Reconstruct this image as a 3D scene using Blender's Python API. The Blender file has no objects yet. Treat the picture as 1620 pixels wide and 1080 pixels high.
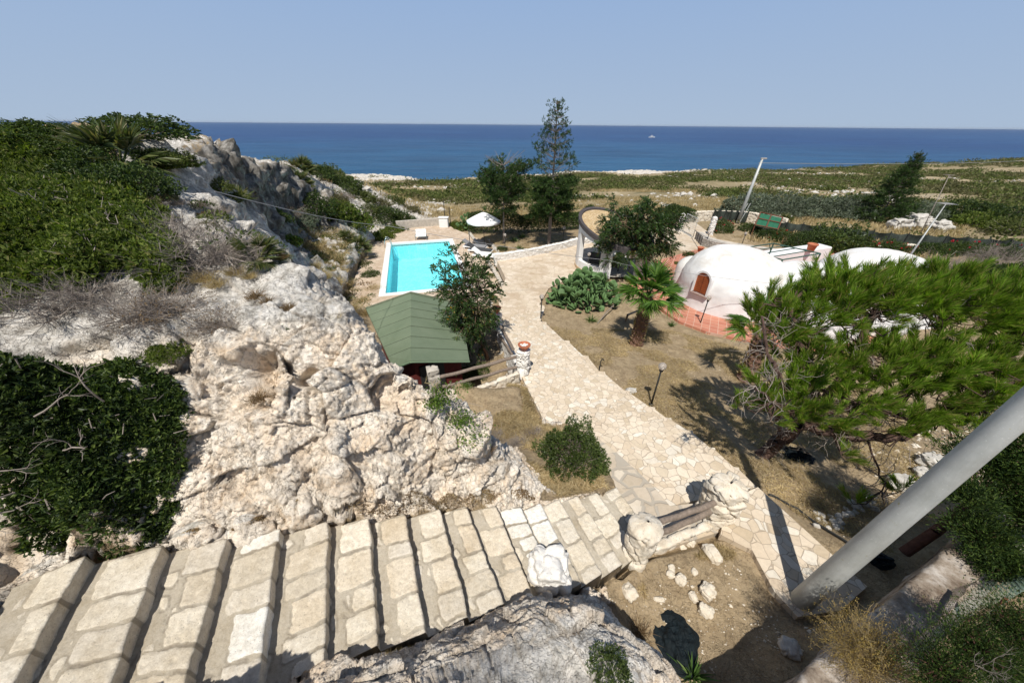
import bpy, math, random
import numpy as np
from mathutils import Vector, Matrix
R = math.radians
sc = bpy.context.scene
# ---------------------------------------------------------------- camera, world, sun, exposure
PITCH, ROLL, FPX = R(32.2), R(0.5), 545.0
CAMZ = 9.0
_r0 = np.array([1, 0, 0.]); _u0 = np.array([0, math.sin(PITCH), math.cos(PITCH)]); _f = np.array([0, math.cos(PITCH), -math.sin(PITCH)])
_r = _r0*math.cos(ROLL) + _u0*math.sin(ROLL); _u = -_r0*math.sin(ROLL) + _u0*math.cos(ROLL)
cam = bpy.data.cameras.new('camera'); camo = bpy.data.objects.new('camera', cam); sc.collection.objects.link(camo)
cam.sensor_width = 36; cam.lens = FPX*36/1620; cam.clip_start = 0.05; cam.clip_end = 40000
mw = Matrix.Identity(4)
for i in range(3):
    mw[i][0], mw[i][1], mw[i][2] = _r[i], _u[i], -_f[i]
mw[2][3] = CAMZ
camo.matrix_world = mw; sc.camera = camo
SUN_EL, SUN_AZ = R(60), R(13)        # shadows fall away from the camera, a little to the right
world = bpy.data.worlds.new('World'); sc.world = world; world.use_nodes = True
wn = world.node_tree; wn.nodes.clear()
sky = wn.nodes.new('ShaderNodeTexSky'); sky.sky_type = 'NISHITA'; sky.sun_disc = False
sky.sun_elevation = SUN_EL; sky.sun_rotation = R(180)+SUN_AZ; sky.altitude = 0; sky.air_density = 1.0; sky.dust_density = .6; sky.ozone_density = 1.8
# sea haze: the sky fades to a pale grey blue towards the horizon
tc = wn.nodes.new('ShaderNodeTexCoord'); sx = wn.nodes.new('ShaderNodeSeparateXYZ'); wn.links.new(tc.outputs['Generated'], sx.inputs[0])
hr = wn.nodes.new('ShaderNodeValToRGB'); e_ = hr.color_ramp.elements; e_[0].position = 0.0; e_[0].color = (1, 1, 1, 1); e_[0].position = .30; e_[1].position = .62; e_[1].color = (.0, .0, .0, 1); wn.links.new(sx.outputs[2], hr.inputs[0])
hc = wn.nodes.new('ShaderNodeValToRGB'); e_ = hc.color_ramp.elements; e_[0].position = 0.0; e_[0].color = (5.6, 7.1, 9.2, 1); e_[1].position = .36; e_[1].color = (3.5, 5.6, 9.6, 1); wn.links.new(sx.outputs[2], hc.inputs[0])
mx_ = wn.nodes.new('ShaderNodeMix'); mx_.data_type = 'RGBA'; wn.links.new(hr.outputs[0], mx_.inputs[0]); wn.links.new(sky.outputs[0], mx_.inputs[6]); wn.links.new(hc.outputs[0], mx_.inputs[7])
bg = wn.nodes.new('ShaderNodeBackground'); bg.inputs[1].default_value = 0.072
wo = wn.nodes.new('ShaderNodeOutputWorld'); wn.links.new(mx_.outputs[2], bg.inputs[0]); wn.links.new(bg.outputs[0], wo.inputs[0])
sd = bpy.data.lights.new('sun', 'SUN'); sd.energy = 5.0; sd.angle = R(0.53); sd.color = (1.0, .955, .88)
so = bpy.data.objects.new('sun', sd); sc.collection.objects.link(so)
SD = Vector((math.sin(SUN_AZ)*math.cos(SUN_EL), math.cos(SUN_AZ)*math.cos(SUN_EL), -math.sin(SUN_EL)))
so.rotation_euler = SD.to_track_quat('-Z', 'Y').to_euler(); so.location = (0, -10, 30)
sc.view_settings.view_transform = 'Standard'; sc.view_settings.look = 'None'; sc.view_settings.gamma = 1; sc.view_settings.exposure = 0.0
sc.cycles.max_bounces = 6; sc.cycles.transparent_max_bounces = 6

rng = np.random.default_rng(7); random.seed(7)
# ---------------------------------------------------------------- helpers: pixels of the photo -> world points
def ray(u, v):
    return _f + _r*((u-810)/FPX) - _u*((v-540)/FPX)
def P(u, v, h=None, y=None):
    d = ray(u, v)
    t = (-h/d[2]) if h is not None else y/d[1]
    return np.array([d[0]*t, d[1]*t, CAMZ + d[2]*t])
def PX(u, v, h):
    p = P(u, v, h); return (p[0], p[1])
# ---------------------------------------------------------------- helpers: numpy noise
def _hash(ix, iy, iz, s):
    n = (ix*374761393 + iy*668265263 + iz*2147483647 + s*1274126177) & 0xffffffff
    n = ((n ^ (n >> 13)) * 1274126177) & 0xffffffff
    n = (n ^ (n >> 16)) & 0xffffffff
    return n/4294967295.0
def vnoise(p, s=0):
    i = np.floor(p).astype(np.int64); f = p-i; f = f*f*f*(f*(f*6-15)+10)
    o = 0
    for dx in (0, 1):
        wx = f[:, 0] if dx else 1-f[:, 0]
        for dy in (0, 1):
            wy = f[:, 1] if dy else 1-f[:, 1]
            for dz in (0, 1):
                wz = f[:, 2] if dz else 1-f[:, 2]
                o = o + wx*wy*wz*_hash(i[:, 0]+dx, i[:, 1]+dy, i[:, 2]+dz, s)
    return o*2-1
def fbm(p, oct=4, s=0, gain=.5):
    a, o, f = 1.0, 0, 1.0
    for k in range(oct):
        o = o + a*vnoise(p*f+k*17.3, s+k); a *= gain; f *= 2.03
    return o
def ridged(p, oct=4, s=0):
    a, o, f = 1.0, 0, 1.0
    for k in range(oct):
        o = o + a*(1-np.abs(vnoise(p*f+k*11.1, s+k))*2); a *= .5; f *= 2.1
    return o
def worley(p, s=0):
    """F1, F2 and the id of the nearest cell"""
    i = np.floor(p).astype(np.int64)
    f1 = np.full(len(p), 9.); f2 = np.full(len(p), 9.); idv = np.zeros(len(p))
    for dx in (-1, 0, 1):
        for dy in (-1, 0, 1):
            for dz in (-1, 0, 1):
                cx, cy, cz = i[:, 0]+dx, i[:, 1]+dy, i[:, 2]+dz
                q = np.stack([cx+_hash(cx, cy, cz, s), cy+_hash(cx, cy, cz, s+1), cz+_hash(cx, cy, cz, s+2)], 1)
                d = np.sqrt(((q-p)**2).sum(1)); h = _hash(cx, cy, cz, s+3)
                nb = d < f1
                f2 = np.where(nb, f1, np.minimum(f2, d)); idv = np.where(nb, h, idv); f1 = np.where(nb, d, f1)
    return f1, f2, idv
def facet(p, s=0):
    """chiselled relief: each cell is a tilted plane; returns height in cell units, crack width and id"""
    i = np.floor(p).astype(np.int64)
    f1 = np.full(len(p), 9.); f2 = np.full(len(p), 9.); idv = np.zeros(len(p)); hh = np.zeros(len(p))
    for dx in (-1, 0, 1):
        for dy in (-1, 0, 1):
            for dz in (-1, 0, 1):
                cx, cy, cz = i[:, 0]+dx, i[:, 1]+dy, i[:, 2]+dz
                q = p-np.stack([cx+_hash(cx, cy, cz, s), cy+_hash(cx, cy, cz, s+1), cz+_hash(cx, cy, cz, s+2)], 1)
                d = np.sqrt((q**2).sum(1)); h = _hash(cx, cy, cz, s+3)
                pl = q[:, 0]*(_hash(cx, cy, cz, s+4)-.5)*2+q[:, 1]*(_hash(cx, cy, cz, s+5)-.5)*2+q[:, 2]*(_hash(cx, cy, cz, s+6)-.5)*2+(h-.5)*.7
                nb = d < f1
                f2 = np.where(nb, f1, np.minimum(f2, d)); idv = np.where(nb, h, idv); hh = np.where(nb, pl, hh); f1 = np.where(nb, d, f1)
    return hh, f2-f1, idv
def sstep(a, b, x):
    t = np.clip((x-a)/(b-a), 0, 1); return t*t*(3-2*t)
# ---------------------------------------------------------------- helpers: meshes
def npmesh(name, V, F, mats=None, smooth=False, attrs=None, midx=None):
    """V (n,3), F (m,k) numpy; fast mesh"""
    me = bpy.data.meshes.new(name); V = np.asarray(V, dtype=np.float32); F = np.asarray(F, dtype=np.int32)
    m, k = F.shape
    me.vertices.add(len(V)); me.vertices.foreach_set('co', V.ravel())
    me.loops.add(m*k); me.loops.foreach_set('vertex_index', F.ravel())
    me.polygons.add(m); me.polygons.foreach_set('loop_start', np.arange(0, m*k, k, dtype=np.int32))
    me.polygons.foreach_set('use_smooth', np.full(m, smooth))
    for mt in (mats or []): me.materials.append(mt)
    if midx is not None: me.polygons.foreach_set('material_index', np.asarray(midx, dtype=np.int32))
    me.update(calc_edges=True)
    for an, av in (attrs or {}).items():
        a = me.attributes.new(an, 'FLOAT', 'POINT'); a.data.foreach_set('value', np.asarray(av, dtype=np.float32))
    return me
def link(name, me, parent=None, loc=None, rotz=0):
    o = bpy.data.objects.new(name, me); sc.collection.objects.link(o)
    if parent is not None: o.parent = parent
    if loc is not None: o.location = loc
    if rotz: o.rotation_euler = (0, 0, rotz)
    return o
def tag(o, label=None, cat=None, group=None, kind=None):
    for k, v in (('label', label), ('category', cat), ('group', group), ('kind', kind)):
        if v: o[k] = v
    return o
def thing(name, label, cat, loc=(0, 0, 0), rotz=0, group=None):
    o = bpy.data.objects.new(name, None); sc.collection.objects.link(o); o.empty_display_size = .2
    o.location = loc; o.rotation_euler = (0, 0, rotz); return tag(o, label, cat, group)
def copy_tree(o, parent=None):
    c = o.copy(); sc.collection.objects.link(c)
    if parent is not None: c.parent = parent
    for ch in list(o.children): copy_tree(ch, c)
    return c
class MB:
    """collects polygons of any size"""
    def __init__(s): s.v = []; s.f = []; s.m = []
    def add(s, vs, fs, m=0):
        b = len(s.v); s.v += [tuple(v) for v in vs]; s.f += [tuple(b+i for i in f) for f in fs]; s.m += [m]*len(fs)
    def box(s, c, d, rz=0, m=0, bev=0, taper=1):
        x, y, z = d[0]/2, d[1]/2, d[2]/2; ca, sa = math.cos(rz), math.sin(rz); vs = []
        b = min(bev, x*.45, y*.45, z*.45)
        if b <= 0:
            pts = [(-x, -y, -z), (x, -y, -z), (x, y, -z), (-x, y, -z), (-x*taper, -y*taper, z), (x*taper, -y*taper, z), (x*taper, y*taper, z), (-x*taper, y*taper, z)]
            fs = [(0, 3, 2, 1), (4, 5, 6, 7), (0, 1, 5, 4), (1, 2, 6, 5), (2, 3, 7, 6), (3, 0, 4, 7)]
        else:
            pts = []
            for (zz, k) in ((-z, b), (-z+b, 0), (z-b, 0), (z, b)):
                X, Y = x-k, y-k
                pts += [(-X+b-k*0, -Y, zz), (X-b, -Y, zz), (X, -Y+b, zz), (X, Y-b, zz), (X-b, Y, zz), (-X+b, Y, zz), (-X, Y-b, zz), (-X, -Y+b, zz)]
            fs = [tuple(range(7, -1, -1)), tuple(range(24, 32))]
            for l in range(3):
                for i in range(8): j = (i+1) % 8; fs.append((l*8+i, l*8+j, l*8+8+j, l*8+8+i))
        for p in pts: vs.append((c[0]+p[0]*ca-p[1]*sa, c[1]+p[0]*sa+p[1]*ca, c[2]+p[2]))
        s.add(vs, fs, m)
    def tube(s, pts, rad, n=8, m=0, cap=True, closed=False):
        pts = [Vector(p) for p in pts]; k = len(pts)
        if not hasattr(rad, '__len__'): rad = [rad]*k
        vs = []; up = None
        for i, p in enumerate(pts):
            a = pts[(i-1) % k] if (closed or i) else p; b = pts[(i+1) % k] if (closed or i < k-1) else p
            d = (b-a)
            if d.length < 1e-9: d = Vector((0, 0, 1))
            d.normalize()
            if up is None:
                up = Vector((0, 0, 1)) if abs(d.z) < .9 else Vector((1, 0, 0))
            x = d.cross(up)
            if x.length < 1e-6: x = d.cross(Vector((0, 1, .1)))
            x.normalize(); y = x.cross(d).normalized(); up = y
            for j in range(n):
                t = 2*math.pi*j/n; vs.append(p + x*(math.cos(t)*rad[i]) + y*(math.sin(t)*rad[i]))
        fs = []
        for i in range(k if closed else k-1):
            i2 = (i+1) % k
            for j in range(n): j2 = (j+1) % n; fs.append((i*n+j, i*n+j2, i2*n+j2, i2*n+j))
        if cap and not closed: fs += [tuple(range(n-1, -1, -1)), tuple((k-1)*n+j for j in range(n))]
        s.add(vs, fs, m)
    def lathe(s, prof, c=(0, 0, 0), n=24, m=0, a0=0, a1=2*math.pi):
        full = abs(a1-a0-2*math.pi) < 1e-6; nn = n if full else n+1; vs = []
        for (r, z) in prof:
            for j in range(nn): t = a0+(a1-a0)*j/n; vs.append((c[0]+r*math.cos(t), c[1]+r*math.sin(t), c[2]+z))
        fs = []
        for i in range(len(prof)-1):
            for j in range(n): j2 = (j+1) % nn; fs.append((i*nn+j, i*nn+j2, (i+1)*nn+j2, (i+1)*nn+j))
        s.add(vs, fs, m)
    def prism(s, poly, z0, z1, m=0):
        """poly xy list (ccw or cw); z0, z1 scalars or per-vertex lists"""
        n = len(poly)
        ar = sum(poly[i][0]*poly[(i+1) % n][1]-poly[(i+1) % n][0]*poly[i][1] for i in range(n))
        if ar < 0:
            poly = poly[::-1]
            if hasattr(z0, '__len__'): z0 = list(z0)[::-1]
            if hasattr(z1, '__len__'): z1 = list(z1)[::-1]
        Z0 = z0 if hasattr(z0, '__len__') else [z0]*n; Z1 = z1 if hasattr(z1, '__len__') else [z1]*n
        vs = [(p[0], p[1], Z0[i]) for i, p in enumerate(poly)] + [(p[0], p[1], Z1[i]) for i, p in enumerate(poly)]
        fs = [tuple(range(n-1, -1, -1)), tuple(range(n, 2*n))] + [(i, (i+1) % n, n+(i+1) % n, n+i) for i in range(n)]
        s.add(vs, fs, m)
    def build(s, name, mats, parent=None, smooth=False, loc=None, rotz=0):
        me = bpy.data.meshes.new(name); me.from_pydata(s.v, [], s.f)
        for mt in (mats if isinstance(mats, (list, tuple)) else [mats]): me.materials.append(mt)
        me.polygons.foreach_set('material_index', s.m)
        if smooth: me.polygons.foreach_set('use_smooth', [True]*len(s.f))
        me.update(); return link(name, me, parent, loc, rotz)
def lumpy(name, mat, size, amp=.15, sc_=3., seed=0, n=28, facet=0., parent=None, flat=.0, loc=None, crack=0):
    """an irregular rounded stone, base at z=0"""
    th = np.linspace(0, np.pi, n); ph = np.linspace(0, 2*np.pi, 2*n, endpoint=False)
    T, H = np.meshgrid(th, ph, indexing='ij'); d = np.stack([np.sin(T)*np.cos(H), np.sin(T)*np.sin(H), np.cos(T)], -1).reshape(-1, 3)
    # superellipsoid for a blockier body
    e = .62; d2 = np.sign(d)*np.abs(d)**e; d2 /= np.linalg.norm(d2, axis=1, keepdims=True)**.6
    sz = np.array(size)/2; nrm = d
    k = amp*fbm(d*sc_*.5+seed*7.7, 5, seed, .55)
    if crack:
        q = d2*sz*crack+seed*3.1; f1, f2, cid = worley(q, seed+5); k = k + .10*(cid-.5) - .13*(1-sstep(0, .16, f2-f1))
    if facet: k = k + facet*(np.abs(vnoise(d*sc_*.8+seed*3.3, seed+9))-.3)
    V = d2*sz*(1+k)[:, None]; V[:, 2] += sz[2]*(1-flat); V[:, 2] = np.maximum(V[:, 2], -.05)
    N = 2*n; i, j = np.meshgrid(np.arange(n-1), np.arange(N), indexing='ij'); i = i.ravel(); j = j.ravel(); j2 = (j+1) % N
    F = np.stack([i*N+j, (i+1)*N+j, (i+1)*N+j2, i*N+j2], 1)
    return link(name, npmesh(name, V, F, [mat], smooth=True), parent, loc)
# ---------------------------------------------------------------- materials
class NT:
    def __init__(s, name):
        s.m = bpy.data.materials.new(name); s.m.use_nodes = True; s.t = s.m.node_tree; s.b = s.t.nodes['Principled BSDF']; s.o = s.t.nodes['Material Output']
        s.co = None
    def n(s, typ, ins=None, **kw):
        x = s.t.nodes.new(typ)
        for k, v in kw.items(): setattr(x, k, v)
        for k, v in (ins or {}).items(): s.put(x, k, v)
        return x
    def put(s, x, k, v):
        if isinstance(v, bpy.types.NodeSocket): s.t.links.new(v, x.inputs[k])
        elif isinstance(v, bpy.types.Node): s.t.links.new(v.outputs[0], x.inputs[k])
        else:
            if isinstance(v, tuple) and len(v) == 3 and x.inputs[k].type == 'RGBA': v = v+(1,)
            x.inputs[k].default_value = v
    def coord(s):
        if s.co is None: s.co = s.n('ShaderNodeTexCoord').outputs['Object']
        return s.co
    def geo(s): return s.n('ShaderNodeNewGeometry').outputs['Position']
    def noise(s, scale, detail=6, rough=.6, vec=None, dist=0): return s.n('ShaderNodeTexNoise', {'Vector': vec or s.coord(), 'Scale': scale, 'Detail': detail, 'Roughness': rough, 'Distortion': dist}).outputs[0]
    def vor(s, scale, feature='F1', vec=None, rnd=1, out=0): return s.n('ShaderNodeTexVoronoi', {'Vector': vec or s.coord(), 'Scale': scale, 'Randomness': rnd}, feature=feature).outputs[out]
    def ramp(s, fac, stops, interp='LINEAR'):
        r = s.n('ShaderNodeValToRGB', {'Fac': fac}); r.color_ramp.interpolation = interp; e = r.color_ramp.elements
        while len(e) < len(stops): e.new(.5)
        for i, (p, c) in enumerate(stops):
            e[i].position = p; e[i].color = (c+(1,)) if isinstance(c, tuple) else (c, c, c, 1)
        return r.outputs[0]
    def mix(s, f, a, b, mode='MIX'):
        x = s.n('ShaderNodeMix', data_type='RGBA', blend_type=mode)
        s.put(x, 0, f); s.put(x, 6, a); s.put(x, 7, b); return x.outputs[2]
    def math(s, op, a, b=0.0, c=None, clamp=False):
        x = s.n('ShaderNodeMath', operation=op, use_clamp=clamp); s.put(x, 0, a); s.put(x, 1, b)
        if c is not None: s.put(x, 2, c)
        return x.outputs[0]
    def attr(s, name): return s.n('ShaderNodeAttribute', attribute_name=name).outputs['Fac']
    def bump(s, h, strength=.5, dist=.02, prev=None):
        x = s.n('ShaderNodeBump', {'Height': h, 'Strength': strength, 'Distance': dist})
        if prev is not None: s.put(x, 'Normal', prev)
        return x.outputs[0]
    def fin(s, col=None, rough=.8, normal=None, spec=.3, metal=0):
        if col is not None: s.put(s.b, 'Base Color', col)
        s.put(s.b, 'Roughness', rough); s.put(s.b, 'Specular IOR Level', spec); s.put(s.b, 'Metallic', metal)
        if normal is not None: s.put(s.b, 'Normal', normal)
        return s.m
def simple(name, c, rough=.7, var=.15, scale=6., bump=.15, bdist=.01, spec=.3, metal=0):
    k = NT(name); nz = k.noise(scale, 8, .65)
    lo = tuple(x*(1-var) for x in c); hi = tuple(min(1, x*(1+var)) for x in c)
    col = k.ramp(nz, [(.3, lo), (.7, hi)])
    return k.fin(col, rough, k.bump(k.noise(scale*4, 8, .7), bump, bdist), spec, metal)
def leafmat(name, stops, trans=.35, rough=.45, spec=.4):
    k = NT(name); g = k.n('ShaderNodeNewGeometry'); col = k.ramp(g.outputs['Random Per Island'], stops)
    big = k.noise(1.3, 3, .6); col = k.mix(1, col, k.ramp(big, [(.3, .62), (.7, 1.25)]), 'MULTIPLY')
    k.fin(col, rough, None, spec)
    tr = k.n('ShaderNodeBsdfTranslucent', {'Color': k.mix(1, col, (1.35, 1.5, .7), 'MULTIPLY')})
    mx = k.n('ShaderNodeMixShader', {0: trans, 1: k.b.outputs[0], 2: tr.outputs[0]}); k.t.links.new(mx.outputs[0], k.o.inputs[0])
    return k.m
def mk_terrain():
    k = NT('limestone_and_dry_soil'); pos = k.geo()
    rock = k.attr('rock'); warm = k.attr('warm'); far = k.attr('far')
    n1 = k.noise(.9, 8, .62, pos); n2 = k.noise(7, 10, .7, pos); n3 = k.noise(38, 6, .7, pos)
    # weathered grey white limestone / fresh cream faces
    grey = k.ramp(n2, [(.30, (.17, .16, .14)), (.43, (.40, .38, .34)), (.55, (.60, .57, .52)), (.75, (.74, .71, .65))])
    cream = k.ramp(n2, [(.25, (.48, .41, .32)), (.40, (.64, .57, .48)), (.6, (.74, .68, .59)), (.8, (.80, .76, .69))])
    stain_shade = k.ramp(k.noise(2.3, 6, .7, pos, .6), [(.45, (1, 1, 1)), (.62, (.93, .80, .66)), (.75, (.98, .9, .8))])
    cream = k.mix(.8, cream, stain_shade, 'MULTIPLY')
    wm = k.math('ADD', warm, k.math('MULTIPLY', k.math('SUBTRACT', n1, .5), 1.3), clamp=True)
    rk = k.mix(k.ramp(wm, [(.35, 0.), (.6, 1.)]), grey, cream)
    lich = k.ramp(k.noise(14, 8, .75, pos), [(.56, 0.), (.66, 1.)]); lw = k.math('MULTIPLY', lich, k.math('SUBTRACT', .75, warm, clamp=True)); rk = k.mix(lw, rk, (.15, .145, .13))
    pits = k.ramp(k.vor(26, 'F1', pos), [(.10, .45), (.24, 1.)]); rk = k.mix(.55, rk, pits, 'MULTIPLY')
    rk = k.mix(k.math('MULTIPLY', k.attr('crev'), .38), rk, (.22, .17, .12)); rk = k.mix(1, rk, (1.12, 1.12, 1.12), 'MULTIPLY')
    wv = k.n('ShaderNodeVectorMath', {0: pos, 1: k.n('ShaderNodeVectorMath', {0: k.n('ShaderNodeTexNoise', {'Vector': pos, 'Scale': 3., 'Detail': 4, 'Roughness': .7}).outputs[1], 'Scale': .5}, operation='SCALE').outputs[0]}, operation='ADD').outputs[0]
    wv = k.n('ShaderNodeVectorMath', {0: wv, 1: (1, 1.4, .7)}, operation='MULTIPLY').outputs[0]
    cr1 = k.ramp(k.vor(3.4, 'DISTANCE_TO_EDGE', wv), [(.0, 0.), (.022, 1.)]); cr2 = k.ramp(k.vor(9.5, 'DISTANCE_TO_EDGE', wv), [(.0, 0.), (.035, 1.)])
    cm1 = k.ramp(k.noise(1.9, 5, .7, pos), [(.44, 1.), (.54, 0.)]); cm2 = k.ramp(k.noise(3.1, 5, .7, pos, .5), [(.42, 1.), (.5, 0.)]); c1 = k.math('MAXIMUM', cr1, cm1); c2 = k.math('MAXIMUM', cr2, cm2); cc = k.math('MULTIPLY', c1, c2)
    rk = k.mix(k.math('MULTIPLY', k.math('SUBTRACT', 1., cc), .35), rk, (.22, .17, .12)); rk = k.mix(.7, rk, k.ramp(k.noise(85, 8, .8, pos), [(.34, (.82, .79, .75)), (.52, (1.1, 1.1, 1.1))]), 'MULTIPLY')
    rk = k.mix(k.math('MULTIPLY', k.attr('stain_shade'), k.ramp(k.noise(.9, 6, .7, k.n('ShaderNodeVectorMath', {0: pos, 1: (2.5, 2.5, .5)}, operation='MULTIPLY').outputs[0]), [(.35, .35), (.6, 1.)])), rk, (.10, .09, .075))  # shade of the far cliff painted into the rock colour as dark streaks
    # dry soil with straw
    soil = k.ramp(k.noise(3.2, 9, .7, pos), [(.3, (.20, .148, .10)), (.5, (.31, .24, .16)), (.7, (.42, .335, .23))])
    soil = k.mix(.6, soil, k.ramp(k.noise(17, 10, .8, pos, .6), [(.36, (.55, .50, .44)), (.52, (1., 1., 1.)), (.68, (1.25, 1.22, 1.15))]), 'MULTIPLY'); straw = k.ramp(k.noise(90, 4, .7, pos, 2), [(.42, 0.), (.6, 1.)]); soil = k.mix(k.math('MULTIPLY', straw, .5), soil, (.52, .39, .21))
    peb = k.ramp(k.vor(21, 'F1', pos), [(.07, 1.), (.16, 0.)]); pebm = k.math('MULTIPLY', peb, k.ramp(k.noise(1.4, 3, .6, pos), [(.45, .0), (.62, 1.)])); soil = k.mix(pebm, soil, (.55, .5, .43))
    # far plain: khaki grass, earth, pale stones
    plain = k.ramp(k.noise(.16, 8, .65, pos), [(.30, (.17, .155, .085)), (.45, (.26, .21, .12)), (.57, (.35, .28, .17)), (.72, (.46, .40, .30))])
    fst = k.ramp(k.noise(1.1, 9, .75, pos), [(.60, 0.), (.66, 1.)]); fst = k.math('MULTIPLY', fst, k.ramp(k.noise(.05, 4, .6, pos), [(.42, .1), (.6, 1.)]))
    plain = k.mix(fst, plain, (.50, .46, .40)); soil = k.mix(far, soil, plain)
    rm = k.math('ADD', rock, k.math('MULTIPLY', k.math('SUBTRACT', n2, .5), .9), clamp=True); rm = k.ramp(rm, [(.42, 0.), (.55, 1.)])
    col = k.mix(rm, soil, rk)
    rd = k.math('ABSOLUTE', k.math('SUBTRACT', k.noise(5.5, 8, .62, pos, .4), .5)); b0 = k.bump(cc, .8, .02); b = k.bump(k.ramp(rd, [(0., 0.), (.12, 1.)]), .3, .02, b0); b = k.bump(k.noise(13, 12, .8, pos), .7, .026, b); b = k.bump(k.noise(60, 8, .8, pos), .7, .007, b)
    b = k.bump(k.ramp(k.vor(30, 'F1', pos), [(.08, 0.), (.3, 1.)]), .5, .012, b)
    return k.fin(col, .95, b, .1)
def mk_flag(name, scale, cols, mort, msz=.035, bump=.5, dirt=.35):
    k = NT(name); pos = k.geo()
    w = k.n('ShaderNodeVectorMath', {0: pos, 1: k.n('ShaderNodeVectorMath', {0: k.n('ShaderNodeTexNoise', {'Vector': pos, 'Scale': 2.2, 'Detail': 2}).outputs[1], 'Scale': .22}, operation='SCALE').outputs[0]}, operation='ADD').outputs[0]
    flat = k.n('ShaderNodeVectorMath', {0: w, 1: (1, 1, .25)}, operation='MULTIPLY').outputs[0]
    c = k.vor(scale, 'F1', flat, .95, 1); e = k.vor(scale, 'DISTANCE_TO_EDGE', flat, .95)
    sep = k.n('ShaderNodeSeparateColor', {0: c}); col = k.ramp(sep.outputs[0], cols)
    col = k.mix(.5, col, k.ramp(k.noise(16, 9, .75, pos), [(.3, (.72, .70, .66)), (.6, (1.05, 1.03, 1.0))]), 'MULTIPLY')
    g = k.ramp(e, [(msz*.5, 0.), (msz, 1.)]); col = k.mix(g, mort, col)
    d = k.ramp(k.noise(.55, 7, .7, pos), [(.38, (.70, .62, .52)), (.58, (1., 1., 1.))]); col = k.mix(dirt, col, d, 'MULTIPLY')
    b = k.bump(g, bump, .012); b = k.bump(k.noise(60, 7, .7, pos), .25, .004, b)
    return k.fin(col, .85, b, .2)
T_M = mk_terrain()
FLAG = mk_flag('crazy_paving', 6.0, [(0., (.56, .47, .35)), (.25, (.68, .59, .47)), (.5, (.74, .65, .53)), (.75, (.62, .52, .40)), (.9, (.70, .66, .58)), (1., (.80, .74, .64))], (.43, .36, .28))
FLAGF = mk_flag('worn_crazy_paving', 3.4, [(0., (.56, .46, .35)), (.5, (.64, .55, .43)), (1., (.70, .61, .50))], (.48, .40, .31), .03, .3, .6)
LAND = mk_flag('cobbled_stone_paving', 2.9, [(0., (.48, .41, .32)), (.4, (.58, .51, .42)), (.7, (.55, .47, .36)), (1., (.68, .62, .53))], (.43, .39, .33), .10, .8, .3)
DECK = mk_flag('pool_deck_stone', 4.2, [(0., (.52, .41, .31)), (.5, (.60, .49, .38)), (1., (.66, .56, .46))], (.47, .38, .29), .04, .2, .45)
GRAV = mk_flag('bleached_gravel_yard', 9., [(0., (.60, .52, .41)), (1., (.70, .62, .51))], (.58, .50, .40), .05, .3, .9)
def mk_step():
    k = NT('hewn_limestone_and_mortar'); pos = k.geo(); st = k.attr('stone'); tn = k.attr('tone')
    col = k.ramp(tn, [(0., (.66, .60, .50)), (.2, (.76, .67, .54)), (.45, (.81, .75, .64)), (.65, (.73, .68, .60)), (.85, (.85, .79, .68)), (1., (.90, .89, .85))])
    col = k.mix(.75, col, k.ramp(k.noise(20, 10, .78, pos), [(.3, (.66, .62, .56)), (.62, (1.06, 1.05, 1.02))]), 'MULTIPLY')
    pits = k.ramp(k.vor(34, 'F1', pos), [(.08, .4), (.17, 1.)]); pm = k.ramp(k.noise(6, 4, .6, pos), [(.36, 0.), (.5, 1.)]); col = k.mix(k.math('MULTIPLY', pm, .8), col, pits, 'MULTIPLY')
    mort = k.ramp(k.noise(30, 8, .7, pos), [(.3, (.46, .41, .33)), (.7, (.58, .52, .42))])
    col = k.mix(k.ramp(st, [(.35, 0.), (.6, 1.)]), mort, col)
    d = k.ramp(k.noise(2.6, 7, .7, pos), [(.36, (.68, .62, .52)), (.58, (1., 1., 1.))]); col = k.mix(.6, col, d, 'MULTIPLY'); col = k.mix(k.math('MULTIPLY', k.attr('edg'), .5), col, (.13, .105, .08))
    fg = k.ramp(k.noise(75, 8, .8, pos), [(.33, (.70, .66, .60)), (.5, (1., 1., 1.))]); col = k.mix(.8, col, fg, 'MULTIPLY')
    b = k.bump(k.noise(22, 12, .8, pos), .9, .018); b = k.bump(k.noise(110, 6, .8, pos), .7, .004, b); return k.fin(col, .9, b, .15)
STEP = mk_step()
def mk_rock(name, stops, crackc=.5, sc_=6):
    k = NT(name); n2 = k.noise(sc_, 10, .72); col = k.ramp(n2, stops)
    col = k.mix(.5, col, k.ramp(k.vor(sc_*3.5), [(.1, .5), (.25, 1.)]), 'MULTIPLY')
    b = k.bump(k.noise(sc_*1.6, 10, .75), .7, .03); b = k.bump(k.noise(sc_*9, 8, .7), .5, .006, b); return k.fin(col, .92, b, .12)
ROCKW = mk_rock('pale_cream_stone', [(.25, (.45, .37, .28)), (.45, (.66, .58, .46)), (.7, (.78, .73, .64))])
ROCKG = mk_rock('weathered_grey_stone', [(.3, (.24, .22, .19)), (.45, (.48, .45, .40)), (.7, (.68, .65, .60))])
WSTONE = mk_rock('whitewashed_stone', [(.3, (.52, .48, .42)), (.42, (.74, .71, .66)), (.7, (.82, .80, .76))], sc_=8)
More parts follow.
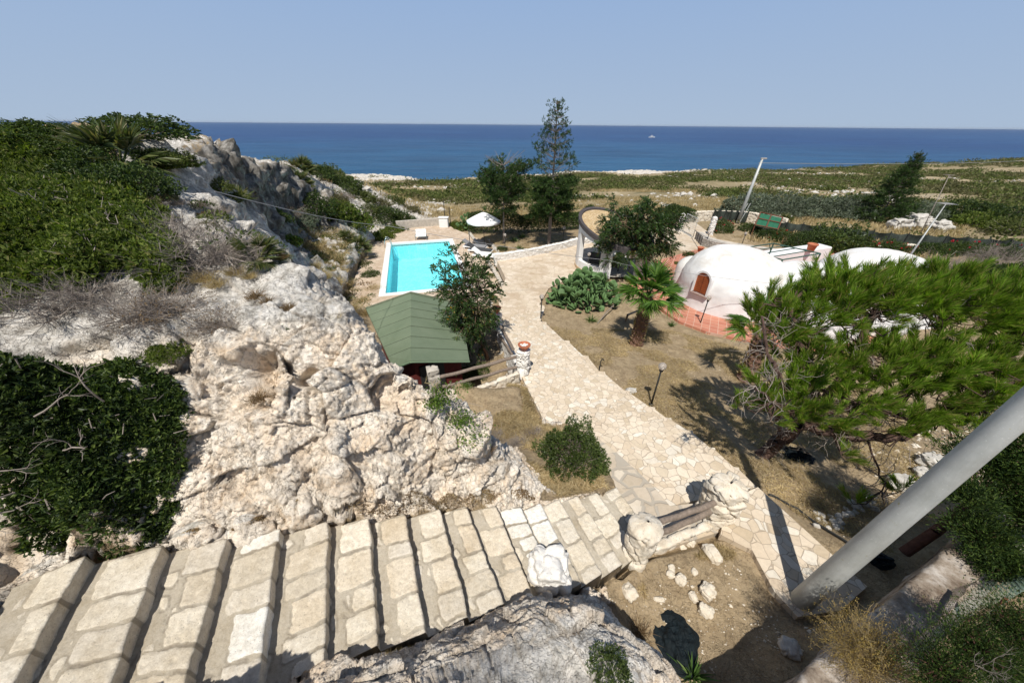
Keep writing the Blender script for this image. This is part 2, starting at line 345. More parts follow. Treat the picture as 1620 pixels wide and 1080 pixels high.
def mk_plaster():
    k = NT('white_limewash'); pos = k.geo(); st = k.ramp(k.noise(.8, 9, .75, pos, .8), [(.42, 0.), (.7, 1.)])
    z = k.n('ShaderNodeSeparateXYZ', {0: k.n('ShaderNodeNewGeometry').outputs['Normal']}).outputs[2]
    w = k.math('MULTIPLY', st, k.ramp(z, [(.35, .0), (.8, 1.)])); col = k.mix(w, k.ramp(k.noise(5, 6, .6, pos), [(.3, (.72, .715, .70)), (.7, (.80, .80, .785))]), (.56, .51, .43))
    cr = k.ramp(k.noise(3.1, 4, .6, pos, 1.5), [(.492, 0.), (.5, 1.), (.508, 0.)]); col = k.mix(k.math('MULTIPLY', cr, k.math('MULTIPLY', w, .5)), col, (.35, .31, .26))
    return k.fin(col, .85, k.bump(k.noise(24, 8, .7, pos), .25, .012), .2)
PLAST = mk_plaster()
def mk_tiles():
    k = NT('terracotta_tiles'); pos = k.geo(); rot = k.n('ShaderNodeVectorRotate', {'Vector': pos, 'Angle': .5}, rotation_type='Z_AXIS').outputs[0]
    br = k.n('ShaderNodeTexBrick', {'Vector': rot, 'Color1': (.44, .165, .105, 1), 'Color2': (.52, .225, .145, 1), 'Mortar': (.55, .36, .27, 1), 'Scale': 1.0, 'Mortar Size': .012, 'Brick Width': .33, 'Row Height': .33, 'Bias': 0.})
    br.offset = 0; col = k.mix(.5, br.outputs[0], k.ramp(k.noise(1.2, 8, .7, pos), [(.35, (.80, .78, .76)), (.65, (1.12, 1.15, 1.2))]), 'MULTIPLY')
    return k.fin(col, .7, k.bump(br.outputs[1], .3, -.005), .3)
TILE = mk_tiles()
def mk_sea():
    k = NT('sea_water'); pos = k.geo(); d = k.n('ShaderNodeVectorMath', {0: pos}, operation='LENGTH').outputs[1]
    sc1 = k.n('ShaderNodeVectorMath', {0: pos, 1: (.35, 1, 1)}, operation='MULTIPLY').outputs[0]
    pat = k.noise(.0035, 6, .6, sc1); col = k.ramp(pat, [(.35, (.006, .034, .125)), (.65, (.016, .066, .170))])
    near = k.n('ShaderNodeMapRange', {0: d, 1: 180., 2: 700., 3: 1., 4: 0.}).outputs[0]; col = k.mix(k.math('MULTIPLY', near, .55), col, (.022, .105, .175))
    w1 = k.noise(.22, 8, .65, sc1); b = k.bump(w1, 1., 1.6); b = k.bump(k.noise(.02, 5, .6, sc1), .8, 8., b)
    rp = k.noise(.045, 10, .78, sc1); col = k.mix(1, col, k.ramp(rp, [(.36, (.66, .70, .76)), (.5, (1., 1., 1.)), (.64, (1.35, 1.3, 1.25))]), 'MULTIPLY')
    cap = k.ramp(k.noise(.09, 9, .72, sc1), [(.66, 0.), (.74, 1.)]); col = k.mix(k.math('MULTIPLY', cap, .35), col, (.06, .15, .24))
    return k.fin(col, .38, b, .2)
SEA = mk_sea()
def mk_pool():
    k = NT('pool_water'); pos = k.geo(); b = k.bump(k.noise(2.6, 4, .6, pos, .5), .35, .05)
    gl = k.n('ShaderNodeBsdfGlass', {'Color': (.62, .93, .97, 1), 'Roughness': .0, 'IOR': 1.33, 'Normal': b}); tr = k.n('ShaderNodeBsdfTransparent', {'Color': (.62, .95, .98, 1)})
    fr = k.n('ShaderNodeFresnel', {'IOR': 1.33, 'Normal': b}).outputs[0]; gs = k.n('ShaderNodeBsdfGlossy', {'Roughness': .08, 'Normal': b})
    mx = k.n('ShaderNodeMixShader', {0: fr, 1: tr.outputs[0], 2: gs.outputs[0]}); k.t.links.new(mx.outputs[0], k.o.inputs[0]); return k.m
POOLW = mk_pool()
def mk_poolfl():
    k = NT('pool_lining'); pos = k.geo(); e = k.vor(3.2, 'DISTANCE_TO_EDGE', k.n('ShaderNodeVectorMath', {0: pos, 1: k.n('ShaderNodeVectorMath', {0: k.n('ShaderNodeTexNoise', {'Vector': pos, 'Scale': 2.2}).outputs[1], 'Scale': .5}, operation='SCALE').outputs[0]}, operation='ADD').outputs[0])
    col = k.mix(k.ramp(k.noise(1.4, 5, .7, pos), [(.4, 0.), (.6, 1.)]), (.42, .86, .90), (.52, .90, .93)); br = k.n('ShaderNodeTexBrick', {'Vector': pos, 'Color1': (1, 1, 1, 1), 'Color2': (.93, .95, .96, 1), 'Mortar': (1.15, 1.1, 1.1, 1), 'Scale': 1., 'Mortar Size': .01, 'Brick Width': .2, 'Row Height': .2}); br.offset = 0
    col = k.mix(k.math('MULTIPLY', k.ramp(e, [(.0, 1.), (.09, 0.)]), .45), col, (.85, 1., 1.)); return k.fin(k.mix(1, col, br.outputs[0], 'MULTIPLY'), .6)  # bright caustic light net painted into the lining colour
POOLF = mk_poolfl()
BARK = simple('brown_bark', (.16, .10, .07), .95, .4, 12, .8, .02); BARKG = simple('grey_bark', (.24, .20, .165), .95, .3, 14, .7, .015)
TWIG = simple('dead_grey_twigs', (.27, .23, .195), .9, .35, 8, .3, .004); WOODG = simple('weathered_grey_wood', (.22, .175, .14), .9, .35, 22, .6, .006)
def mk_metalpole():
    k = NT('galvanised_steel'); n = k.noise(3, 8, .65); sp = k.ramp(k.noise(55, 6, .7), [(.62, 0.), (.68, 1.)])
    col = k.ramp(n, [(.3, (.31, .32, .31)), (.7, (.42, .43, .42))]); col = k.mix(k.math('MULTIPLY', sp, .6), col, (.66, .67, .66)); col = k.mix(.55, col, k.ramp(k.noise(2.2, 9, .75, k.n('ShaderNodeVectorMath', {0: k.coord(), 1: (4, 4, .6)}, operation='MULTIPLY').outputs[0]), [(.36, (.80, .79, .76)), (.6, (1.08, 1.08, 1.08))]), 'MULTIPLY')
    lic = k.ramp(k.noise(9, 4, .6), [(.68, 0.), (.72, 1.)]); col = k.mix(k.math('MULTIPLY', lic, .7), col, (.30, .27, .12))
    col = k.mix(1, col, (1.3, 1.3, 1.28), 'MULTIPLY'); return k.fin(col, .55, k.bump(k.noise(70, 6, .7), .15, .002), .4, .25)
POLE = mk_metalpole()
DARKM = simple('dark_painted_metal', (.035, .036, .034), .5, .2, 20, .1, .002); GREENM = simple('dark_green_metal', (.04, .09, .065), .5, .2, 20, .1, .002)
RUST = simple('rusty_iron', (.16, .065, .035), .85, .4, 14, .4, .004); TERRA = simple('terracotta', (.42, .145, .075), .75, .2, 9, .2, .004)
WHITEP = simple('white_paint', (.78, .78, .76), .6, .04, 5, .1, .003); FABW = simple('white_canvas', (.85, .85, .83), .9, .02, 30, .1, .001)
DARKF = simple('dark_grey_fabric', (.06, .062, .065), .85, .2, 20, .1, .002); CONC = simple('pale_concrete', (.48, .44, .38), .92, .25, 5, .5, .01)
GREYC = simple('grey_concrete', (.36, .34, .31), .92, .25, 7, .5, .01)
def mk_roofgreen():
    k = NT('green_bitumen_sheet'); pos = k.coord(); n = k.noise(1.1, 8, .7, pos); col = k.ramp(n, [(.3, (.135, .175, .115)), (.7, (.185, .225, .155))])
    col = k.mix(.4, col, k.ramp(k.noise(60, 6, .7, pos), [(.3, (.75, .8, .75)), (.7, (1.15, 1.15, 1.1))]), 'MULTIPLY'); return k.fin(col, .85, k.bump(k.noise(120, 5, .7, pos), .3, .003), .15)
ROOFG = mk_roofgreen(); ROOFD = simple('dark_seam', (.06, .075, .05), .9, .2, 10, .2, .003)
REDW = simple('dark_red_boards', (.12, .022, .018), .75, .3, 9, .3, .004); SHUT = simple('brown_wood_shutter', (.36, .095, .03), .6, .2, 7, .2, .003)
GRAVR = mk_flag('roof_gravel', 14., [(0., (.52, .36, .19)), (.5, (.68, .52, .30)), (1., (.75, .62, .42))], (.40, .28, .15), .08, .8, .3)
BLACKN = simple('black_shade_net', (.045, .055, .045), .9, .4, 14, .4, .01); SHEET = simple('green_corrugated_sheet', (.045, .20, .11), .55, .15, 6, .1, .003)
def glassy(name, c):
    k = NT(name); k.put(k.b, 'Base Color', c+(1,)); k.put(k.b, 'Roughness', .12); k.put(k.b, 'Transmission Weight', .55); k.put(k.b, 'IOR', 1.3); return k.m
GLOBE = glassy('clear_lamp_globe', (.62, .56, .50)); NETB = simple('dark_blue_net', (.003, .008, .011), .8, .5, 9, .5, .01)
G_BRIGHT = leafmat('bright_shrub_leaves', [(0., (.045, .070, .013)), (.5, (.105, .148, .024)), (.88, (.19, .235, .045)), (1., (.28, .25, .10))], .35, .6, .2)
G_DARK = leafmat('dark_glossy_leaves', [(0., (.020, .038, .011)), (.6, (.050, .084, .019)), (1., (.135, .18, .04))], .3, .5, .3)
G_BUSH = leafmat('bush_leaves', [(0., (.034, .058, .014)), (.6, (.070, .108, .022)), (1., (.14, .175, .045))], .3)
G_SCRUB = leafmat('dry_scrub_leaves', [(0., (.078, .078, .032)), (.5, (.13, .125, .052)), (1., (.22, .20, .10))], .2, .7, .15)
G_SCRUB2 = leafmat('green_scrub_leaves', [(0., (.055, .075, .020)), (.5, (.10, .128, .032)), (1., (.18, .195, .065))], .2, .7, .15)
G_OLIVE = leafmat('olive_grey_leaves', [(0., (.09, .11, .07)), (.5, (.15, .18, .12)), (1., (.24, .27, .20))], .2, .6, .2)
G_PINE = leafmat('pine_needles', [(0., (.10, .17, .015)), (.55, (.19, .31, .03)), (.82, (.29, .43, .055)), (.9, (.40, .36, .12)), (1., (.40, .30, .12))], .45, .5, .2)
G_FAN = leafmat('fan_palm_leaves', [(0., (.06, .085, .025)), (.5, (.09, .12, .035)), (1., (.22, .19, .08))], .3)
G_PALM = leafmat('palm_leaves', [(0., (.055, .13, .02)), (.6, (.10, .20, .03)), (1., (.20, .33, .06))], .35)
G_ARAU = leafmat('araucaria_needles', [(0., (.022, .045, .012)), (.6, (.042, .080, .018)), (1., (.085, .14, .03))], .15, .6, .2)
G_ASH = leafmat('ash_tree_leaves', [(0., (.020, .046, .012)), (.6, (.045, .09, .02)), (.97, (.08, .145, .03)), (1., (.35, .18, .02))], .3)
G_CACT = simple('cactus_pads', (.095, .17, .06), .6, .35, 3, .2, .01); G_YUC = leafmat('yucca_leaves', [(0., (.05, .10, .02)), (.6, (.09, .17, .04)), (1., (.20, .27, .09))], .2)
G_STRAW = leafmat('dry_straw', [(0., (.32, .23, .12)), (.5, (.47, .36, .20)), (1., (.60, .49, .31))], .3, .8, .1)
G_STRAWB = leafmat('brown_dry_stems', [(0., (.12, .075, .04)), (.5, (.20, .13, .07)), (1., (.30, .21, .11))], .2, .8, .1)
G_GOLD = leafmat('golden_seed_heads', [(0., (.28, .19, .045)), (.5, (.42, .30, .09)), (1., (.58, .45, .18))], .3, .8, .1)
G_CYP = leafmat('cypress_leaves', [(0., (.016, .036, .009)), (.6, (.042, .078, .016)), (1., (.11, .16, .03))], .2, .6, .2)
G_IVY = leafmat('light_green_leaves', [(0., (.07, .13, .015)), (.6, (.12, .20, .03)), (1., (.22, .28, .06))], .35)
FLOW = leafmat('red_flowers', [(0., (.45, .01, .02)), (1., (.65, .03, .06))], .3)
# ---------------------------------------------------------------- terrain: control points (photo pixel, metres below the camera) -> height field
H_COURT, H_DECK, H_TERR, H_SEA = 7.5, 8.3, 7.6, 18.5
EDGES = [((20, 908), (-120, 1130), 3.16), ((134, 879), (-10, 1130), 3.30), ((255, 862), (165, 1095), 3.44), ((356, 851), (285, 1100), 3.58), ((441, 836), (405, 1090), 3.72), ((518, 823), (512, 1050), 3.86),
         ((583, 819), (598, 1020), 4.00), ((639, 812), (673, 1000), 4.14), ((695, 804), (741, 975), 4.28), ((737, 800), (797, 955), 4.42), ((783, 800), (845, 945), 4.56), ((823, 800), (885, 935), 4.70), ((853, 795), (920, 922), 4.84),
         ((884, 789), (952, 908), 4.98), ((914, 783), (984, 893), 5.12), ((944, 778), (1012, 876), 5.26), ((975, 770), (1040, 862), 5.40)]
STN = [((1060, 800), (1197, 770), (985, 800)), ((1035, 770), (1160, 738), (975, 772)), ((1005, 742), (1122, 707), (963, 745)), ((975, 715), (1087, 680), (952, 718)), ((945, 692), (1053, 660), (942, 692)), ((905, 675), (1027, 643), None), ((862, 668), (987, 617), None),
       ((848, 640), (948, 587), None), ((835, 615), (922, 562), None), ((824, 592), (892, 538), None), ((808, 547), (855, 508), None), ((793, 508), (852, 482), None)]
def HS(k): return 5.75 + .155*k
C = []
SCALE = False
def c(u, v, h=None, y=None):
    p = P(u, v, h, y)
    if SCALE: k = np.interp(u, [0, 134, 441, 640, 853], [1.30, 1.28, 1.185, 1.12, 1.03]); p = np.array([p[0]*k, p[1]*k, CAMZ-(CAMZ-p[2])*k])
    C.append(p)
def w(x, y, h): C.append(np.array([x, y, CAMZ-h]))
for f, n, h in EDGES: c(*f, h+.12); c(*n, h+.15)
# the cream rock face above the stairs: foot, middle, lip
SCALE = True
for a in [(200, 845, 2.5), (300, 835, 2.65), (400, 825, 2.9), (480, 810, 3.1), (560, 803, 3.3), (640, 797, 3.55), (700, 790, 3.75), (760, 788, 4.0), (826, 785, 4.5),
          (100, 800, 2.1), (20, 860, 2.15), (0, 960, 2.25)]: c(*a)
for u, v, y in [(60, 700, 1.55), (180, 700, 1.75), (320, 740, 1.9), (430, 700, 2.05), (520, 700, 2.2), (610, 700, 2.45), (700, 720, 2.75), (760, 735, 2.95), (800, 745, 3.2),
                (40, 600, 1.95), (150, 600, 2.15), (330, 620, 2.3), (400, 600, 2.35), (480, 610, 2.5), (560, 620, 2.65), (640, 640, 2.85), (720, 690, 2.95), (770, 700, 3.15)]: c(u, v, y=y)
for a in [(0, 520, 1.35), (90, 515, 1.40), (180, 530, 1.45), (270, 540, 1.5), (330, 520, 1.5), (400, 510, 1.53), (480, 510, 1.62), (540, 520, 1.75), (600, 560, 2.05), (640, 605, 2.35), (690, 645, 2.75), (740, 670, 3.1)]: c(*a)
# top of the rock and the slope above it
for a in [(0, 460, 1.22), (100, 450, 1.2), (200, 480, 1.35), (300, 460, 1.36), (400, 450, 1.42), (470, 460, 1.5), (540, 495, 1.68), (500, 430, 1.55), (440, 385, 1.45), (380, 340, 1.35), (320, 300, 1.2),
          (300, 370, 1.25), (200, 400, 1.15), (100, 380, 1.0), (0, 380, .95), (100, 300, .85), (0, 280, .7), (200, 320, 1.05), (230, 260, .95)]: c(*a)
SCALE = False
c(0, 200, y=8.5); c(-300, 200, y=6.5); c(90, 212, y=9.5); c(150, 220, y=11); c(200, 224, y=13.5); c(270, 240, y=15); c(-400, 400, 1.0); c(-300, 600, 1.5); c(-700, 500, 1.2)
w(-14, 14, .75); w(-20, 14, 1.1); w(-16, 17.8, 1.7); w(-14.9, 20.5, 2.2); w(-17, 15, .9); w(-12.5, 12.5, .7); w(-11, 11, .6); w(-9, 10.2, .6); w(-13, 9.4, .7); w(-18, 24, 2.5); w(-16.8, 22, 2.2); w(-10.4, 12.4, .75); w(-20, 22, 1.6); w(-25, 10, .5); w(-12, 3, .9); w(-7, 1, 1.1); w(-40, 20, 2); w(-30, 40, 5)
# hidden drop behind the ridge
SCALE = False
for a in [(-1.55, 4.6, 5.0), (-1.6, 5.3, 7.0), (-2.6, 5.3, 5.2), (-2.9, 6.2, 7.6), (-4.2, 6.6, 5.0), (-4.6, 7.8, 7.6), (-6.0, 8.8, 5.2), (-6.6, 10, 7.4), (-8.8, 11.2, 3.2), (-9.2, 13.0, 5.6), (-11.2, 14.8, 2.2), (-11.5, 17, 5.2),
          (-.3, 3.9, 4.6), (-.9, 4.0, 4.0)]: w(*a)
# foot of the slope and the near side of the valley
for a in [(590, 485, 8.2), (575, 440, 7.7), (560, 410, 7.4), (520, 380, 6.7), (480, 360, 6.0), (480, 400, 6.6), (530, 430, 7.3), (560, 470, 7.8), (600, 385, 8.1), (575, 365, 7.6), (545, 345, 7.0), (500, 330, 5.9), (620, 362, 8.3)]: c(*a)
# far hill with the shaded cliff, then the spur that runs down to the pool
for u, v, y in [(335, 258, 17.5), (428, 268, 25.5), (445, 275, 27), (470, 268, 30), (530, 276, 42), (575, 290, 44), (620, 312, 45), (650, 330, 44), (665, 345, 41),
                (470, 300, 26), (520, 305, 30), (560, 320, 33), (610, 340, 35), (500, 290, 28)]: c(u, v, y=y)
for a in [(-13.2, 16.6, 1.9), (-14.3, 20, 2.3), (-15.5, 23.5, 2.6), (-16.7, 27, 3.5), (-12.6, 16.9, 5.0), (-13.5, 20, 5.6), (-14.5, 23.5, 5.8), (-15.6, 27, 6.2), (-12.0, 18.5, 5.8), (-11.8, 15.8, 4.8)]: w(*a)
w(-19, 22, 1.4); w(-24, 28, 2.8); w(-28, 40, 5.); w(-30, 60, 8); w(-22, 60, 11); w(-60, 60, 9); w(-60, 100, 14)
# rock under and beside the camera
for a in [(480, 1125, 3.3), (560, 1095, 3.4), (620, 1070, 3.45), (700, 1040, 3.55), (780, 1003, 3.65), (850, 972, 3.65), (930, 972, 3.7), (990, 1005, 3.8), (1040, 1050, 3.85), (1062, 1090, 3.9), (900, 1065, 3.45), (760, 1100, 3.3)]: c(*a)
w(0, .2, 3.15); w(-.6, .2, 2.9); w(.5, .3, 3.3); w(0, -.35, 3.1); w(-1.2, -.1, 2.7); w(.9, .2, 3.6); w(-2.2, .0, 1.9); w(0, -.9, 2.85); w(-2, -1, 2.3); w(0, -5, 1.8); w(-5, -5, 1.0); w(3, -5, 2.0); w(1.2, -.9, 3.4)
w(1.35, 1.5, 5.3); w(1.7, .9, 5.5); w(1.75, .3, 5.3); w(1.9, -.2, 4.4); w(2.4, -.6, 4.0)
for a in [(1010, 930, 5.45), (1100, 930, 5.55), (1090, 1000, 5.6), (1150, 880, 5.6), (1200, 950, 5.55), (1200, 1030, 5.5), (1270, 960, 5.5), (1300, 1020, 5.3), (1245, 1060, 5.3), (960, 925, 5.3), (1320, 940, 5.5)]: c(*a)
# dry terrace between rock and walkway
for a in [(860, 772, 5.35), (900, 765, 5.5), (850, 715, 5.75), (920, 700, 5.95), (840, 680, 6.15), (800, 650, 6.4), (770, 620, 6.5), (820, 612, 6.55), (720, 605, 6.5)]: c(*a)
w(-2.2, 8.6, 8.3); w(-1.0, 9.2, 8.2); w(-.2, 10.0, 8.0); w(-3.5, 8.2, 8.3); w(-.5, 12, 8.1); w(-1.6, 11, 8.3); w(-5.5, 12.5, 8.3)
for k, (l, r, ll) in enumerate(STN): c(*l, HS(k)+.15); c(*r, HS(k)+.15); c(r[0]+15, r[1]-4, HS(k)+.10)
# garden on the right
for a in [(950, 520, 7.5), (1000, 560, 7.3), (1070, 530, 7.6), (1100, 600, 7.0), (1150, 650, 6.75), (1200, 620, 7.1), (1200, 700, 6.45), (1260, 740, 6.35), (1300, 690, 6.6), (1400, 720, 6.6), (1250, 800, 6.1), (1350, 850, 6.1),
          (1420, 800, 6.4), (1500, 700, 6.7), (1600, 640, 6.9), (1500, 800, 6.3), (1600, 760, 6.3), (1400, 900, 5.9), (900, 500, 7.5)]: c(*a)
for a in [(2.6, 1.45, 5.5), (3.6, 1.9, 5.55), (4.6, 2.4, 5.6), (5.8, 2.95, 5.7), (7.4, 3.7, 5.9), (2.9, .65, 5.3), (3.8, .95, 5.3), (5.0, 1.5, 5.3), (6.5, 2.1, 5.4), (8.5, 3., 5.5), (8, 0, 4.8), (4, -1, 4.4), (3, .0, 5.1), (5.5, .5, 5.0)]: w(*a)
# garden lawn, driveway, plants at the back
for a in [(760, 395, 8.0), (850, 385, 7.8), (920, 375, 7.7), (800, 370, 8.0), (900, 362, 7.9), (740, 350, 8.3), (1090, 385, 7.6), (1150, 378, 7.6), (1300, 400, 7.6), (1400, 400, 7.4), (1500, 400, 7.1), (1600, 430, 6.9), (1240, 380, 7.6), (1050, 350, 8.0), (1120, 350, 8.0), (1180, 352, 8.0)]: c(*a)
# plain and coast
for a in [(680, 335, 9.4), (760, 335, 9.3), (850, 335, 9.0), (950, 335, 8.8), (1050, 335, 8.6), (1150, 335, 8.6), (1300, 335, 8.8), (1450, 345, 8.6), (1600, 345, 8.2), (1620, 380, 7.6), (1500, 372, 7.9),
          (700, 305, 12.5), (600, 290, 14.5), (800, 305, 11.8), (900, 305, 11.3), (1000, 305, 11.0), (1200, 305, 10.6), (1400, 305, 10.5), (1600, 305, 9.8),
          (640, 284, 16.9), (560, 277, 16.9), (700, 287, 16.6), (800, 285, 15.3), (900, 278, 15.4), (1000, 275, 15.6), (1100, 273, 15.5), (1200, 274, 14.8), (1300, 272, 14.8), (1400, 272, 13.8), (1500, 275, 12.5), (1620, 263, 10.5), (1500, 262, 13.5), (1700, 262, 9.5), (1560, 270, 11.5)]: c(*a)
def shore(u, v, h):
    p = P(u, v, h); C.append(p); q = p.copy(); q[:2] *= 1.035; q[2] = CAMZ-H_SEA-1.5; C.append(q); q = p.copy(); q[:2] *= 1.3; q[2] = CAMZ-H_SEA-6; C.append(q)
for a in [(440, 273, 17.6), (530, 276, 17.5), (600, 277, 17.6), (658, 281, 17.7), (690, 288, 17.6), (740, 284, 17.2), (800, 279, 17.0), (900, 272, 16.9), (1000, 271, 16.8), (1100, 270, 16.6), (1180, 271, 16.4), (1250, 268, 16.3), (1340, 267, 16.2), (1400, 264, 15.6), (1440, 268, 16.1), (1500, 267, 16.0), (1540, 260, 13.8), (1580, 257, 12.2), (1640, 254, 11.6), (1750, 258, 11.2)]: shore(*a)
C = np.array(C)
def warp(x, y):
    r = np.sqrt(x*x+y*y)+.25; return np.stack([np.arctan2(x, y), np.log(r)], -1)
_q = warp(C[:, 0], C[:, 1])
def _phi(d2): return np.sqrt(d2+.0006)
_A = _phi(((_q[:, None]-_q[None])**2).sum(-1)); _n = len(_q); _A += np.eye(_n)*(-.004)
_M = np.zeros((_n+3, _n+3)); _M[:_n, :_n] = _A; _M[:_n, _n] = 1; _M[:_n, _n+1:] = _q; _M[_n, :_n] = 1; _M[_n+1:, :_n] = _q.T
_w = np.linalg.solve(_M, np.concatenate([C[:, 2], [0, 0, 0]]))
def rbf(x, y):
    q = warp(x, y); out = np.empty(len(q))
    for i in range(0, len(q), 40000):
        s = q[i:i+40000]; d2 = (s[:, None, 0]-_q[None, :, 0])**2+(s[:, None, 1]-_q[None, :, 1])**2
        out[i:i+40000] = _phi(d2)@_w[:_n] + _w[_n] + s@_w[_n+1:]
    return out
def inpoly(x, y, poly):
    ins = np.zeros(len(x), bool); d = np.full(len(x), 1e9); n = len(poly)
    for i in range(n):
        x1, y1 = poly[i]; x2, y2 = poly[(i+1) % n]
        c_ = ((y1 > y) != (y2 > y)) & (x < (x2-x1)*(y-y1)/((y2-y1) if y2 != y1 else 1e-9)+x1); ins ^= c_
        L2 = (x2-x1)**2+(y2-y1)**2+1e-12; t = np.clip(((x-x1)*(x2-x1)+(y-y1)*(y2-y1))/L2, 0, 1)
        d = np.minimum(d, np.hypot(x-x1-t*(x2-x1), y-y1-t*(y2-y1)))
    return np.where(ins, d, -d)     # signed distance, + inside
def poly(h, *pts): return [PX(u, v, h) for u, v in pts]
# pool rectangle
_NL, _FL, _FR = [np.array(PX(*a, H_DECK)) for a in ((609, 465), (618, 386), (712, 384))]
_ax = (_FL-_NL); POOL_L = np.linalg.norm(_ax); _ax /= POOL_L; _ay = np.array([_ax[1], -_ax[0]]); POOL_W = float((_FR-_FL)@_ay)
def pool(a, b): return tuple(_NL+_ax*a+_ay*b)          # a along the length, b to the right
POOLP = [pool(0, 0), pool(POOL_L, 0), pool(POOL_L, POOL_W), pool(0, POOL_W)]
Z_COURT = poly(H_COURT, (783, 405), (850, 397), (925, 386), (940, 372), (1000, 368), (1035, 362), (1042, 392), (1000, 414), (972, 428), (950, 437), (900, 440), (868, 456), (853, 482), (793, 508), (788, 470), (800, 440))
Z_DECK = [pool(-1.7, -2.1), pool(5, -1.9), pool(POOL_L+1.5, -1.2), pool(POOL_L+5.2, 2.0), pool(POOL_L+5.6, 5.2), pool(POOL_L+3.8, POOL_W+.8), pool(POOL_L-1, POOL_W+2.9), pool(-2.5, POOL_W+2.6), pool(-3.2, 2.5)]
Z_TERR = poly(H_TERR, (985, 428), (1040, 412), (1100, 395), (1200, 398), (1330, 395), (1420, 420), (1420, 520), (1330, 570), (1200, 542), (1120, 525), (1075, 508), (1030, 478), (1000, 452))
Z_DRIVE = poly(7.7, (1040, 372), (1060, 352), (1100, 352), (1135, 378), (1240, 398), (1290, 412), (1200, 412), (1120, 400), (1075, 395))
Z_FLAG2 = poly(5.5, (1150, 792), (1199, 770), (1372, 927), (1330, 965), (1262, 975), (1225, 935), (1190, 870), (1140, 845))
Z_LAND = poly(5.6, (960, 800), (985, 800), (1060, 800), (1150, 790), (1158, 835), (1060, 865), (1012, 876), (975, 850))
ZONES = [(Z_COURT, H_COURT+.12, .5), (Z_DECK, H_DECK+.12, .5), (Z_TERR, H_TERR+.12, .6), (Z_DRIVE, 7.82, .8), (Z_FLAG2, 5.5+.10, .2), (Z_LAND, 5.6+.12, .15)]
WALK = []
for k in range(len(STN)-1):
    a, b = STN[k], STN[k+1]; h = HS(k); WALK.append((poly(h, a[0], a[1], (b[1][0]+10, b[1][1]+5), (b[1][0]+9, b[1][1]+1), b[1], b[0]), h))
for p_, h in WALK: ZONES.append((p_, h+.13, .12))
COB = []
for k in range(4):
    a, b = STN[k], STN[k+1]; h = HS(k)-.02; COB.append((poly(h, a[2], a[0], b[0], b[2]), h)); ZONES.append((COB[-1][0], h+.13, .1))
STEPP = []
for k in range(1, len(EDGES)):
    f0, n0, _ = EDGES[k-1]; f1, n1, h = EDGES[k]
    STEPP.append((np.array(P(*f0, EDGES[k-1][2]))[:2], np.array(P(*n0, EDGES[k-1][2]))[:2], np.array(P(*f1, h))[:2], np.array(P(*n1, h))[:2], h))
    ZONES.append(([STEPP[-1][0], STEPP[-1][1], STEPP[-1][3], STEPP[-1][2]], h+.25, .10))
ZONES.append(([pool(-.15, -.15), pool(POOL_L+.15, -.15), pool(POOL_L+.15, POOL_W+.15), pool(-.15, POOL_W+.15)], H_DECK+2.6, .5))
def ground(x, y, want_mask=False):
    x = np.atleast_1d(np.asarray(x, float)); y = np.atleast_1d(np.asarray(y, float))
    z = rbf(x, y); fl = np.zeros(len(x)); cm = 1-sstep(.35, .85, np.hypot(x, y)); z = z*(1-cm)+(CAMZ-3.15)*cm
    for p_, h, soft in ZONES:
        p_ = np.array(p_); lo = p_.min(0)-soft-.1; hi = p_.max(0)+soft+.1
        idx = np.where((x > lo[0]) & (x < hi[0]) & (y > lo[1]) & (y < hi[1]))[0]
        if len(idx) == 0: continue
        m = sstep(-soft, 0, inpoly(x[idx], y[idx], p_)); z[idx] = z[idx]*(1-m)+(CAMZ-h)*m; fl[idx] = np.maximum(fl[idx], m)
    return (z, fl) if want_mask else z
def G(x, y): return float(ground(x, y)[0])
def on(u, v, h=None):
    """the nearest ground point seen at a photo pixel (marches along the ray)"""
    d = ray(u, v); t = np.exp(np.linspace(math.log(.6), math.log(450), 420)); x, y, z = d[0]*t, d[1]*t, CAMZ+d[2]*t; f = z-ground(x, y); k = np.where(f < 0)[0]; k = k[k > 0]
    if len(k) == 0: k = [len(t)-1] if h is None else []
    if len(k) == 0: p = P(u, v, h); return np.array([p[0], p[1], G(p[0], p[1])])
    k = k[0]; a_ = f[k-1]/(f[k-1]-f[k]+1e-12); tt = t[k-1]+(t[k]-t[k-1])*np.clip(a_, 0, 1); x, y = d[0]*tt, d[1]*tt; return np.array([x, y, G(x, y)])
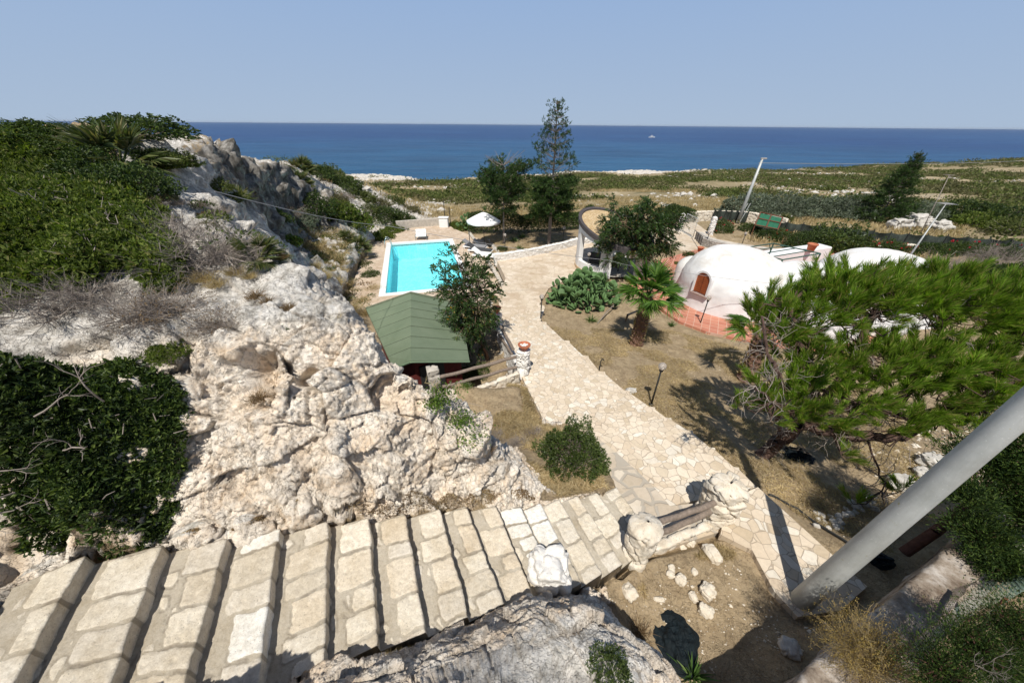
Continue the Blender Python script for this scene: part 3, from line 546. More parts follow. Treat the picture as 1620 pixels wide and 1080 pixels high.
# zone masks painted per vertex (what the ground is made of)
ROCKP = [[P(u, v, h)[:2] for u, v, h in q] for q in (
    [(-200, 1000, 3.1), (130, 875, 3.3), (440, 832, 3.7), (640, 808, 4.1), (853, 790, 4.75), (800, 740, 4.3), (740, 665, 3.4), (690, 600, 3.2), (600, 510, 2.0), (480, 415, 1.8), (340, 280, 1.35), (230, 240, 1.0), (200, 400, 1.45), (0, 480, 1.6), (-300, 500, 1.7)],
    [(400, 1090, 3.0), (520, 1050, 3.2), (700, 995, 3.4), (860, 930, 3.5), (990, 960, 3.65), (1070, 1080, 3.75), (1000, 1300, 3.2), (500, 1300, 2.5)])]
def rockmask(X, Y, z, slope, far):
    m = np.zeros(len(X))
    for p_ in ROCKP: m = np.maximum(m, sstep(-.25, .15, inpoly(X, Y, np.array(p_))))
    Zs = sstep(.55, 1.1, slope)*(1-sstep(1.2, 1.8, X)*(Y < 9)*(Y > -3)); m = np.maximum(m, Zs)
    # far hill and spur
    hill = sstep(-8, -11, X)*sstep(14, 17, Y)*(1-sstep(55, 75, Y)); m = np.maximum(m, .55*hill)
    valley = sstep(-6.5, -8, X)*sstep(9, 12, Y)*(1-sstep(40, 50, Y)); m = np.maximum(m, .50*valley)
    m = np.maximum(m, .4*((X < -3) & (Y < 14)))
    coast = sstep(CAMZ-15.0, CAMZ-16.0, z+.6*fbm(np.stack([X*.06, Y*.06, X*0], 1), 4, 3)); return np.maximum(m, coast)
def mk_ground():
    az = np.concatenate([np.linspace(-180, -98, 30)[:-1], np.linspace(-98, 98, 1000), np.linspace(98, 180, 30)[1:]]); az = np.radians(az)
    lr = np.concatenate([np.linspace(math.log(.12), 0, 40)[:-1], np.linspace(0, math.log(1.5), 130)[:-1], np.linspace(math.log(1.5), math.log(4.4), 500)[:-1], np.linspace(math.log(4.4), math.log(30), 330)[:-1], np.linspace(math.log(30), math.log(330), 260)]); r = np.exp(lr)
    A, Rr = np.meshgrid(az, r, indexing='ij'); X = (Rr*np.sin(A)); Y = (Rr*np.cos(A)); sh = X.shape; X = X.ravel(); Y = Y.ravel()
    z, fl = ground(X, Y, True)
    def nrm(X_, Y_, Z_):
        V = np.stack([X_, Y_, Z_], 1).reshape(sh[0], sh[1], 3); ga = np.gradient(V, axis=0); gr = np.gradient(V, axis=1); n = np.cross(gr, ga).reshape(-1, 3)
        n = n/(np.linalg.norm(n, axis=1, keepdims=True)+1e-12); n[n[:, 2] < 0] *= -1; return n
    n = nrm(X, Y, z); slope = np.sqrt(n[:, 0]**2+n[:, 1]**2)/(n[:, 2]+1e-6); rr = np.hypot(X, Y)
    rock = rockmask(X, Y, z, slope, rr)*(1-fl); far = sstep(30, 48, rr)
    V = np.stack([X, Y, z], 1)
    near = rock > .02
    p = V[near]; rn = rr[near]; a_ = rock[near]
    q = p+.08*np.stack([vnoise(p*1.7, 41), vnoise(p*1.7, 42), vnoise(p*1.7, 43)], 1)
    big = fbm(p*.8, 4, 5, .55)*.10
    h1, e1, _ = facet(q*np.array([1.9, 1.9, 2.4]), 3); h2, e2, _ = facet(q*5.2+3, 13); h3, e3, _ = facet(q*13.5+7, 17); h4, e4, _ = facet(q*31+2, 19)
    steep = sstep(.35, 1.0, slope[near]); flat_ = 1-steep
    f_ = h1*.14 - .03*(1-sstep(0, .07, e1)) + h2*.046 - .014*(1-sstep(0, .08, e2)) + h3*.022
    vn = 1-sstep(4, 7, rn); f_ = f_+vn*h4*.011
    g1, g2, gid = worley(q*np.array([5.5, 5.5, 5.5]), 23); pits = -.075*(1-sstep(.08, .32, g1))*(gid > .5)
    k1, k2, kid = worley(q*15, 27); pits = pits-.018*(1-sstep(.08, .35, k1))*(kid > .45)
    d = big + f_*(.30+.70*steep) + ridged(q*7, 5, 21)*.010 + pits*flat_ + fbm(q*22, 4, 31)*.010
    farm = sstep(10, 22, rn); d = d*(1-farm) + farm*(big*1.6 + h1*.22 + h2*.10 + facet(p*.7, 93)[0]*.45*steep)
    coastm = sstep(60, 90, rn); d = d*(1-coastm) + coastm*(.5*facet(p*.35, 91)[0]+.25*facet(p*.9, 92)[0])
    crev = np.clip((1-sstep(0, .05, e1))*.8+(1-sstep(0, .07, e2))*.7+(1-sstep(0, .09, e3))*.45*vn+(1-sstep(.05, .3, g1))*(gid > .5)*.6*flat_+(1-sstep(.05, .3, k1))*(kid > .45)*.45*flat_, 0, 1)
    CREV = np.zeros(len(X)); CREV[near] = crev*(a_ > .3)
    edge = sstep(0, .5, a_)*sstep(.3, .8, rn)*(1-.45*(1-sstep(1.4, 2.2, rn))); dam = 1-np.clip(sstep(200, 300, rn), 0, 1)
    V[near] += n[near]*(d*edge*dam)[:, None]*(1-.0*farm[:, None])
    rest = ~near; V[rest, 2] += fbm(V[rest]*2.2, 3, 71)*.02*(1-fl[rest])*sstep(.3, 2, rr[rest]) + fbm(V[rest]*.25, 3, 72)*.25*far[rest]
    # the shaded cliff leans out over its foot
    cl = np.array([[-12.9, 15.8], [-13.3, 17], [-14.0, 20], [-15.0, 23.5], [-16.1, 27]]); dn_ = np.full(len(X), 9.)
    sel = (X > -19) & (X < -10.5) & (Y > 14) & (Y < 29); xs, ys = X[sel], Y[sel]; dd_ = np.full(len(xs), 9.)
    for i in range(4): a_, b_ = cl[i], cl[i+1]; L2 = ((b_-a_)**2).sum(); t_ = np.clip(((xs-a_[0])*(b_-a_)[0]+(ys-a_[1])*(b_-a_)[1])/L2, 0, 1); dd_ = np.minimum(dd_, np.hypot(xs-a_[0]-t_*(b_-a_)[0], ys-a_[1]-t_*(b_-a_)[1]))
    hfr = np.clip((V[sel, 2]-(CAMZ-6.0))/5.0, 0, 1.1); sh_ = (1-sstep(.9, 2.6, dd_))*hfr*1.25; V[sel, 0] += sh_*.95; V[sel, 1] += sh_*.31; CLIFF_SHADE = np.zeros(len(X)); CLIFF_SHADE[sel] = (1-sstep(2.2, 4.0, dd_))*sstep(.4, .9, slope[sel])  # last mask: where shade is painted on the steep cliff face
    # hollows carved in the face
    for (u, v, rad, dep) in ((405, 590, .30, .50), (415, 625, .20, .3), (492, 600, .15, .26), (615, 620, .24, .32), (900, 985, .13, .25), (250, 575, .13, .3), (245, 620, .12, .25), (410, 480, .12, .14), (455, 488, .10, .12), (380, 520, .10, .12)):
        cc = on(u, v); dd = np.linalg.norm(V-cc, axis=1)/rad; m = dd < 1.6; k = .35*np.exp(-(dd[m]**2)*1.6)+.65*(1-sstep(.55, 1.0, dd[m]+.25*vnoise(V[m]*9, 7))); V[m] -= n[m]*(dep*k)[:, None]
    warm = sstep(.35, .9, slope)*sstep(-.2, 1.2, CAMZ-z-1.4)*(1-sstep(7, 12, rr)); warm = np.maximum(warm, .4*(rr > 40))
    warm = warm*(1-.5*(rr < 1.9)*(X > -1)); warm = np.where((X < -10) & (rr < 60), 0, warm)
    na, nr = sh; i, j = np.meshgrid(np.arange(na-1), np.arange(nr-1), indexing='ij'); i = i.ravel(); j = j.ravel()
    F = np.stack([i*nr+j, i*nr+j+1, (i+1)*nr+j+1, (i+1)*nr+j], 1)
    F = F[:, ::-1]
    me = npmesh('terrain', V, F, [T_M], smooth=True, attrs={'rock': rock, 'warm': warm, 'far': far, 'crev': CREV, 'stain_shade': CLIFF_SHADE})
    return link('terrain', me), V, rock
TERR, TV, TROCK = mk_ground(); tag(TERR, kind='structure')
# sea: one sheet to the horizon
m = MB(); n_ = 96; rad = [60, 120, 200, 400, 800, 1600, 4000, 9000, 20000]; vs = []
for r_ in rad:
    for j in range(n_): t = 2*math.pi*j/n_; vs.append((r_*math.sin(t), r_*math.cos(t), CAMZ-H_SEA))
m.add(vs, [(i*n_+j, i*n_+(j+1) % n_, (i+1)*n_+(j+1) % n_, (i+1)*n_+j) for i in range(len(rad)-1) for j in range(n_)])
tag(m.build('sea', SEA), kind='structure')
# ---------------------------------------------------------------- paved surfaces
def slab(name, pl, h, mat, th=.2, parent=None, kind='structure'):
    m = MB(); m.prism([tuple(p) for p in pl], CAMZ-h-th, CAMZ-h); o = m.build(name, mat, parent); 
    if kind: tag(o, kind=kind)
    return o
def notch_slab(name, outer, hole, h, mat, th=.25):
    """slab with a rectangular hole, as one sheet with sides"""
    import bmesh
    bm = bmesh.new(); es = []
    for loop in (outer, hole):
        vs = [bm.verts.new((p[0], p[1], CAMZ-h)) for p in loop]
        for i in range(len(vs)): es.append(bm.edges.new((vs[i], vs[(i+1) % len(vs)])))
    bmesh.ops.triangle_fill(bm, edges=es, use_beauty=True)
    for f in bm.faces:
        if f.normal.z < 0: f.normal_flip()
    r_ = bmesh.ops.extrude_face_region(bm, geom=bm.faces[:]); vv = [g for g in r_['geom'] if isinstance(g, bmesh.types.BMVert)]
    for v in vv: v.co.z -= th
    bmesh.ops.recalc_face_normals(bm, faces=bm.faces[:]); me = bpy.data.meshes.new(name); bm.to_mesh(me); bm.free(); me.materials.append(mat); return link(name, me)
slab('courtyard_paving', Z_COURT, H_COURT, FLAGF, .5)
tag(notch_slab('pool_deck', Z_DECK, POOLP, H_DECK, DECK), kind='structure')
slab('terracotta_terrace', Z_TERR, H_TERR, TILE, .3); slab('driveway', Z_DRIVE, 7.7, GRAV, .25)
slab('flagstone_path', Z_FLAG2, 5.5, FLAG, .14); 
m = MB()
for p_, h in WALK: m.prism([tuple(q) for q in p_], CAMZ-h-.3, CAMZ-h)
tag(m.build('stepped_path', FLAG), kind='structure')
m = MB()
for p_, h in COB: m.prism([tuple(q) for q in p_], CAMZ-h-.3, CAMZ-h)
m.prism([tuple(q) for q in Z_LAND], CAMZ-5.6-.3, CAMZ-5.6)
tag(m.build('cobbled_path', LAND), kind='structure')
# ---------------------------------------------------------------- the flight of hewn steps
STAIRS = thing('stone_staircase', 'flight of rough limestone steps with mortar joints running along the cream rock face', 'staircase', (0, 0, 0))
def mk_step_mesh(k, f0, n0, f1, n1, h, hn, seed):
    f0, n0, f1, n1 = [np.array(a) for a in (f0, n0, f1, n1)]
    L = np.linalg.norm(n1-f1); T = np.linalg.norm((f1+n1)/2-(f0+n0)/2); rise = hn-h+.06
    ns = int(L/.012); nt = max(12, int((T+.06)/.014)); nr = 14
    s = np.linspace(0, 1, ns); prof = [(t, 0) for t in np.linspace(-.06/T, 1, nt)] + [(1, d) for d in np.linspace(0, rise, nr+1)[1:]]
    prof = np.array(prof); S, I = np.meshgrid(s, np.arange(len(prof)), indexing='ij'); S = S.ravel(); I = I.ravel(); t = prof[I, 0]; dn = prof[I, 1]
    far = f0[None]*(1-t)[:, None]+f1[None]*t[:, None]; near = n0[None]*(1-t)[:, None]+n1[None]*t[:, None]; xy = far*(1-S)[:, None]+near*S[:, None]
    # stones: long blocks along the front edge, smaller ones behind
    sm = S*L; tm = t*T; g = np.random.default_rng(seed+50); cuts = [0]
    while cuts[-1] < L: cuts.append(cuts[-1]+g.uniform(.18, .40))
    cuts = np.array(cuts); wob = .014*vnoise(np.stack([sm*9, tm*9, S*0+seed], 1), seed)+.009*vnoise(np.stack([sm*28, tm*28, S*0+seed], 1), seed+1)
    sq = sm+wob+.05*(tm-.2)*g.uniform(-1, 1); ci = np.clip(np.searchsorted(cuts, sq)-1, 0, len(cuts)-2)
    dl = sq-cuts[ci]; dr = cuts[np.clip(ci+1, 0, len(cuts)-1)]-sq; depth = g.uniform(T*.5, T*.88, len(cuts)); miss = g.uniform(0, 1, len(cuts)); dfb = tm+wob-(T-depth[ci])
    rnd = .045; ex = np.minimum(np.minimum(dl, dr), dfb); mort = .022
    corner = np.hypot(np.maximum(rnd-np.minimum(dl, dr), 0), np.maximum(rnd-dfb, 0)); front = np.minimum(rnd-corner, ex)
    tone = g.uniform(0, .85, len(cuts))[ci]; big_ = g.uniform(0, 1, len(cuts)); tone = np.where(big_[ci] > .91, 1., tone)
    # back row of small stones
    f1_, f2_, id_ = worley(np.stack([sm*5.2, tm*6.5, S*0+seed*1.7], 1), seed+3); back = np.where(id_ > .55, (f2_-f1_)*.12-.02, -.02); back = np.where(dfb < -.015, back, -.1)
    e = np.maximum(front, back); tone = np.where(back > front, id_*.7, tone); st = sstep(mort*.4, mort*1.3, e)
    st = np.where((dn > 0), np.maximum(st*sstep(rise*1.02, rise*.75, dn), 0), st)
    edg = np.exp(-((e-.006)/.007)**2)*(dn <= rise*.7); e3_ = vnoise(np.stack([sm*7, tm*7, S*0+seed], 1), seed+21); edg = edg*sstep(-.35, .3, e3_)
    z = CAMZ-h-dn-edg*.003; up = st*.005+st*sstep(.01, .05, e)*.002; rough = fbm(np.stack([xy[:, 0]*14, xy[:, 1]*14, z*14], 1), 4, seed+8)*.0035*st
    pock = -.007*(vnoise(np.stack([xy[:, 0]*33, xy[:, 1]*33, z*33], 1), seed+9) > .55)*st
    D = (f1+n1)/2-(f0+n0)/2; D /= np.linalg.norm(D); ontop = (dn <= 0)
    nose = sstep(.03, 0, T-tm)*ontop + (~ontop)*1.0
    out = nose*(st*.006+.010*vnoise(np.stack([sm*4, S*0, S*0+seed], 1), seed+4)+.006*vnoise(np.stack([sm*17, z*9, S*0+seed], 1), seed+6)) + (~ontop)*(rough*1.5)
    z = z+np.where(ontop, up+rough+pock, 0)-np.where(ontop, sstep(.012, 0, T-tm)*.006, 0)+.008*vnoise(np.stack([sm*2, tm*2, S*0+seed], 1), seed+7)
    xy = xy+D[None]*out[:, None]; V = np.stack([xy[:, 0], xy[:, 1], z], 1); np_ = len(prof)
    i, j = np.meshgrid(np.arange(ns-1), np.arange(np_-1), indexing='ij'); i = i.ravel(); j = j.ravel(); F = np.stack([i*np_+j, (i+1)*np_+j, (i+1)*np_+j+1, i*np_+j+1], 1)
    # near end wall
    b = len(V); ends = []; 
    for ii in (0, ns-1):
        base = V[ii*np_:(ii+1)*np_].copy(); base[:, 2] = CAMZ-hn-.35; V = np.concatenate([V, base]); jj = np.arange(np_-1)
        ends.append(np.stack([ii*np_+jj, ii*np_+jj+1, b+jj+1, b+jj], 1)); b += np_
        st = np.concatenate([st, np.full(np_, .9)]); edg = np.concatenate([edg, np.zeros(np_)]); tone = np.concatenate([tone, np.full(np_, .3)])
    F = np.concatenate([F]+ends)
    return npmesh('step', V, F, [STEP], smooth=True, attrs={'stone': st, 'tone': tone, 'edg': edg})
for k, (f0, n0, f1, n1, h) in enumerate(STEPP):
    hn = EDGES[k+2][2] if k+2 < len(EDGES) else 5.6
    link('step', mk_step_mesh(k, f0, n0, f1, n1, h, hn, k), STAIRS)
# ---------------------------------------------------------------- swimming pool
zt = CAMZ-H_DECK
PO = thing('swimming_pool', 'rectangular turquoise swimming pool with a white coping beside the green roofed hut', 'pool', (0, 0, 0))
m = MB(); c4 = POOLP; zb = zt-1.35
m.add([(p[0], p[1], zb) for p in c4]+[(p[0], p[1], zt+.0) for p in c4], [(0, 1, 2, 3)]+[(i, i+4, (i+1) % 4+4, (i+1) % 4) for i in range(4)]); m.build('pool_basin', POOLF, PO)
m = MB(); wz = zt-.13; m.add([(p[0], p[1], wz) for p in c4], [(3, 2, 1, 0)]); m.build('water_surface', POOLW, PO)
m = MB(); cw = .33
def ring(o_, i_, z0, z1):
    for i in range(4):
        j = (i+1) % 4; a, b, c_, d = o_[i], o_[j], i_[j], i_[i]; m.prism([a, b, c_, d], z0, z1)
ring([pool(-cw, -cw), pool(POOL_L+cw, -cw), pool(POOL_L+cw, POOL_W+cw), pool(-cw, POOL_W+cw)], [pool(.03, .03), pool(POOL_L-.03, .03), pool(POOL_L-.03, POOL_W-.03), pool(.03, POOL_W-.03)], zt-.1, zt+.035)
m.build('coping', WHITEP, PO)
m = MB()
for off in (0, .5):
    a = pool(POOL_L-.9+off, 0); pts = []
    for (b_, z_) in ((.12, -1.0), (.12, .0), (.10, .35), (.02, .6), (-.12, .72), (-.28, .66), (-.38, .45), (-.4, .03)):
        q = pool(POOL_L-1.0+off, b_); pts.append((q[0], q[1], zt+z_))
    m.tube(pts, .025, 8)
m.build('ladder', simple('stainless_steel', (.55, .56, .57), .25, .05, 5, .02, .001, .5, 1.), PO, smooth=True)
# ---------------------------------------------------------------- buildings and fixed things
def Z(h): return CAMZ-h
def V3(x, y, h): return Vector((x, y, CAMZ-h))
# hut with the green roof
def hut():
    t = thing('garden_hut', 'hut with a green gable roof and dark red board walls, beside the pool', 'hut')
    F = V3(-2.92, 8.13, 5.8); B = V3(-4.10, 12.80, 5.8); RE = V3(-1.38, 9.15, 6.5); LE = V3(-3.74, 8.72, 6.5)
    RB = V3(-2.25, 13.3, 6.5); LB = V3(-6.05, 12.75, 6.5)
    m = MB(); n = 7
    def strip(a0, a1, b0, b1, mat_i):      # a: ridge front/back ; b: eave front/back
        for i in range(n):
            p0, p1 = a0.lerp(a1, i/n), a0.lerp(a1, (i+1)/n+.004); q0, q1 = b0.lerp(b1, i/n), b0.lerp(b1, (i+1)/n+.004); dz = Vector((0, 0, .012*(1+(i % 2))*.7)); up = Vector((0, 0, .012))
            # each course overlaps the next one down, like shingled sheet
            a, b, c_, d = p0+up*0, p1+up*1.2, q1+up*1.2, q0+up*0
            lo = Vector((0, 0, -.09)); vs = [a, b, c_, d, a+lo, b+lo, c_+lo, d+lo]
            m.add(vs, [(0, 3, 2, 1), (4, 5, 6, 7), (0, 1, 5, 4), (1, 2, 6, 5), (2, 3, 7, 6), (3, 0, 4, 7)])
    strip(B, F, RB, RE, 0); strip(F, B, LE, LB, 0); rf = m.build('roof', ROOFG, t); m = MB()
    for i in range(1, n):
        for (a0, a1, b0, b1) in ((B, F, RB, RE), (B, F, LB, LE)): m.tube([a0.lerp(a1, i/n)+Vector((0, 0, .012)), b0.lerp(b1, i/n)+Vector((0, 0, .012))], .011, 4)
    m.build('seams', ROOFD, rf)
    m = MB()
    for a, b in ((F, RE), (F, LE)): m.tube([a+Vector((0, -.02, -.04)), b+Vector((0, -.02, -.04))], .035, 6)
    m.build('roof_edge', simple('roof_edge_trim', (.17, .24, .15), .7, .1), rf)
    m = MB(); m.tube([B+Vector((0, .0, .02)), B.lerp(RB, .5)+Vector((0, 0, .02)), RB+Vector((0, 0, .02))], .05, 6); m.tube([B+Vector((0, .0, .02)), LB+Vector((0, 0, .02))], .05, 6)
    m.build('ridge_flashing', simple('worn_flashing', (.13, .15, .10), .9, .3), rf)
    m = MB(); cen = (F+B+RE+LE+RB+LB)/6; ins = [p.lerp(Vector((cen.x, cen.y, p.z)), .16) for p in (RE, RB, B, LB, LE, F)]
    m.prism([(p.x, p.y) for p in ins], [Z(8.3)]*6, [p.z-.12 for p in ins]); m.build('wall', REDW, t)
    d = Vector((RE.x-F.x, RE.y-F.y, 0)).normalized(); a = ins[5].lerp(ins[0], .35); m = MB(); m.box((a.x, a.y-.03, Z(8.3)+.95), (.8, .06, 1.9), math.atan2(d.y, d.x), bev=.01); m.build('door', DARKM, t)
hut()
# stone pillars with flower bowls, log rails, low walls left of the path
def rockpillar(label, cat, x, y, zb, zt, w_, mat, seed, name='stone_pillar', crack=5.0, sq=.55):
    H = zt-zb; n = 90; a = np.linspace(0, 2*np.pi, 110, endpoint=False); s = np.linspace(0, 1, n); S, A = np.meshgrid(s, a, indexing='ij')
    S = S.ravel(); A = A.ravel(); ca, sa = np.cos(A), np.sin(A); e = sq; k = (np.abs(ca)**(2/e)+np.abs(sa)**(2/e))**(-e/2)
    r = w_/2*k*(1.0+.05*np.sin(S*5+seed)); top = sstep(.93, 1, S); r = r*(1-top*.92)
    V = np.stack([r*ca, r*sa, S*H-top*0.0], 1); q = V*crack*np.array([1, 1, 1.35])+seed*3.7+.35*np.stack([vnoise(V*4, seed), vnoise(V*4, seed+1), vnoise(V*4, seed+2)], 1)
    hh, ee, cid = facet(q, seed+2); dd = hh*.030*5/crack-.035*(1-sstep(0, .16, ee))+(cid-.5)*.03; dd = dd+facet(V*14+seed, seed+7)[0]*.010+fbm(V*26, 3, seed+3)*.004
    N = np.stack([ca, sa, 0*ca], 1)*(1-top)[:, None]+np.array([0, 0, 1.])*top[:, None]; V = V+N*dd[:, None]
    m_ = len(a); i, j = np.meshgrid(np.arange(n-1), np.arange(m_), indexing='ij'); i = i.ravel(); j = j.ravel(); j2 = (j+1) % m_
    F = np.stack([i*m_+j, i*m_+j2, (i+1)*m_+j2, (i+1)*m_+j], 1)
    o = link(name, npmesh(name, V, F, [mat], smooth=True), None, (x, y, zb), seed*1.3); return tag(o, label, cat)
rockpillar('tall knobbly pillar of cream stones at the edge of the stairs, nearest the hewn steps, with log rails on its right', 'pillar', 1.84, 2.62, Z(5.75), Z(4.50), .36, ROCKW, 3, crack=3.4, sq=.8)
rockpillar('pillar of piled cream stones at the right end of the two grey log rails beside the landing', 'pillar', 3.47, 3.42, Z(5.9), Z(4.72), .52, ROCKW, 5, crack=4.0, sq=.85)
tag(lumpy('white_boulder', WSTONE, (.54, .55, .64), .12, 2.6, 4, 60, .18, loc=(.50, 2.08, Z(4.98)), crack=2.2), 'large white block of stone on the hewn steps, left of the knobbly pillar', 'boulder')
P1, P2 = on(828, 596, 6.9), on(786, 535, 7.4)
rockpillar('whitewashed stone pillar carrying the bowl filled with white pebbles, where the rails meet', 'pillar', P1[0]-.02, P1[1]+.12, Z(6.95), Z(6.08), .42, WSTONE, 7, crack=6)
rockpillar('whitewashed stone pillar further down the path, carrying the terracotta bowl on a red foot', 'pillar', P2[0], P2[1]+.1, Z(7.5), Z(6.72), .40, WSTONE, 8, crack=6)
def bowl(x, y, z, label, fill, foot=None, r=.2):
    t = thing('flower_bowl', label, 'bowl', (x, y, z))
    m = MB(); b = .05 if foot else 0
    m.lathe([(0, b), (r*.55, b), (r*.6, b+.01), (r*.93, b+.12), (r, b+.13), (r*1.04, b+.16), (r*1.0, b+.165), (r*.9, b+.15), (r*.82, b+.10), (0, b+.10)], n=28); m.build('bowl_body', TERRA, t, smooth=True)
    if foot: m = MB(); m.lathe([(0, 0), (r*.5, 0), (r*.42, .055), (0, .055)], n=20); m.build('foot', foot, t, smooth=True)
    if fill == 'pebbles':
        m = MB()
        for i in range(16): a = random.uniform(0, 6.3); q = random.uniform(0, r*.62); m.box((q*math.cos(a), q*math.sin(a), b+.115+random.uniform(0, .02)), (random.uniform(.04, .08), random.uniform(.04, .07), .035), a*2, bev=.015)
        m.build('pebbles', WSTONE, t)
    else: m = MB(); m.lathe([(0, b+.125), (r*.86, b+.12)], n=20); m.build('soil', simple('bowl_soil', (.16, .10, .06), .95), t)
bowl(P1[0]-.0, P1[1]+.10, Z(6.06), 'round terracotta bowl filled with white pebbles on the corner pillar', 'pebbles')
bowl(P2[0], P2[1]+.1, Z(6.70), 'round terracotta bowl of dry soil on a bright red foot, on the further pillar', 'soil', simple('red_plastic', (.55, .02, .02), .4, .05))
def log(name, a, b, r, label, cat='rail', seed=0):
    a, b = Vector(a), Vector(b); n = 22; pts = []; g = random.Random(seed)
    for i in range(n+1):
        p = a.lerp(b, i/n); p.z += .012*math.sin(i*.7+seed)-.015*math.sin(math.pi*i/n); pts.append(p)
    m = MB(); m.tube(pts, [r*(1+.06*g.uniform(-1, 1)) for _ in pts], 12); o = m.build(name, WOODG, None, smooth=False); return tag(o, label, cat)
ra, rb = P(697, 602, 6.35), P(815, 568, 6.35)
log('log_rail', P(690, 598, 6.35), P(817, 564, 6.40), .055, 'upper round log of the rail between the rock and the corner pillar', seed=1)
log('log_rail', P(700, 612, 6.62), P(817, 580, 6.70), .050, 'brown lower log of the rail between the rock and the corner pillar', seed=2)
log('log_rail', P(792, 516, 6.95), P(812, 552, 6.55), .055, 'upper log between the two pillars with bowls', seed=3)
log('log_rail', P(790, 528, 7.20), P(810, 560, 6.85), .050, 'lower log between the two pillars with bowls', seed=4)
log('log_rail', P(774, 492, 7.10), P(783, 508, 6.95), .055, 'short grey log rail beyond the further pillar, under the leafy tree', seed=5)
log('log_rail', P(1042, 826, 5.02), P(1134, 794, 5.08), .045, 'upper grey log between the two cream stone pillars by the landing', seed=6)
log('log_rail', P(1038, 846, 5.22), P(1130, 806, 5.26), .045, 'lower grey log between the two cream stone pillars by the landing', seed=7)
def rubble(name, a, b, th, zb, zt, mat, label, cat='wall', seed=0, zt2=None, curve=None, crack=6.5, white=False):
    """a low wall of stones between ground points, as one displaced sheet"""
    pts = curve or [a, b]; pts = [np.array(p, float)[:2] for p in pts]; L = [0]
    for i in range(len(pts)-1): L.append(L[-1]+np.linalg.norm(pts[i+1]-pts[i]))
    n = max(10, int(L[-1]/.035)); s = np.linspace(0, L[-1], n); px = np.interp(s, L, [p[0] for p in pts]); py = np.interp(s, L, [p[1] for p in pts])
    tx = np.gradient(px); ty = np.gradient(py); q = np.hypot(tx, ty); nx, ny = -ty/q, tx/q
    zt2 = zt if zt2 is None else zt2; H = zt-zb; mm = int(H/.04)+3; prof = [(-.5, z) for z in np.linspace(0, 1, mm)]+[(x, 1) for x in np.linspace(-.5, .5, max(4, int(th/.04)))[1:-1]]+[(.5, z) for z in np.linspace(1, 0, mm)]
    prof = np.array(prof); S, I = np.meshgrid(np.arange(n), np.arange(len(prof)), indexing='ij'); S = S.ravel(); I = I.ravel(); o = prof[I, 0]*th; zz = prof[I, 1]
    ztop = zt+(zt2-zt)*s[S]/L[-1]; V = np.stack([px[S]+nx[S]*o, py[S]+ny[S]*o, zb+(ztop-zb)*zz], 1)
    out = np.stack([nx[S]*np.sign(o)*(zz < 1), ny[S]*np.sign(o)*(zz < 1), (zz >= 1)*1.], 1); hh, ee, cid = facet(V*crack+seed*3, seed+11); dd = hh*.10/crack+(cid-.5)*.08/crack-.14/crack*(1-sstep(0, .14, ee))+fbm(V*14, 3, seed)*.008
    V = V+out*dd[:, None]; k = len(prof); i, j = np.meshgrid(np.arange(n-1), np.arange(k-1), indexing='ij'); i = i.ravel(); j = j.ravel(); F = np.stack([i*k+j, (i+1)*k+j, (i+1)*k+j+1, i*k+j+1], 1)
    b0 = len(V); V = np.concatenate([V, V[:k].mean(0)[None], V[-k:].mean(0)[None]]); caps = np.array([[j, j+1, b0, b0] for j in range(k-1)]+[[(n-1)*k+j+1, (n-1)*k+j, b0+1, b0+1] for j in range(k-1)])
    me = bpy.data.meshes.new(name); me.from_pydata(V.tolist(), [], F.tolist()+[tuple(c_[:3]) for c_ in caps.tolist()]); me.materials.append(mat); me.polygons.foreach_set('use_smooth', [True]*len(me.polygons)); me.update()
    return tag(link(name, me), label, cat)
rubble('low_wall', P(676, 640, 6.6), P(820, 596, 6.85), .16, Z(7.2), Z(6.66), ROCKW, 'low pale stone kerb wall under the log rail beside the dry grass', seed=1, crack=5)
rubble('low_wall', P(790, 522, 7.3), P(826, 590, 6.85), .2, Z(7.8), Z(7.2), WSTONE, 'short whitewashed wall between the two pillars with bowls', seed=2, zt2=Z(6.75))
rubble('low_wall', P(1034, 868, 5.6), P(1138, 826, 5.6), .13, Z(5.9), Z(5.53), ROCKW, 'low white stone kerb under the grey logs by the landing', seed=3, crack=5)
rubble('low_wall', P(884, 918, 5.2), P(1000, 880, 5.5), .16, Z(5.9), Z(5.0), ROCKW, 'rough stone side wall of the lowest hewn steps', seed=9, crack=6, zt2=Z(5.48))
rubble('block', P(676, 592, 6.2), P(694, 588, 6.2), .28, Z(6.7), Z(6.02), CONC, 'square whitish block of stone at the left end of the log rail', 'block', seed=4, crack=3)
rubble('garden_wall', 0, 0, .32, Z(7.9), Z(7.05), WSTONE, 'long curved whitewashed dry stone wall between the courtyard and the lawn', seed=5, curve=[P(*a) for a in ((782, 412, 7.5), (810, 409, 7.5), (850, 402, 7.5), (890, 393, 7.5), (914, 386, 7.5))], crack=5)
rubble('garden_wall', 0, 0, .3, Z(7.9), Z(7.1), WSTONE, 'short whitewashed wall seen past the white column of the round pavilion', seed=6, curve=[P(*a) for a in ((921, 386, 7.5), (960, 379, 7.5), (1000, 374, 7.5))], crack=5)
m = MB(); pts = [P(628, 362, 8.3), P(664, 359, 8.3), P(702, 356, 8.3)]
for i in range(2):
    a, b = pts[i], pts[i+1]; d = b-a; m.box(((a+b)/2+np.array([0, 0, .32])).tolist(), (np.linalg.norm(d[:2])+.02, .22, .75+.004*i), math.atan2(d[1], d[0]), bev=.02)
tag(m.build('end_wall', CONC), 'plain plastered wall closing the far end of the pool deck', 'wall')
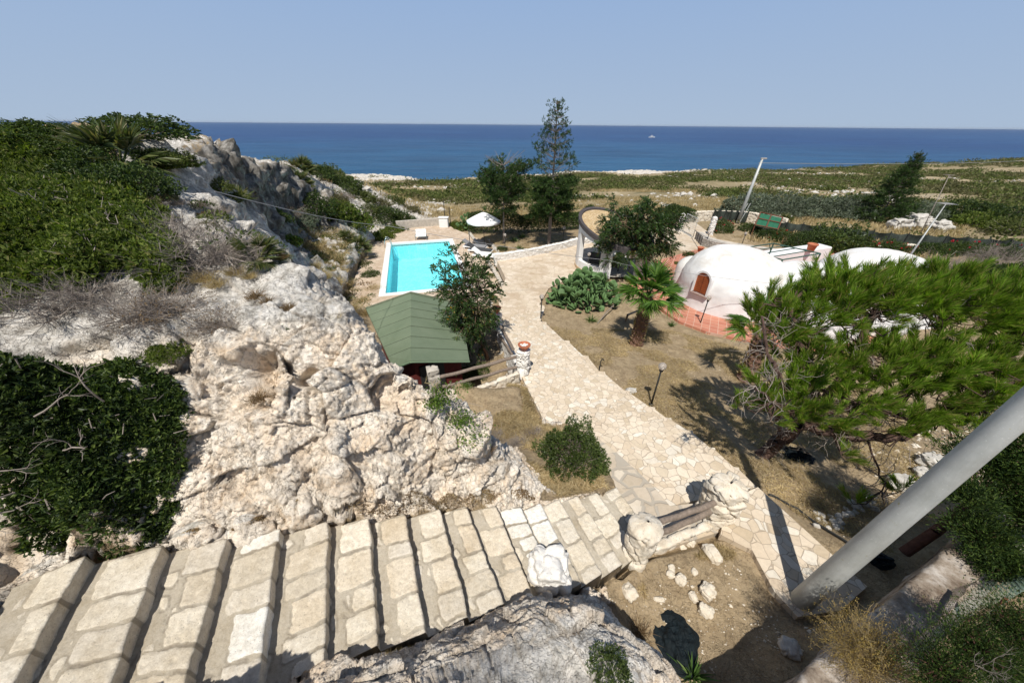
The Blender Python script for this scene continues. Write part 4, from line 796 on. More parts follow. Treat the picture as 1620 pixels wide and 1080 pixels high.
# kerb wall between pool deck and courtyard
m = MB(); cv = [P(*a) for a in ((743, 370, 8.3), (757, 390, 8.3), (772, 415, 8.3), (788, 441, 8.3), (803, 468, 8.3), (803, 492, 8.3))]
for i in range(len(cv)-1):
    a, b = cv[i], cv[i+1]; d = b-a; m.box(((a+b)/2).tolist()[:2]+[Z(8.3)], (np.linalg.norm(d[:2])+.1, .24, .34+.003*i), math.atan2(d[1], d[0]), bev=.02)
tag(m.build('terrace_kerb', CONC), 'straight pale kerb between the pool deck and the courtyard', 'kerb')
# curved pebble mosaic wall behind the domes
rubble('pebble_wall', 0, 0, .35, Z(8.2), Z(7.15), mk_rock('grey_pebble_mosaic', [(.35, (.10, .09, .08)), (.5, (.35, .32, .28)), (.7, (.62, .58, .52))], sc_=14), 'low curved wall faced with grey and white pebbles behind the domes', seed=7,
       curve=[P(*a) for a in ((1103, 378, 7.7), (1112, 388, 7.7), (1126, 393, 7.7), (1150, 397, 7.7), (1185, 402, 7.7), (1235, 410, 7.7), (1285, 415, 7.7))], crack=8)
m = MB(); cv = [P(*a) for a in ((1108, 369, 7.2), (1122, 378, 7.2), (1150, 386, 7.2), (1190, 391, 7.2), (1240, 398, 7.2))]
for i in range(len(cv)-1):
    a, b = cv[i], cv[i+1]; d = b-a; m.box(((a+b)/2).tolist()[:2]+[Z(7.45)], (np.linalg.norm(d[:2])+.12, .3, .7+.003*i), math.atan2(d[1], d[0]), bev=.03)
tag(m.build('planter_wall', CONC), 'smooth pale kerb around the dry flower bed behind the largest front dome', 'wall')
m = MB(); a, b = P(1205, 418, 7.3), P(1298, 404, 7.3); d = b-a; m.box(((a+b)/2).tolist()[:2]+[Z(7.15)], (np.linalg.norm(d[:2]), .9, 1.1), math.atan2(d[1], d[0]), bev=.04)
tag(m.build('white_bench_wall', WHITEP), 'broad white plastered wall behind the pergola', 'wall')
rubble('rubble_wall', 0, 0, .4, Z(8.3), Z(7.0), ROCKW, 'dry stone wall behind the red flowering bushes', seed=8, curve=[P(*a) for a in ((1085, 352, 8.0), (1130, 350, 8.0), (1180, 352, 8.0), (1240, 362, 7.9))], crack=3.4)
rubble('rubble_wall', 0, 0, .5, Z(8.2), Z(7.0), ROCKW, 'pale stone wall below the black shade net on the far right', seed=12, curve=[P(*a) for a in ((1365, 400, 7.6), (1440, 398, 7.5), (1520, 402, 7.2), (1570, 408, 7.0))], crack=3.4)
# ---- domes
def dome(label, cx, cy, Rr, H, wall, hb=7.6, windows=(), door=None, niches=(), seed=0, patch=False):
    t = thing('dome_house', label, 'house', (cx, cy, Z(hb)))
    n, mm = 64, 128; prof = []
    for i in range(12): z = wall*i/12; prof.append((Rr*(1-.02*i/12), z))
    for i in range(n+1): a = math.pi/2*i/n; prof.append((Rr*.98*math.cos(a)**.88, wall+(H-wall)*math.sin(a)**.96))
    pr = np.array(prof); A = np.linspace(0, 2*np.pi, mm, endpoint=False); I, J = np.meshgrid(np.arange(len(pr)), np.arange(mm), indexing='ij'); I = I.ravel(); J = J.ravel()
    V = np.stack([pr[I, 0]*np.cos(A[J]), pr[I, 0]*np.sin(A[J]), pr[I, 1]], 1); V += (fbm(V*1.1+seed, 3, seed)*.045)[:, None]*V/np.maximum(Rr, 1e-6)
    k = len(pr); i, j = np.meshgrid(np.arange(k-1), np.arange(mm), indexing='ij'); i = i.ravel(); j = j.ravel(); j2 = (j+1) % mm; F = np.stack([i*mm+j, i*mm+j2, (i+1)*mm+j2, (i+1)*mm+j], 1)
    o = link('shell', npmesh('shell', V, F, [PLAST], smooth=True), t)
    def arch(w_, h_, dp, grow=0):
        pts = [(-w_/2-grow, -grow)]; 
        for q in range(13): a = math.pi-math.pi*q/12; pts.append(((w_/2+grow)*math.cos(a), h_-w_/2+(w_/2+grow)*math.sin(a)))
        pts.append((w_/2+grow, -grow)); return pts
    def put(ang, zb, w_, h_, mats, nm, dist):
        ca, sa = math.cos(ang), math.sin(ang)
        def ex(pts, d0, d1, mat, name, par):
            m = MB(); n_ = len(pts); vs = []
            for d in (d0, d1):
                for (x, z) in pts: vs.append(((dist+d)*ca-x*sa, (dist+d)*sa+x*ca, zb+z))
            m.add(vs, [tuple(range(n_)), tuple(range(2*n_-1, n_-1, -1))]+[(i, i+n_, (i+1) % n_+n_, (i+1) % n_) for i in range(n_)]); return m.build(name, mat, par)
        fr = arch(w_, h_, 0, .09); win = ex(arch(w_, h_, 0), -.30, .045, SHUT, nm, t)
        # frame as a ring
        m = MB(); inn = arch(w_, h_, 0, .0); n_ = len(fr); vs = []
        for pts in (fr, inn):
            for d in (-.3, .10):
                for (x, z) in pts: vs.append(((dist+d)*ca-x*sa, (dist+d)*sa+x*ca, zb+z))
        fs = []
        for i in range(n_-1): fs += [(i, i+1, n_+i+1, n_+i), (2*n_+i+1, 2*n_+i, 3*n_+i, 3*n_+i+1), (n_+i, n_+i+1, 3*n_+i+1, 3*n_+i)]
        m.add(vs, fs); m.build('frame', PLAST, win)
        m = MB(); m.box(((dist+.02)*ca, (dist+.02)*sa, zb-.06), (.26, w_+.22, .05), ang, bev=.01); m.build('sill', simple('tile_sill', (.34, .25, .22), .7), win)
        m = MB(); m.box(((dist+.05)*ca, (dist+.05)*sa, zb+h_*.46), (.02, .018, h_*.9), ang); 
        for q in range(9): m.box(((dist+.052)*ca, (dist+.052)*sa, zb+.05+q*(h_-.1)/10), (.008, w_*.82, .012), ang)
        m.build('slat_shadows', simple('shutter_shadow_gap', (.16, .04, .015), .7, .1), win)  # dark strips painted as the shadow gaps between shutter boards
    for (ang, zb, w_, h_, dist) in windows: put(ang, zb, w_, h_, None, 'window', dist)
    if door: put(door[0], door[1], door[2], door[3], None, 'door', door[4])
    for (ang, r_, hh, dist) in niches:
        m = MB(); m.lathe([(r_*math.cos(a*math.pi/16), hh-r_+r_*math.sin(a*math.pi/16)) if a else (r_, 0) for a in range(0, 9)], ((dist)*math.cos(ang), (dist)*math.sin(ang), 0), 28); m.build('porch_vault', PLAST, t, smooth=True)
    if patch:
        a_ = np.linspace(R(200), R(300), 60); b_ = np.linspace(R(18), R(62), 40); AA, BB = np.meshgrid(a_, b_, indexing='ij'); AA = AA.ravel(); BB = BB.ravel()
        k_ = .035*np.clip(facet(np.stack([AA*5, BB*5, AA*0], 1), 4)[0], -.5, 1)+.02; rr_ = Rr*.98*np.cos(BB)**.88+k_; V = np.stack([rr_*np.cos(AA), rr_*np.sin(AA), wall+(H-wall)*np.sin(BB)**.96+k_], 1)
        ed = np.minimum(np.minimum(AA-R(200), R(300)-AA), np.minimum(BB-R(18), R(62)-BB)); V = V*(1-.04*sstep(.12, .0, ed+.05*vnoise(np.stack([AA*9, BB*9, AA*0], 1), 3)))[:, None]
        i, j = np.meshgrid(np.arange(59), np.arange(39), indexing='ij'); i = i.ravel(); j = j.ravel(); link('stone_patch', npmesh('stone_patch', V, np.stack([i*40+j, (i+1)*40+j, (i+1)*40+j+1, i*40+j+1], 1), [mk_rock('bare_brown_masonry', [(.3, (.24, .17, .12)), (.5, (.42, .33, .25)), (.7, (.56, .48, .4))], sc_=5)], smooth=True), t)
    return t
dome('white limewashed dome house with an arched brown shutter, largest and nearest the palm', 11.0, 16.35, 2.4, 2.7, .85, windows=((R(209), .86, .68, 1.0, 2.325),), niches=((R(120), .75, 1.6, 2.3), (R(20), .8, 1.9, 2.4)), seed=1)
dome('white dome house in the middle of the row, half hidden by the pine crown', 13.6, 14.6, 2.5, 2.45, .75, niches=((R(135), .8, 1.75, 2.3),), door=(R(112), .0, .9, 1.5, 2.45), seed=2)
dome('white dome house at the right end with a bare brown stone patch', 16.9, 15.1, 2.65, 2.95, .85, niches=((R(170), .9, 2.1, 2.6),), seed=3, patch=True)
# ---- round pavilion with gravel roof
def pavilion():
    cx, cy, Rr = 6.12, 20.9, 2.05; zb = Z(7.5)
    t = thing('round_pavilion', 'white curved pavilion with large openings under a gravel topped round roof, behind the leafy tree', 'pavilion', (cx, cy, zb))
    def top(x, y): return (CAMZ-(4.75+.222*(x-4.05)-.253*(y-20.9)))-zb
    n = 120; m = MB()
    def wall(a0, a1, z0, z1f, seg=18, r0=Rr-.14, r1=Rr+.12):
        for s in range(seg):
            A0, A1 = a0+(a1-a0)*s/seg, a0+(a1-a0)*(s+1)/seg; pl = [(r0*math.cos(A0), r0*math.sin(A0)), (r1*math.cos(A0), r1*math.sin(A0)), (r1*math.cos(A1), r1*math.sin(A1)), (r0*math.cos(A1), r0*math.sin(A1))]
            zz = [z1f(cx+p[0], cy+p[1]) if callable(z1f) else z1f for p in pl]; z0_ = [z0(cx+p[0], cy+p[1]) if callable(z0) else z0 for p in pl]; m.prism(pl, z0_, zz)
    tp = lambda x, y: top(x, y)-.12
    hd = lambda x, y: top(x, y)-.42
    for (a, w_) in ((180, 12), (247, 9), (310, 10), (10, 10), (90, 10)): wall(R(a-w_), R(a+w_), 0, tp, 4)
    wall(R(0), R(360), hd, lambda x, y: top(x, y)-.121, 72)
    wall(R(191), R(239), 0, .55, 12, Rr-.12, Rr+.10); m.build('wall', PLAST, t)
    m = MB()
    wall_pts = []
    vs = [(0, 0, top(cx, cy)+.03)]; fs = []
    for j in range(72):
        a = 2*math.pi*j/72; x, y = (Rr+.12)*math.cos(a), (Rr+.12)*math.sin(a); vs.append((x, y, top(cx+x, cy+y)+.03))
    fs = [(0, 1+j, 1+(j+1) % 72) for j in range(72)]; m.add(vs, fs); m.build('roof', GRAVR, t)
    m = MB()
    for j in range(72):
        A0, A1 = 2*math.pi*j/72, 2*math.pi*(j+1)/72; pl = [((Rr+q)*math.cos(A), (Rr+q)*math.sin(A)) for A, q in ((A0, .02), (A0, .22), (A1, .22), (A1, .02))]; m.prism(pl, [top(cx+p[0], cy+p[1])-.12 for p in pl], [top(cx+p[0], cy+p[1])+.12 for p in pl])
    m.build('roof_rim', simple('dark_slate_rim', (.075, .065, .065), .8, .3, 9), t)
    m = MB(); m.lathe([(Rr+.10, -.1), (Rr+.16, -.1), (Rr+.16, .14), (Rr+.10, .14)], n=40, a0=R(170), a1=R(232)); m.build('skirting', simple('ochre_skirting', (.5, .36, .22), .85), t)
    m = MB(); m.lathe([(0, .02), (Rr-.15, .02)], n=40); m.build('floor', CONC, t)
pavilion()
def chair(x, y, z, rz, label, group):
    t = thing('armchair', label, 'armchair', (x, y, z), rz, group); m = MB(); m.box((0, 0, .32), (.7, .7, .2), bev=.04); m.build('seat', DARKF, t)
    m = MB(); m.box((0, .32, .62), (.7, .14, .6), bev=.05); m.build('backrest', DARKF, t)
    for s in (-1, 1): m = MB(); m.box((s*.38, 0, .45), (.1, .74, .3), bev=.03); m.build('armrest', DARKF, t)
    for s in (-1, 1):
        for q in (-1, 1): m = MB(); m.box((s*.3, q*.3, .11), (.06, .06, .22)); m.build('leg', DARKM, t)
chair(5.2, 20.8, Z(7.45), R(150), 'dark grey armchair inside the pavilion, behind the white column', None)
chair(6.1, 20.2, Z(7.45), R(170), 'dark grey armchair inside the pavilion, nearer the opening on the right', None)
# ---- pergola frame
def pergola():
    A, B, C_, D_ = [np.array(P(*a)) for a in ((1175, 395, 5.35), (1236, 384, 5.35), (1316, 403, 5.35), (1255, 418, 5.35))]
    A, B, C_, D_ = V3(11.2, 18.9, 5.45), V3(14.4, 20.6, 5.45), V3(16.8, 18.0, 5.45), V3(13.3, 16.9, 5.45)
    A, B, D_, C_ = [Vector(P(u, v, 5.4)) for u, v in ((1172, 393), (1224, 385), (1238, 411), (1298, 401))]
    t = thing('pergola', 'open pergola of thin dark green metal bars behind the largest dome', 'pergola', (A.x, A.y, Z(7.55)))
    o = Vector((A.x, A.y, Z(7.55))); m = MB(); r = .032
    for a, b in ((A, B), (B, C_), (C_, D_), (D_, A)): m.tube([a-o, b-o], r, 6)
    for q in (.25, .5, .75): m.tube([A.lerp(D_, q)-o, B.lerp(C_, q)-o], r*.8, 6)
    m.build('roof_frame', GREENM, t)
    for p, nb in ((A, B), (B, A), (C_, D_), (D_, A), (A.lerp(D_, .5), D_)):
        m = MB(); ft = Vector((p.x, p.y, Z(7.6))); m.tube([ft-o, p-o], .035, 8); d = (nb-p).normalized()*.35; m.tube([p-o-Vector((0, 0, .4)), p-o+d], .02, 6); m.build('post', GREENM, t)
pergola()
# ---- garden lamps
def lamp(u, v, hg, H, label, lean=(0, 0)):
    p = on(u, v, hg); t = thing('garden_lamp', label, 'lamp', (p[0], p[1], p[2]), 0, 'globe lamps along the paths')
    m = MB(); m.lathe([(0, 0), (.075, 0), (.075, .02), (.035, .035), (.03, .06)], n=16); m.tube([(0, 0, 0), (lean[0]*.5, lean[1]*.5, H*.5), (lean[0], lean[1], H-.2)], .024, 10); m.build('post', DARKM, t, smooth=True)
    m = MB(); m.lathe([(.025, H-.24), (.05, H-.22), (.055, H-.17), (.045, H-.16)], (lean[0], lean[1], 0), 16); m.build('collar', DARKM, t, smooth=True)
    m = MB(); r = .105; m.lathe([(r*math.sin(math.pi*i/14)+1e-4, H-.06-r*math.cos(math.pi*i/14)*1.0) for i in range(15)], (lean[0], lean[1], 0), 24); m.build('globe', GLOBE, t, smooth=True)
    m = MB(); m.lathe([(.028, H-.17), (.03, H-.08), (.0, H-.03)], (lean[0], lean[1], 0), 12); m.build('bulb', WHITEP, t, smooth=True)
lamp(1030, 640, 6.7, 1.40, 'globe lamp beside the stepped path, nearest the camera on the dry garden')
lamp(1107, 514, 7.55, 1.42, 'globe lamp on the terracotta terrace edge in front of the white dome')
lamp(855, 508, 7.5, 1.25, 'globe lamp at the courtyard corner left of the cactus')
lamp(928, 434, 7.5, 1.30, 'globe lamp in front of the white pavilion wall behind the cactus')
lamp(890, 388, 7.7, 1.35, 'globe lamp on the lawn just left of the pavilion')
lamp(799, 400, 7.9, 1.35, 'globe lamp on the lawn beside the thin araucaria trunk by the pool')
lamp(1115, 392, 7.3, 1.2, 'short globe lamp by the pebble wall behind the front dome')
lamp(1172, 391, 7.0, 1.1, 'globe lamp at the left corner of the pergola')
lamp(1060, 372, 7.6, 1.6, 'slim lamp on the pale driveway near the gate')
p = on(948, 586, 7.0); t = thing('garden_tap', 'small dark standpipe tap beside the stepped path, in the dry grass', 'tap', tuple(p)); m = MB(); m.tube([(0, 0, 0), (0, 0, .42), (.03, 0, .46), (.09, 0, .45), (.1, 0, .41)], .016, 8); m.build('pipe', DARKM, t); m = MB(); m.box((.02, 0, .50), (.08, .015, .02)); m.build('handle', DARKM, t)
# ---- poles, masts, cables
m = MB(); m.tube([(3.98+.42*q, 2.12+.06*q, Z(5.7)+4.9*q) for q in np.linspace(0, 1.5, 14)], [.128-.040*q for q in np.linspace(0, 1.5, 14)], 48)
bp = tag(m.build('steel_pole', POLE, None, smooth=True), 'thick grey galvanised pole leaning across the lower right corner', 'pole')
def mast(a, b, r0, r1, label, arm=None, mat=POLE, name='lamp_pole'):
    a, b = Vector(a), Vector(b); t = thing(name, label, 'pole', a); m = MB(); m.tube([(0, 0, 0), (b-a)*.5, b-a], [r0, (r0+r1)/2, r1], 12); m.build('mast', mat, t, smooth=True)
    if arm == 'head': m = MB(); m.box((b-a)+Vector((.12, 0, .05)), (.5, .18, .12), bev=.03); m.build('lamp_head', GREYC, t)
    if arm == 'aerial':
        m = MB(); e = b-a
        for i in range(7): m.tube([e+Vector((-.25+.09*i, -.3, 0)), e+Vector((-.25+.09*i, .3, 0))], .006, 5)
        m.tube([e+Vector((-.3, 0, 0)), e+Vector((.35, 0, 0))], .01, 5); m.build('aerial', mat, t)
    return t
q = P(1166, 355, 7.9); k_ = P(1206, 252, y=q[1]+.3); mast(q, k_, .16, .09, 'tall leaning grey pole standing beyond the driveway, against the scrub plain', 'head'); m = MB()
for s in (-1, 1): m.tube([(q[0]+s*.16, q[1], q[2]+.1), (q[0]+s*.12+.45, q[1], q[2]+1.9)], .035, 6)
tag(m.build('pole_brace', POLE), 'pair of thin braces clamped to the leaning grey pole', 'brace')
a_ = P(1437, 408, 5.6); b_ = P(1497, 322, y=a_[1]+1); mast(a_, b_, .045, .02, 'thin leaning aerial mast beside the dome on the far right', 'aerial', name='aerial_mast')
a_ = P(1455, 372, 7.6); b_ = P(1502, 277, y=a_[1]+1); mast(a_, b_, .035, .02, 'thin pale pole rising behind the aerial mast on the right', 'aerial', name='aerial_mast', mat=TWIG)
def cable(pts, r, label, sag=.3):
    pts = [Vector(p) for p in pts]; o = []
    for i in range(len(pts)-1):
        for q in range(12): s = q/12; p = pts[i].lerp(pts[i+1], s); p.z -= sag*4*s*(1-s); o.append(p)
    o.append(pts[-1]); m = MB(); m.tube(o, r, 5); return tag(m.build('overhead_cable', simple('grey_cable', (.30, .30, .30), .6, .05)), label, 'cable')
cable([P(340, 303, y=7.0), P(612, 357, y=14), P(965, 412, y=17.0)], .010, 'overhead cable from the rocky slope across the pool to the pavilion', .12)
cable([P(965, 412, y=17.0), P(1062, 428, y=14.2), P(1330, 456, y=12.6)], .008, 'overhead cable from the pavilion past the front dome', .1)
cable([P(1200, 258, y=40), P(1625, 254, y=75)], .03, 'far overhead wire running right from the leaning grey pole', .3)
# ---- things by the pool
def umbrella():
    p = on(752, 391, 8.0); t = thing('parasol', 'open white parasol beside the pool loungers', 'parasol', tuple(p)); H = 2.3; r = 1.32
    A = P(765, 352, y=p[1])-p; cx = A[0]; m = MB(); n = 8; vs = [(cx, 0, H+.42)]; fs = []
    rings = 5
    for k in range(1, rings+1):
        for j in range(n*4):
            a = 2*math.pi*j/(n*4); s_ = k/rings; rr = r*s_*(1-.05*abs(math.sin(a*n/2))); vs.append((cx+rr*math.cos(a), rr*math.sin(a), H+.42-.62*s_**1.2-.05*s_*abs(math.sin(a*n/2))))
    N = n*4
    for j in range(N): fs.append((0, 1+j, 1+(j+1) % N))
    for k in range(rings-1):
        for j in range(N): fs.append((1+k*N+j, 1+(k+1)*N+j, 1+(k+1)*N+(j+1) % N, 1+k*N+(j+1) % N))
    for j in range(N): a = vs[1+(rings-1)*N+j]; vs.append((a[0], a[1], a[2]-.12))
    for j in range(N): fs.append((1+(rings-1)*N+j, 1+rings*N+j, 1+rings*N+(j+1) % N, 1+(rings-1)*N+(j+1) % N))
    m.add(vs, fs); m.build('canopy', FABW, t)
    m = MB(); m.tube([(cx, 0, 0), (cx, 0, H+.46)], .025, 8); m.build('pole', DARKM, t); m = MB(); m.tube([(0-.45, .1, 0), (-.45, .1, H-.2), (cx-.1, 0, H+.3)], .03, 8); m.build('side_post', DARKM, t)
    m = MB(); m.box((cx, 0, .05), (.6, .6, .1), bev=.02); m.build('base', GREYC, t)
    for j in range(n): a = 2*math.pi*j/n; m = MB(); m.tube([(cx, 0, H+.38), (cx+r*.97*math.cos(a), r*.97*math.sin(a), H-.24)], .009, 5); m.build('rib', DARKM, t)
umbrella()
def lounger(u, v, rz, label, cush):
    p = on(u, v, 8.1); t = thing('sun_lounger', label, 'sun lounger', tuple(p), rz, 'loungers beside the pool')
    m = MB(); m.box((0, 0, .3), (.62, 1.9, .06), bev=.02); m.build('frame', WHITEP, t)
    m = MB(); m.box((0, -.25, .38), (.58, 1.3, .1), bev=.03); m.build('mattress', cush, t)
    m = MB(); b = Vector((0, .4, .38)); m.add([(-.29, .4, .36), (.29, .4, .36), (.29, .95, .72), (-.29, .95, .72), (-.29, .4, .44), (.29, .4, .44), (.29, .93, .80), (-.29, .93, .80)], [(0, 3, 2, 1), (4, 5, 6, 7), (0, 1, 5, 4), (1, 2, 6, 5), (2, 3, 7, 6), (3, 0, 4, 7)]); m.build('backrest', cush, t)
    for sx in (-1, 1):
        for sy in (-1, 1): m = MB(); m.box((sx*.26, sy*.8, .14), (.05, .05, .28)); m.build('leg', WHITEP, t)
lounger(760, 402, R(75), 'sun lounger with grey mattress under the parasol, further from the camera', DARKF)
lounger(768, 410, R(75), 'sun lounger with white mattress beside the parasol, nearer the courtyard', FABW)
lounger(752, 396, R(75), 'grey sun lounger right at the foot of the parasol pole', simple('mid_grey_fabric', (.25, .25, .26), .9))
p = on(667, 381, 8.3); t = thing('deck_chair', 'small white sling chair with grey frame at the far edge of the pool', 'chair', tuple(p), R(10)); m = MB(); m.box((0, 0, .45), (.85, .55, .06), bev=.02); m.build('seat', FABW, t); m = MB(); m.add([(-.42, .28, .46), (.42, .28, .46), (.42, .5, .85), (-.42, .5, .85), (-.42, .3, .5), (.42, .3, .5), (.42, .54, .85), (-.42, .54, .85)], [(0, 1, 2, 3), (4, 7, 6, 5), (0, 4, 5, 1), (1, 5, 6, 2), (2, 6, 7, 3), (3, 7, 4, 0)]); m.build('backrest', FABW, t)
for s in (-1, 1): m = MB(); m.tube([(s*.45, -.3, 0), (s*.45, -.3, .5), (s*.45, .3, .5), (s*.45, .3, 0)], .022, 6); m.build('leg', simple('steel_legs', (.2, .2, .2), .4), t)
p = on(703, 361, 8.3); t = thing('pool_cabinet', 'square white pump cabinet at the end of the far pool wall', 'cabinet', tuple(p)); m = MB(); m.box((0, 0, .5), (.85, .5, .95), bev=.02); m.build('body', WHITEP, t); m = MB(); m.box((0, 0, 1.0), (.95, .6, .05), bev=.01); m.build('lid', WHITEP, t); m = MB(); m.box((0, -.26, .45), (.7, .02, .75)); m.build('door', FABW, t)
p = on(687, 372, 8.3); m = MB(); m.box((0, 0, .05), (1.35, .75, .05), bev=.01); tag(m.build('drain_cover', simple('brown_grate', (.24, .17, .14), .9), None, loc=tuple(p)), 'flat brown grate lying on the paving beyond the pool', 'grate')
for (u, v, H, lb) in ((705, 356, 2.2, 'thin rusty post behind the white pump cabinet'), (713, 358, 1.7, 'dark post to the right of the white pump cabinet')):
    p = on(u, v, 8.3); m = MB(); m.tube([(0, 0, 0), (0, 0, H)], .035, 8); m.lathe([(.05, H), (.05, H+.05), (0, H+.08)]); tag(m.build('post', DARKM, None, loc=tuple(p)), lb, 'post')
# ---- gate, nets, corrugated sheets at the back
for (u, v, lb) in ((1074, 366, 'white gate pillar left of the chain mesh gate'), (1123, 371, 'white gate pillar right of the chain mesh gate beside the red flowering bush')):
    p = P(u, v, 7.7); rockpillar(lb, 'pillar', p[0], p[1], Z(7.9), Z(6.2), .38, WSTONE, int(u) % 9+11, name='gate_pillar', crack=6)
def gate():
    a, b = Vector(P(1080, 367, 7.7)), Vector(P(1096, 376, 7.7)); t = thing('mesh_gate', 'grey wire mesh gate leaf standing half open at the driveway', 'gate', a); d = b-a; m = MB()
    H = Vector((0, 0, 1.5)); m.tube([(0, 0, 0), H, d+H, d], .03, 6, closed=True); m.build('frame', POLE, t); m = MB()
    for i in range(1, 14): m.tube([d*(i/14), d*(i/14)+H], .006, 4)
    for i in range(1, 10): m.tube([H*(i/10), H*(i/10)+d], .006, 4)
    m.build('mesh', POLE, t)
gate()
m = MB(); a, b = Vector(P(1096, 376, 7.6)), Vector(P(1108, 388, 7.4)); 
for i in range(5): q = a.lerp(b, i/4); m.tube([q, q+Vector((0, 0, .6))], .02, 6)
m.tube([a+Vector((0, 0, .6)), b+Vector((0, 0, .6))], .025, 6); tag(m.build('hand_rail', DARKM), 'short dark railing where the driveway meets the pebble wall', 'railing')
def net(name, a, b, H, label, mat=BLACKN, posts=6, sway=.12, seed=0):
    a, b = Vector(a), Vector(b); t = thing(name, label, 'fence', a); d = b-a; n = 60; mrow = 8; V = []
    for i in range(n+1):
        for j in range(mrow+1):
            s = i/n; z = j/mrow; q = d*s; o = sway*math.sin(s*posts*math.pi)*math.sin(z*math.pi)+.05*math.sin(i*1.3+seed); V.append((q.x+o*.3, q.y+o, q.z+z*H-.10*abs(math.sin(s*posts*math.pi))*z))
    F = [(i*(mrow+1)+j, (i+1)*(mrow+1)+j, (i+1)*(mrow+1)+j+1, i*(mrow+1)+j+1) for i in range(n) for j in range(mrow)]; me = bpy.data.meshes.new('net'); me.from_pydata(V, [], F); me.materials.append(mat); me.update(); o = link('net', me, t)
    so_ = o.modifiers.new('thickness', 'SOLIDIFY'); so_.thickness = .01
    for i in range(posts+1): m = MB(); q = d*(i/posts); m.tube([q, q+Vector((0, 0, H+.1))], .03, 6); m.build('post', DARKM, t)
net('shade_net_fence', P(1125, 352, 8.0), P(1178, 355, 8.0), 1.2, 'short black shade net behind the red flowering bush')
net('shade_net_fence', P(1215, 368, 7.9), P(1372, 385, 7.6), 1.0, 'black shade net behind the large green bush', seed=2)
net('shade_net_fence', P(1372, 386, 7.6), P(1660, 408, 6.8), .95, 'long black shade net fence under the white rocks on the far right', seed=4, posts=9)
def sheets():
    q = [Vector(P(*a)) for a in ((1194, 357, 6.9), (1203, 337, 6.75), (1238, 345, 6.75), (1230, 364, 6.9))]; t = thing('corrugated_panel', 'green corrugated panel with rusty red frame leaning behind the bushes', 'panel', q[0]); o = q[0]
    n = 70; V = []
    for i in range(n+1):
        s = i/n; a = q[0].lerp(q[3], s)-o; b = q[1].lerp(q[2], s)-o; z = .03*math.sin(s*2*math.pi*22); V += [a+Vector((0, 0, z)), b+Vector((0, 0, z+.0))]
    me = bpy.data.meshes.new('sheet'); me.from_pydata(V, [], [(2*i, 2*i+2, 2*i+3, 2*i+1) for i in range(n)]); me.materials.append(SHEET); me.update(); x = link('sheet', me, t); md = x.modifiers.new('thickness', 'SOLIDIFY'); md.thickness = .01
    m = MB(); e = Vector((0, 0, .07))
    for a, b in ((q[0], q[1]), (q[1], q[2]), (q[2], q[3]), (q[3], q[0]), (q[0].lerp(q[3], .5), q[1].lerp(q[2], .5)), (q[0].lerp(q[1], .5), q[3].lerp(q[2], .5))): m.tube([a-o+e, b-o+e], .05, 6)
    m.build('frame', RUST, t); 
    for a in q[:]: m = MB(); m.tube([Vector((a.x, a.y, Z(8.1)))-o, a-o], .04, 6); m.build('leg', RUST, t)
sheets()
# terracotta pots near the terrace
def pot(u, v, h, r, H, label):
    p = P(u, v, h); t = thing('plant_pot', label, 'pot', tuple(p)); m = MB(); m.lathe([(0, 0), (r*.65, 0), (r*.95, H*.85), (r*1.08, H*.86), (r*1.08, H), (r*.92, H), (r*.85, H*.88), (0, H*.88)], n=24); m.build('pot_body', TERRA, t, smooth=True); return t
POT1 = pot(1281, 398, 6.6, .27, .5, 'terracotta pot with a small green plant on the white wall by the pergola'); POT2 = pot(1107, 398, 7.0, .2, .3, 'small terracotta pot on the wall behind the front dome')
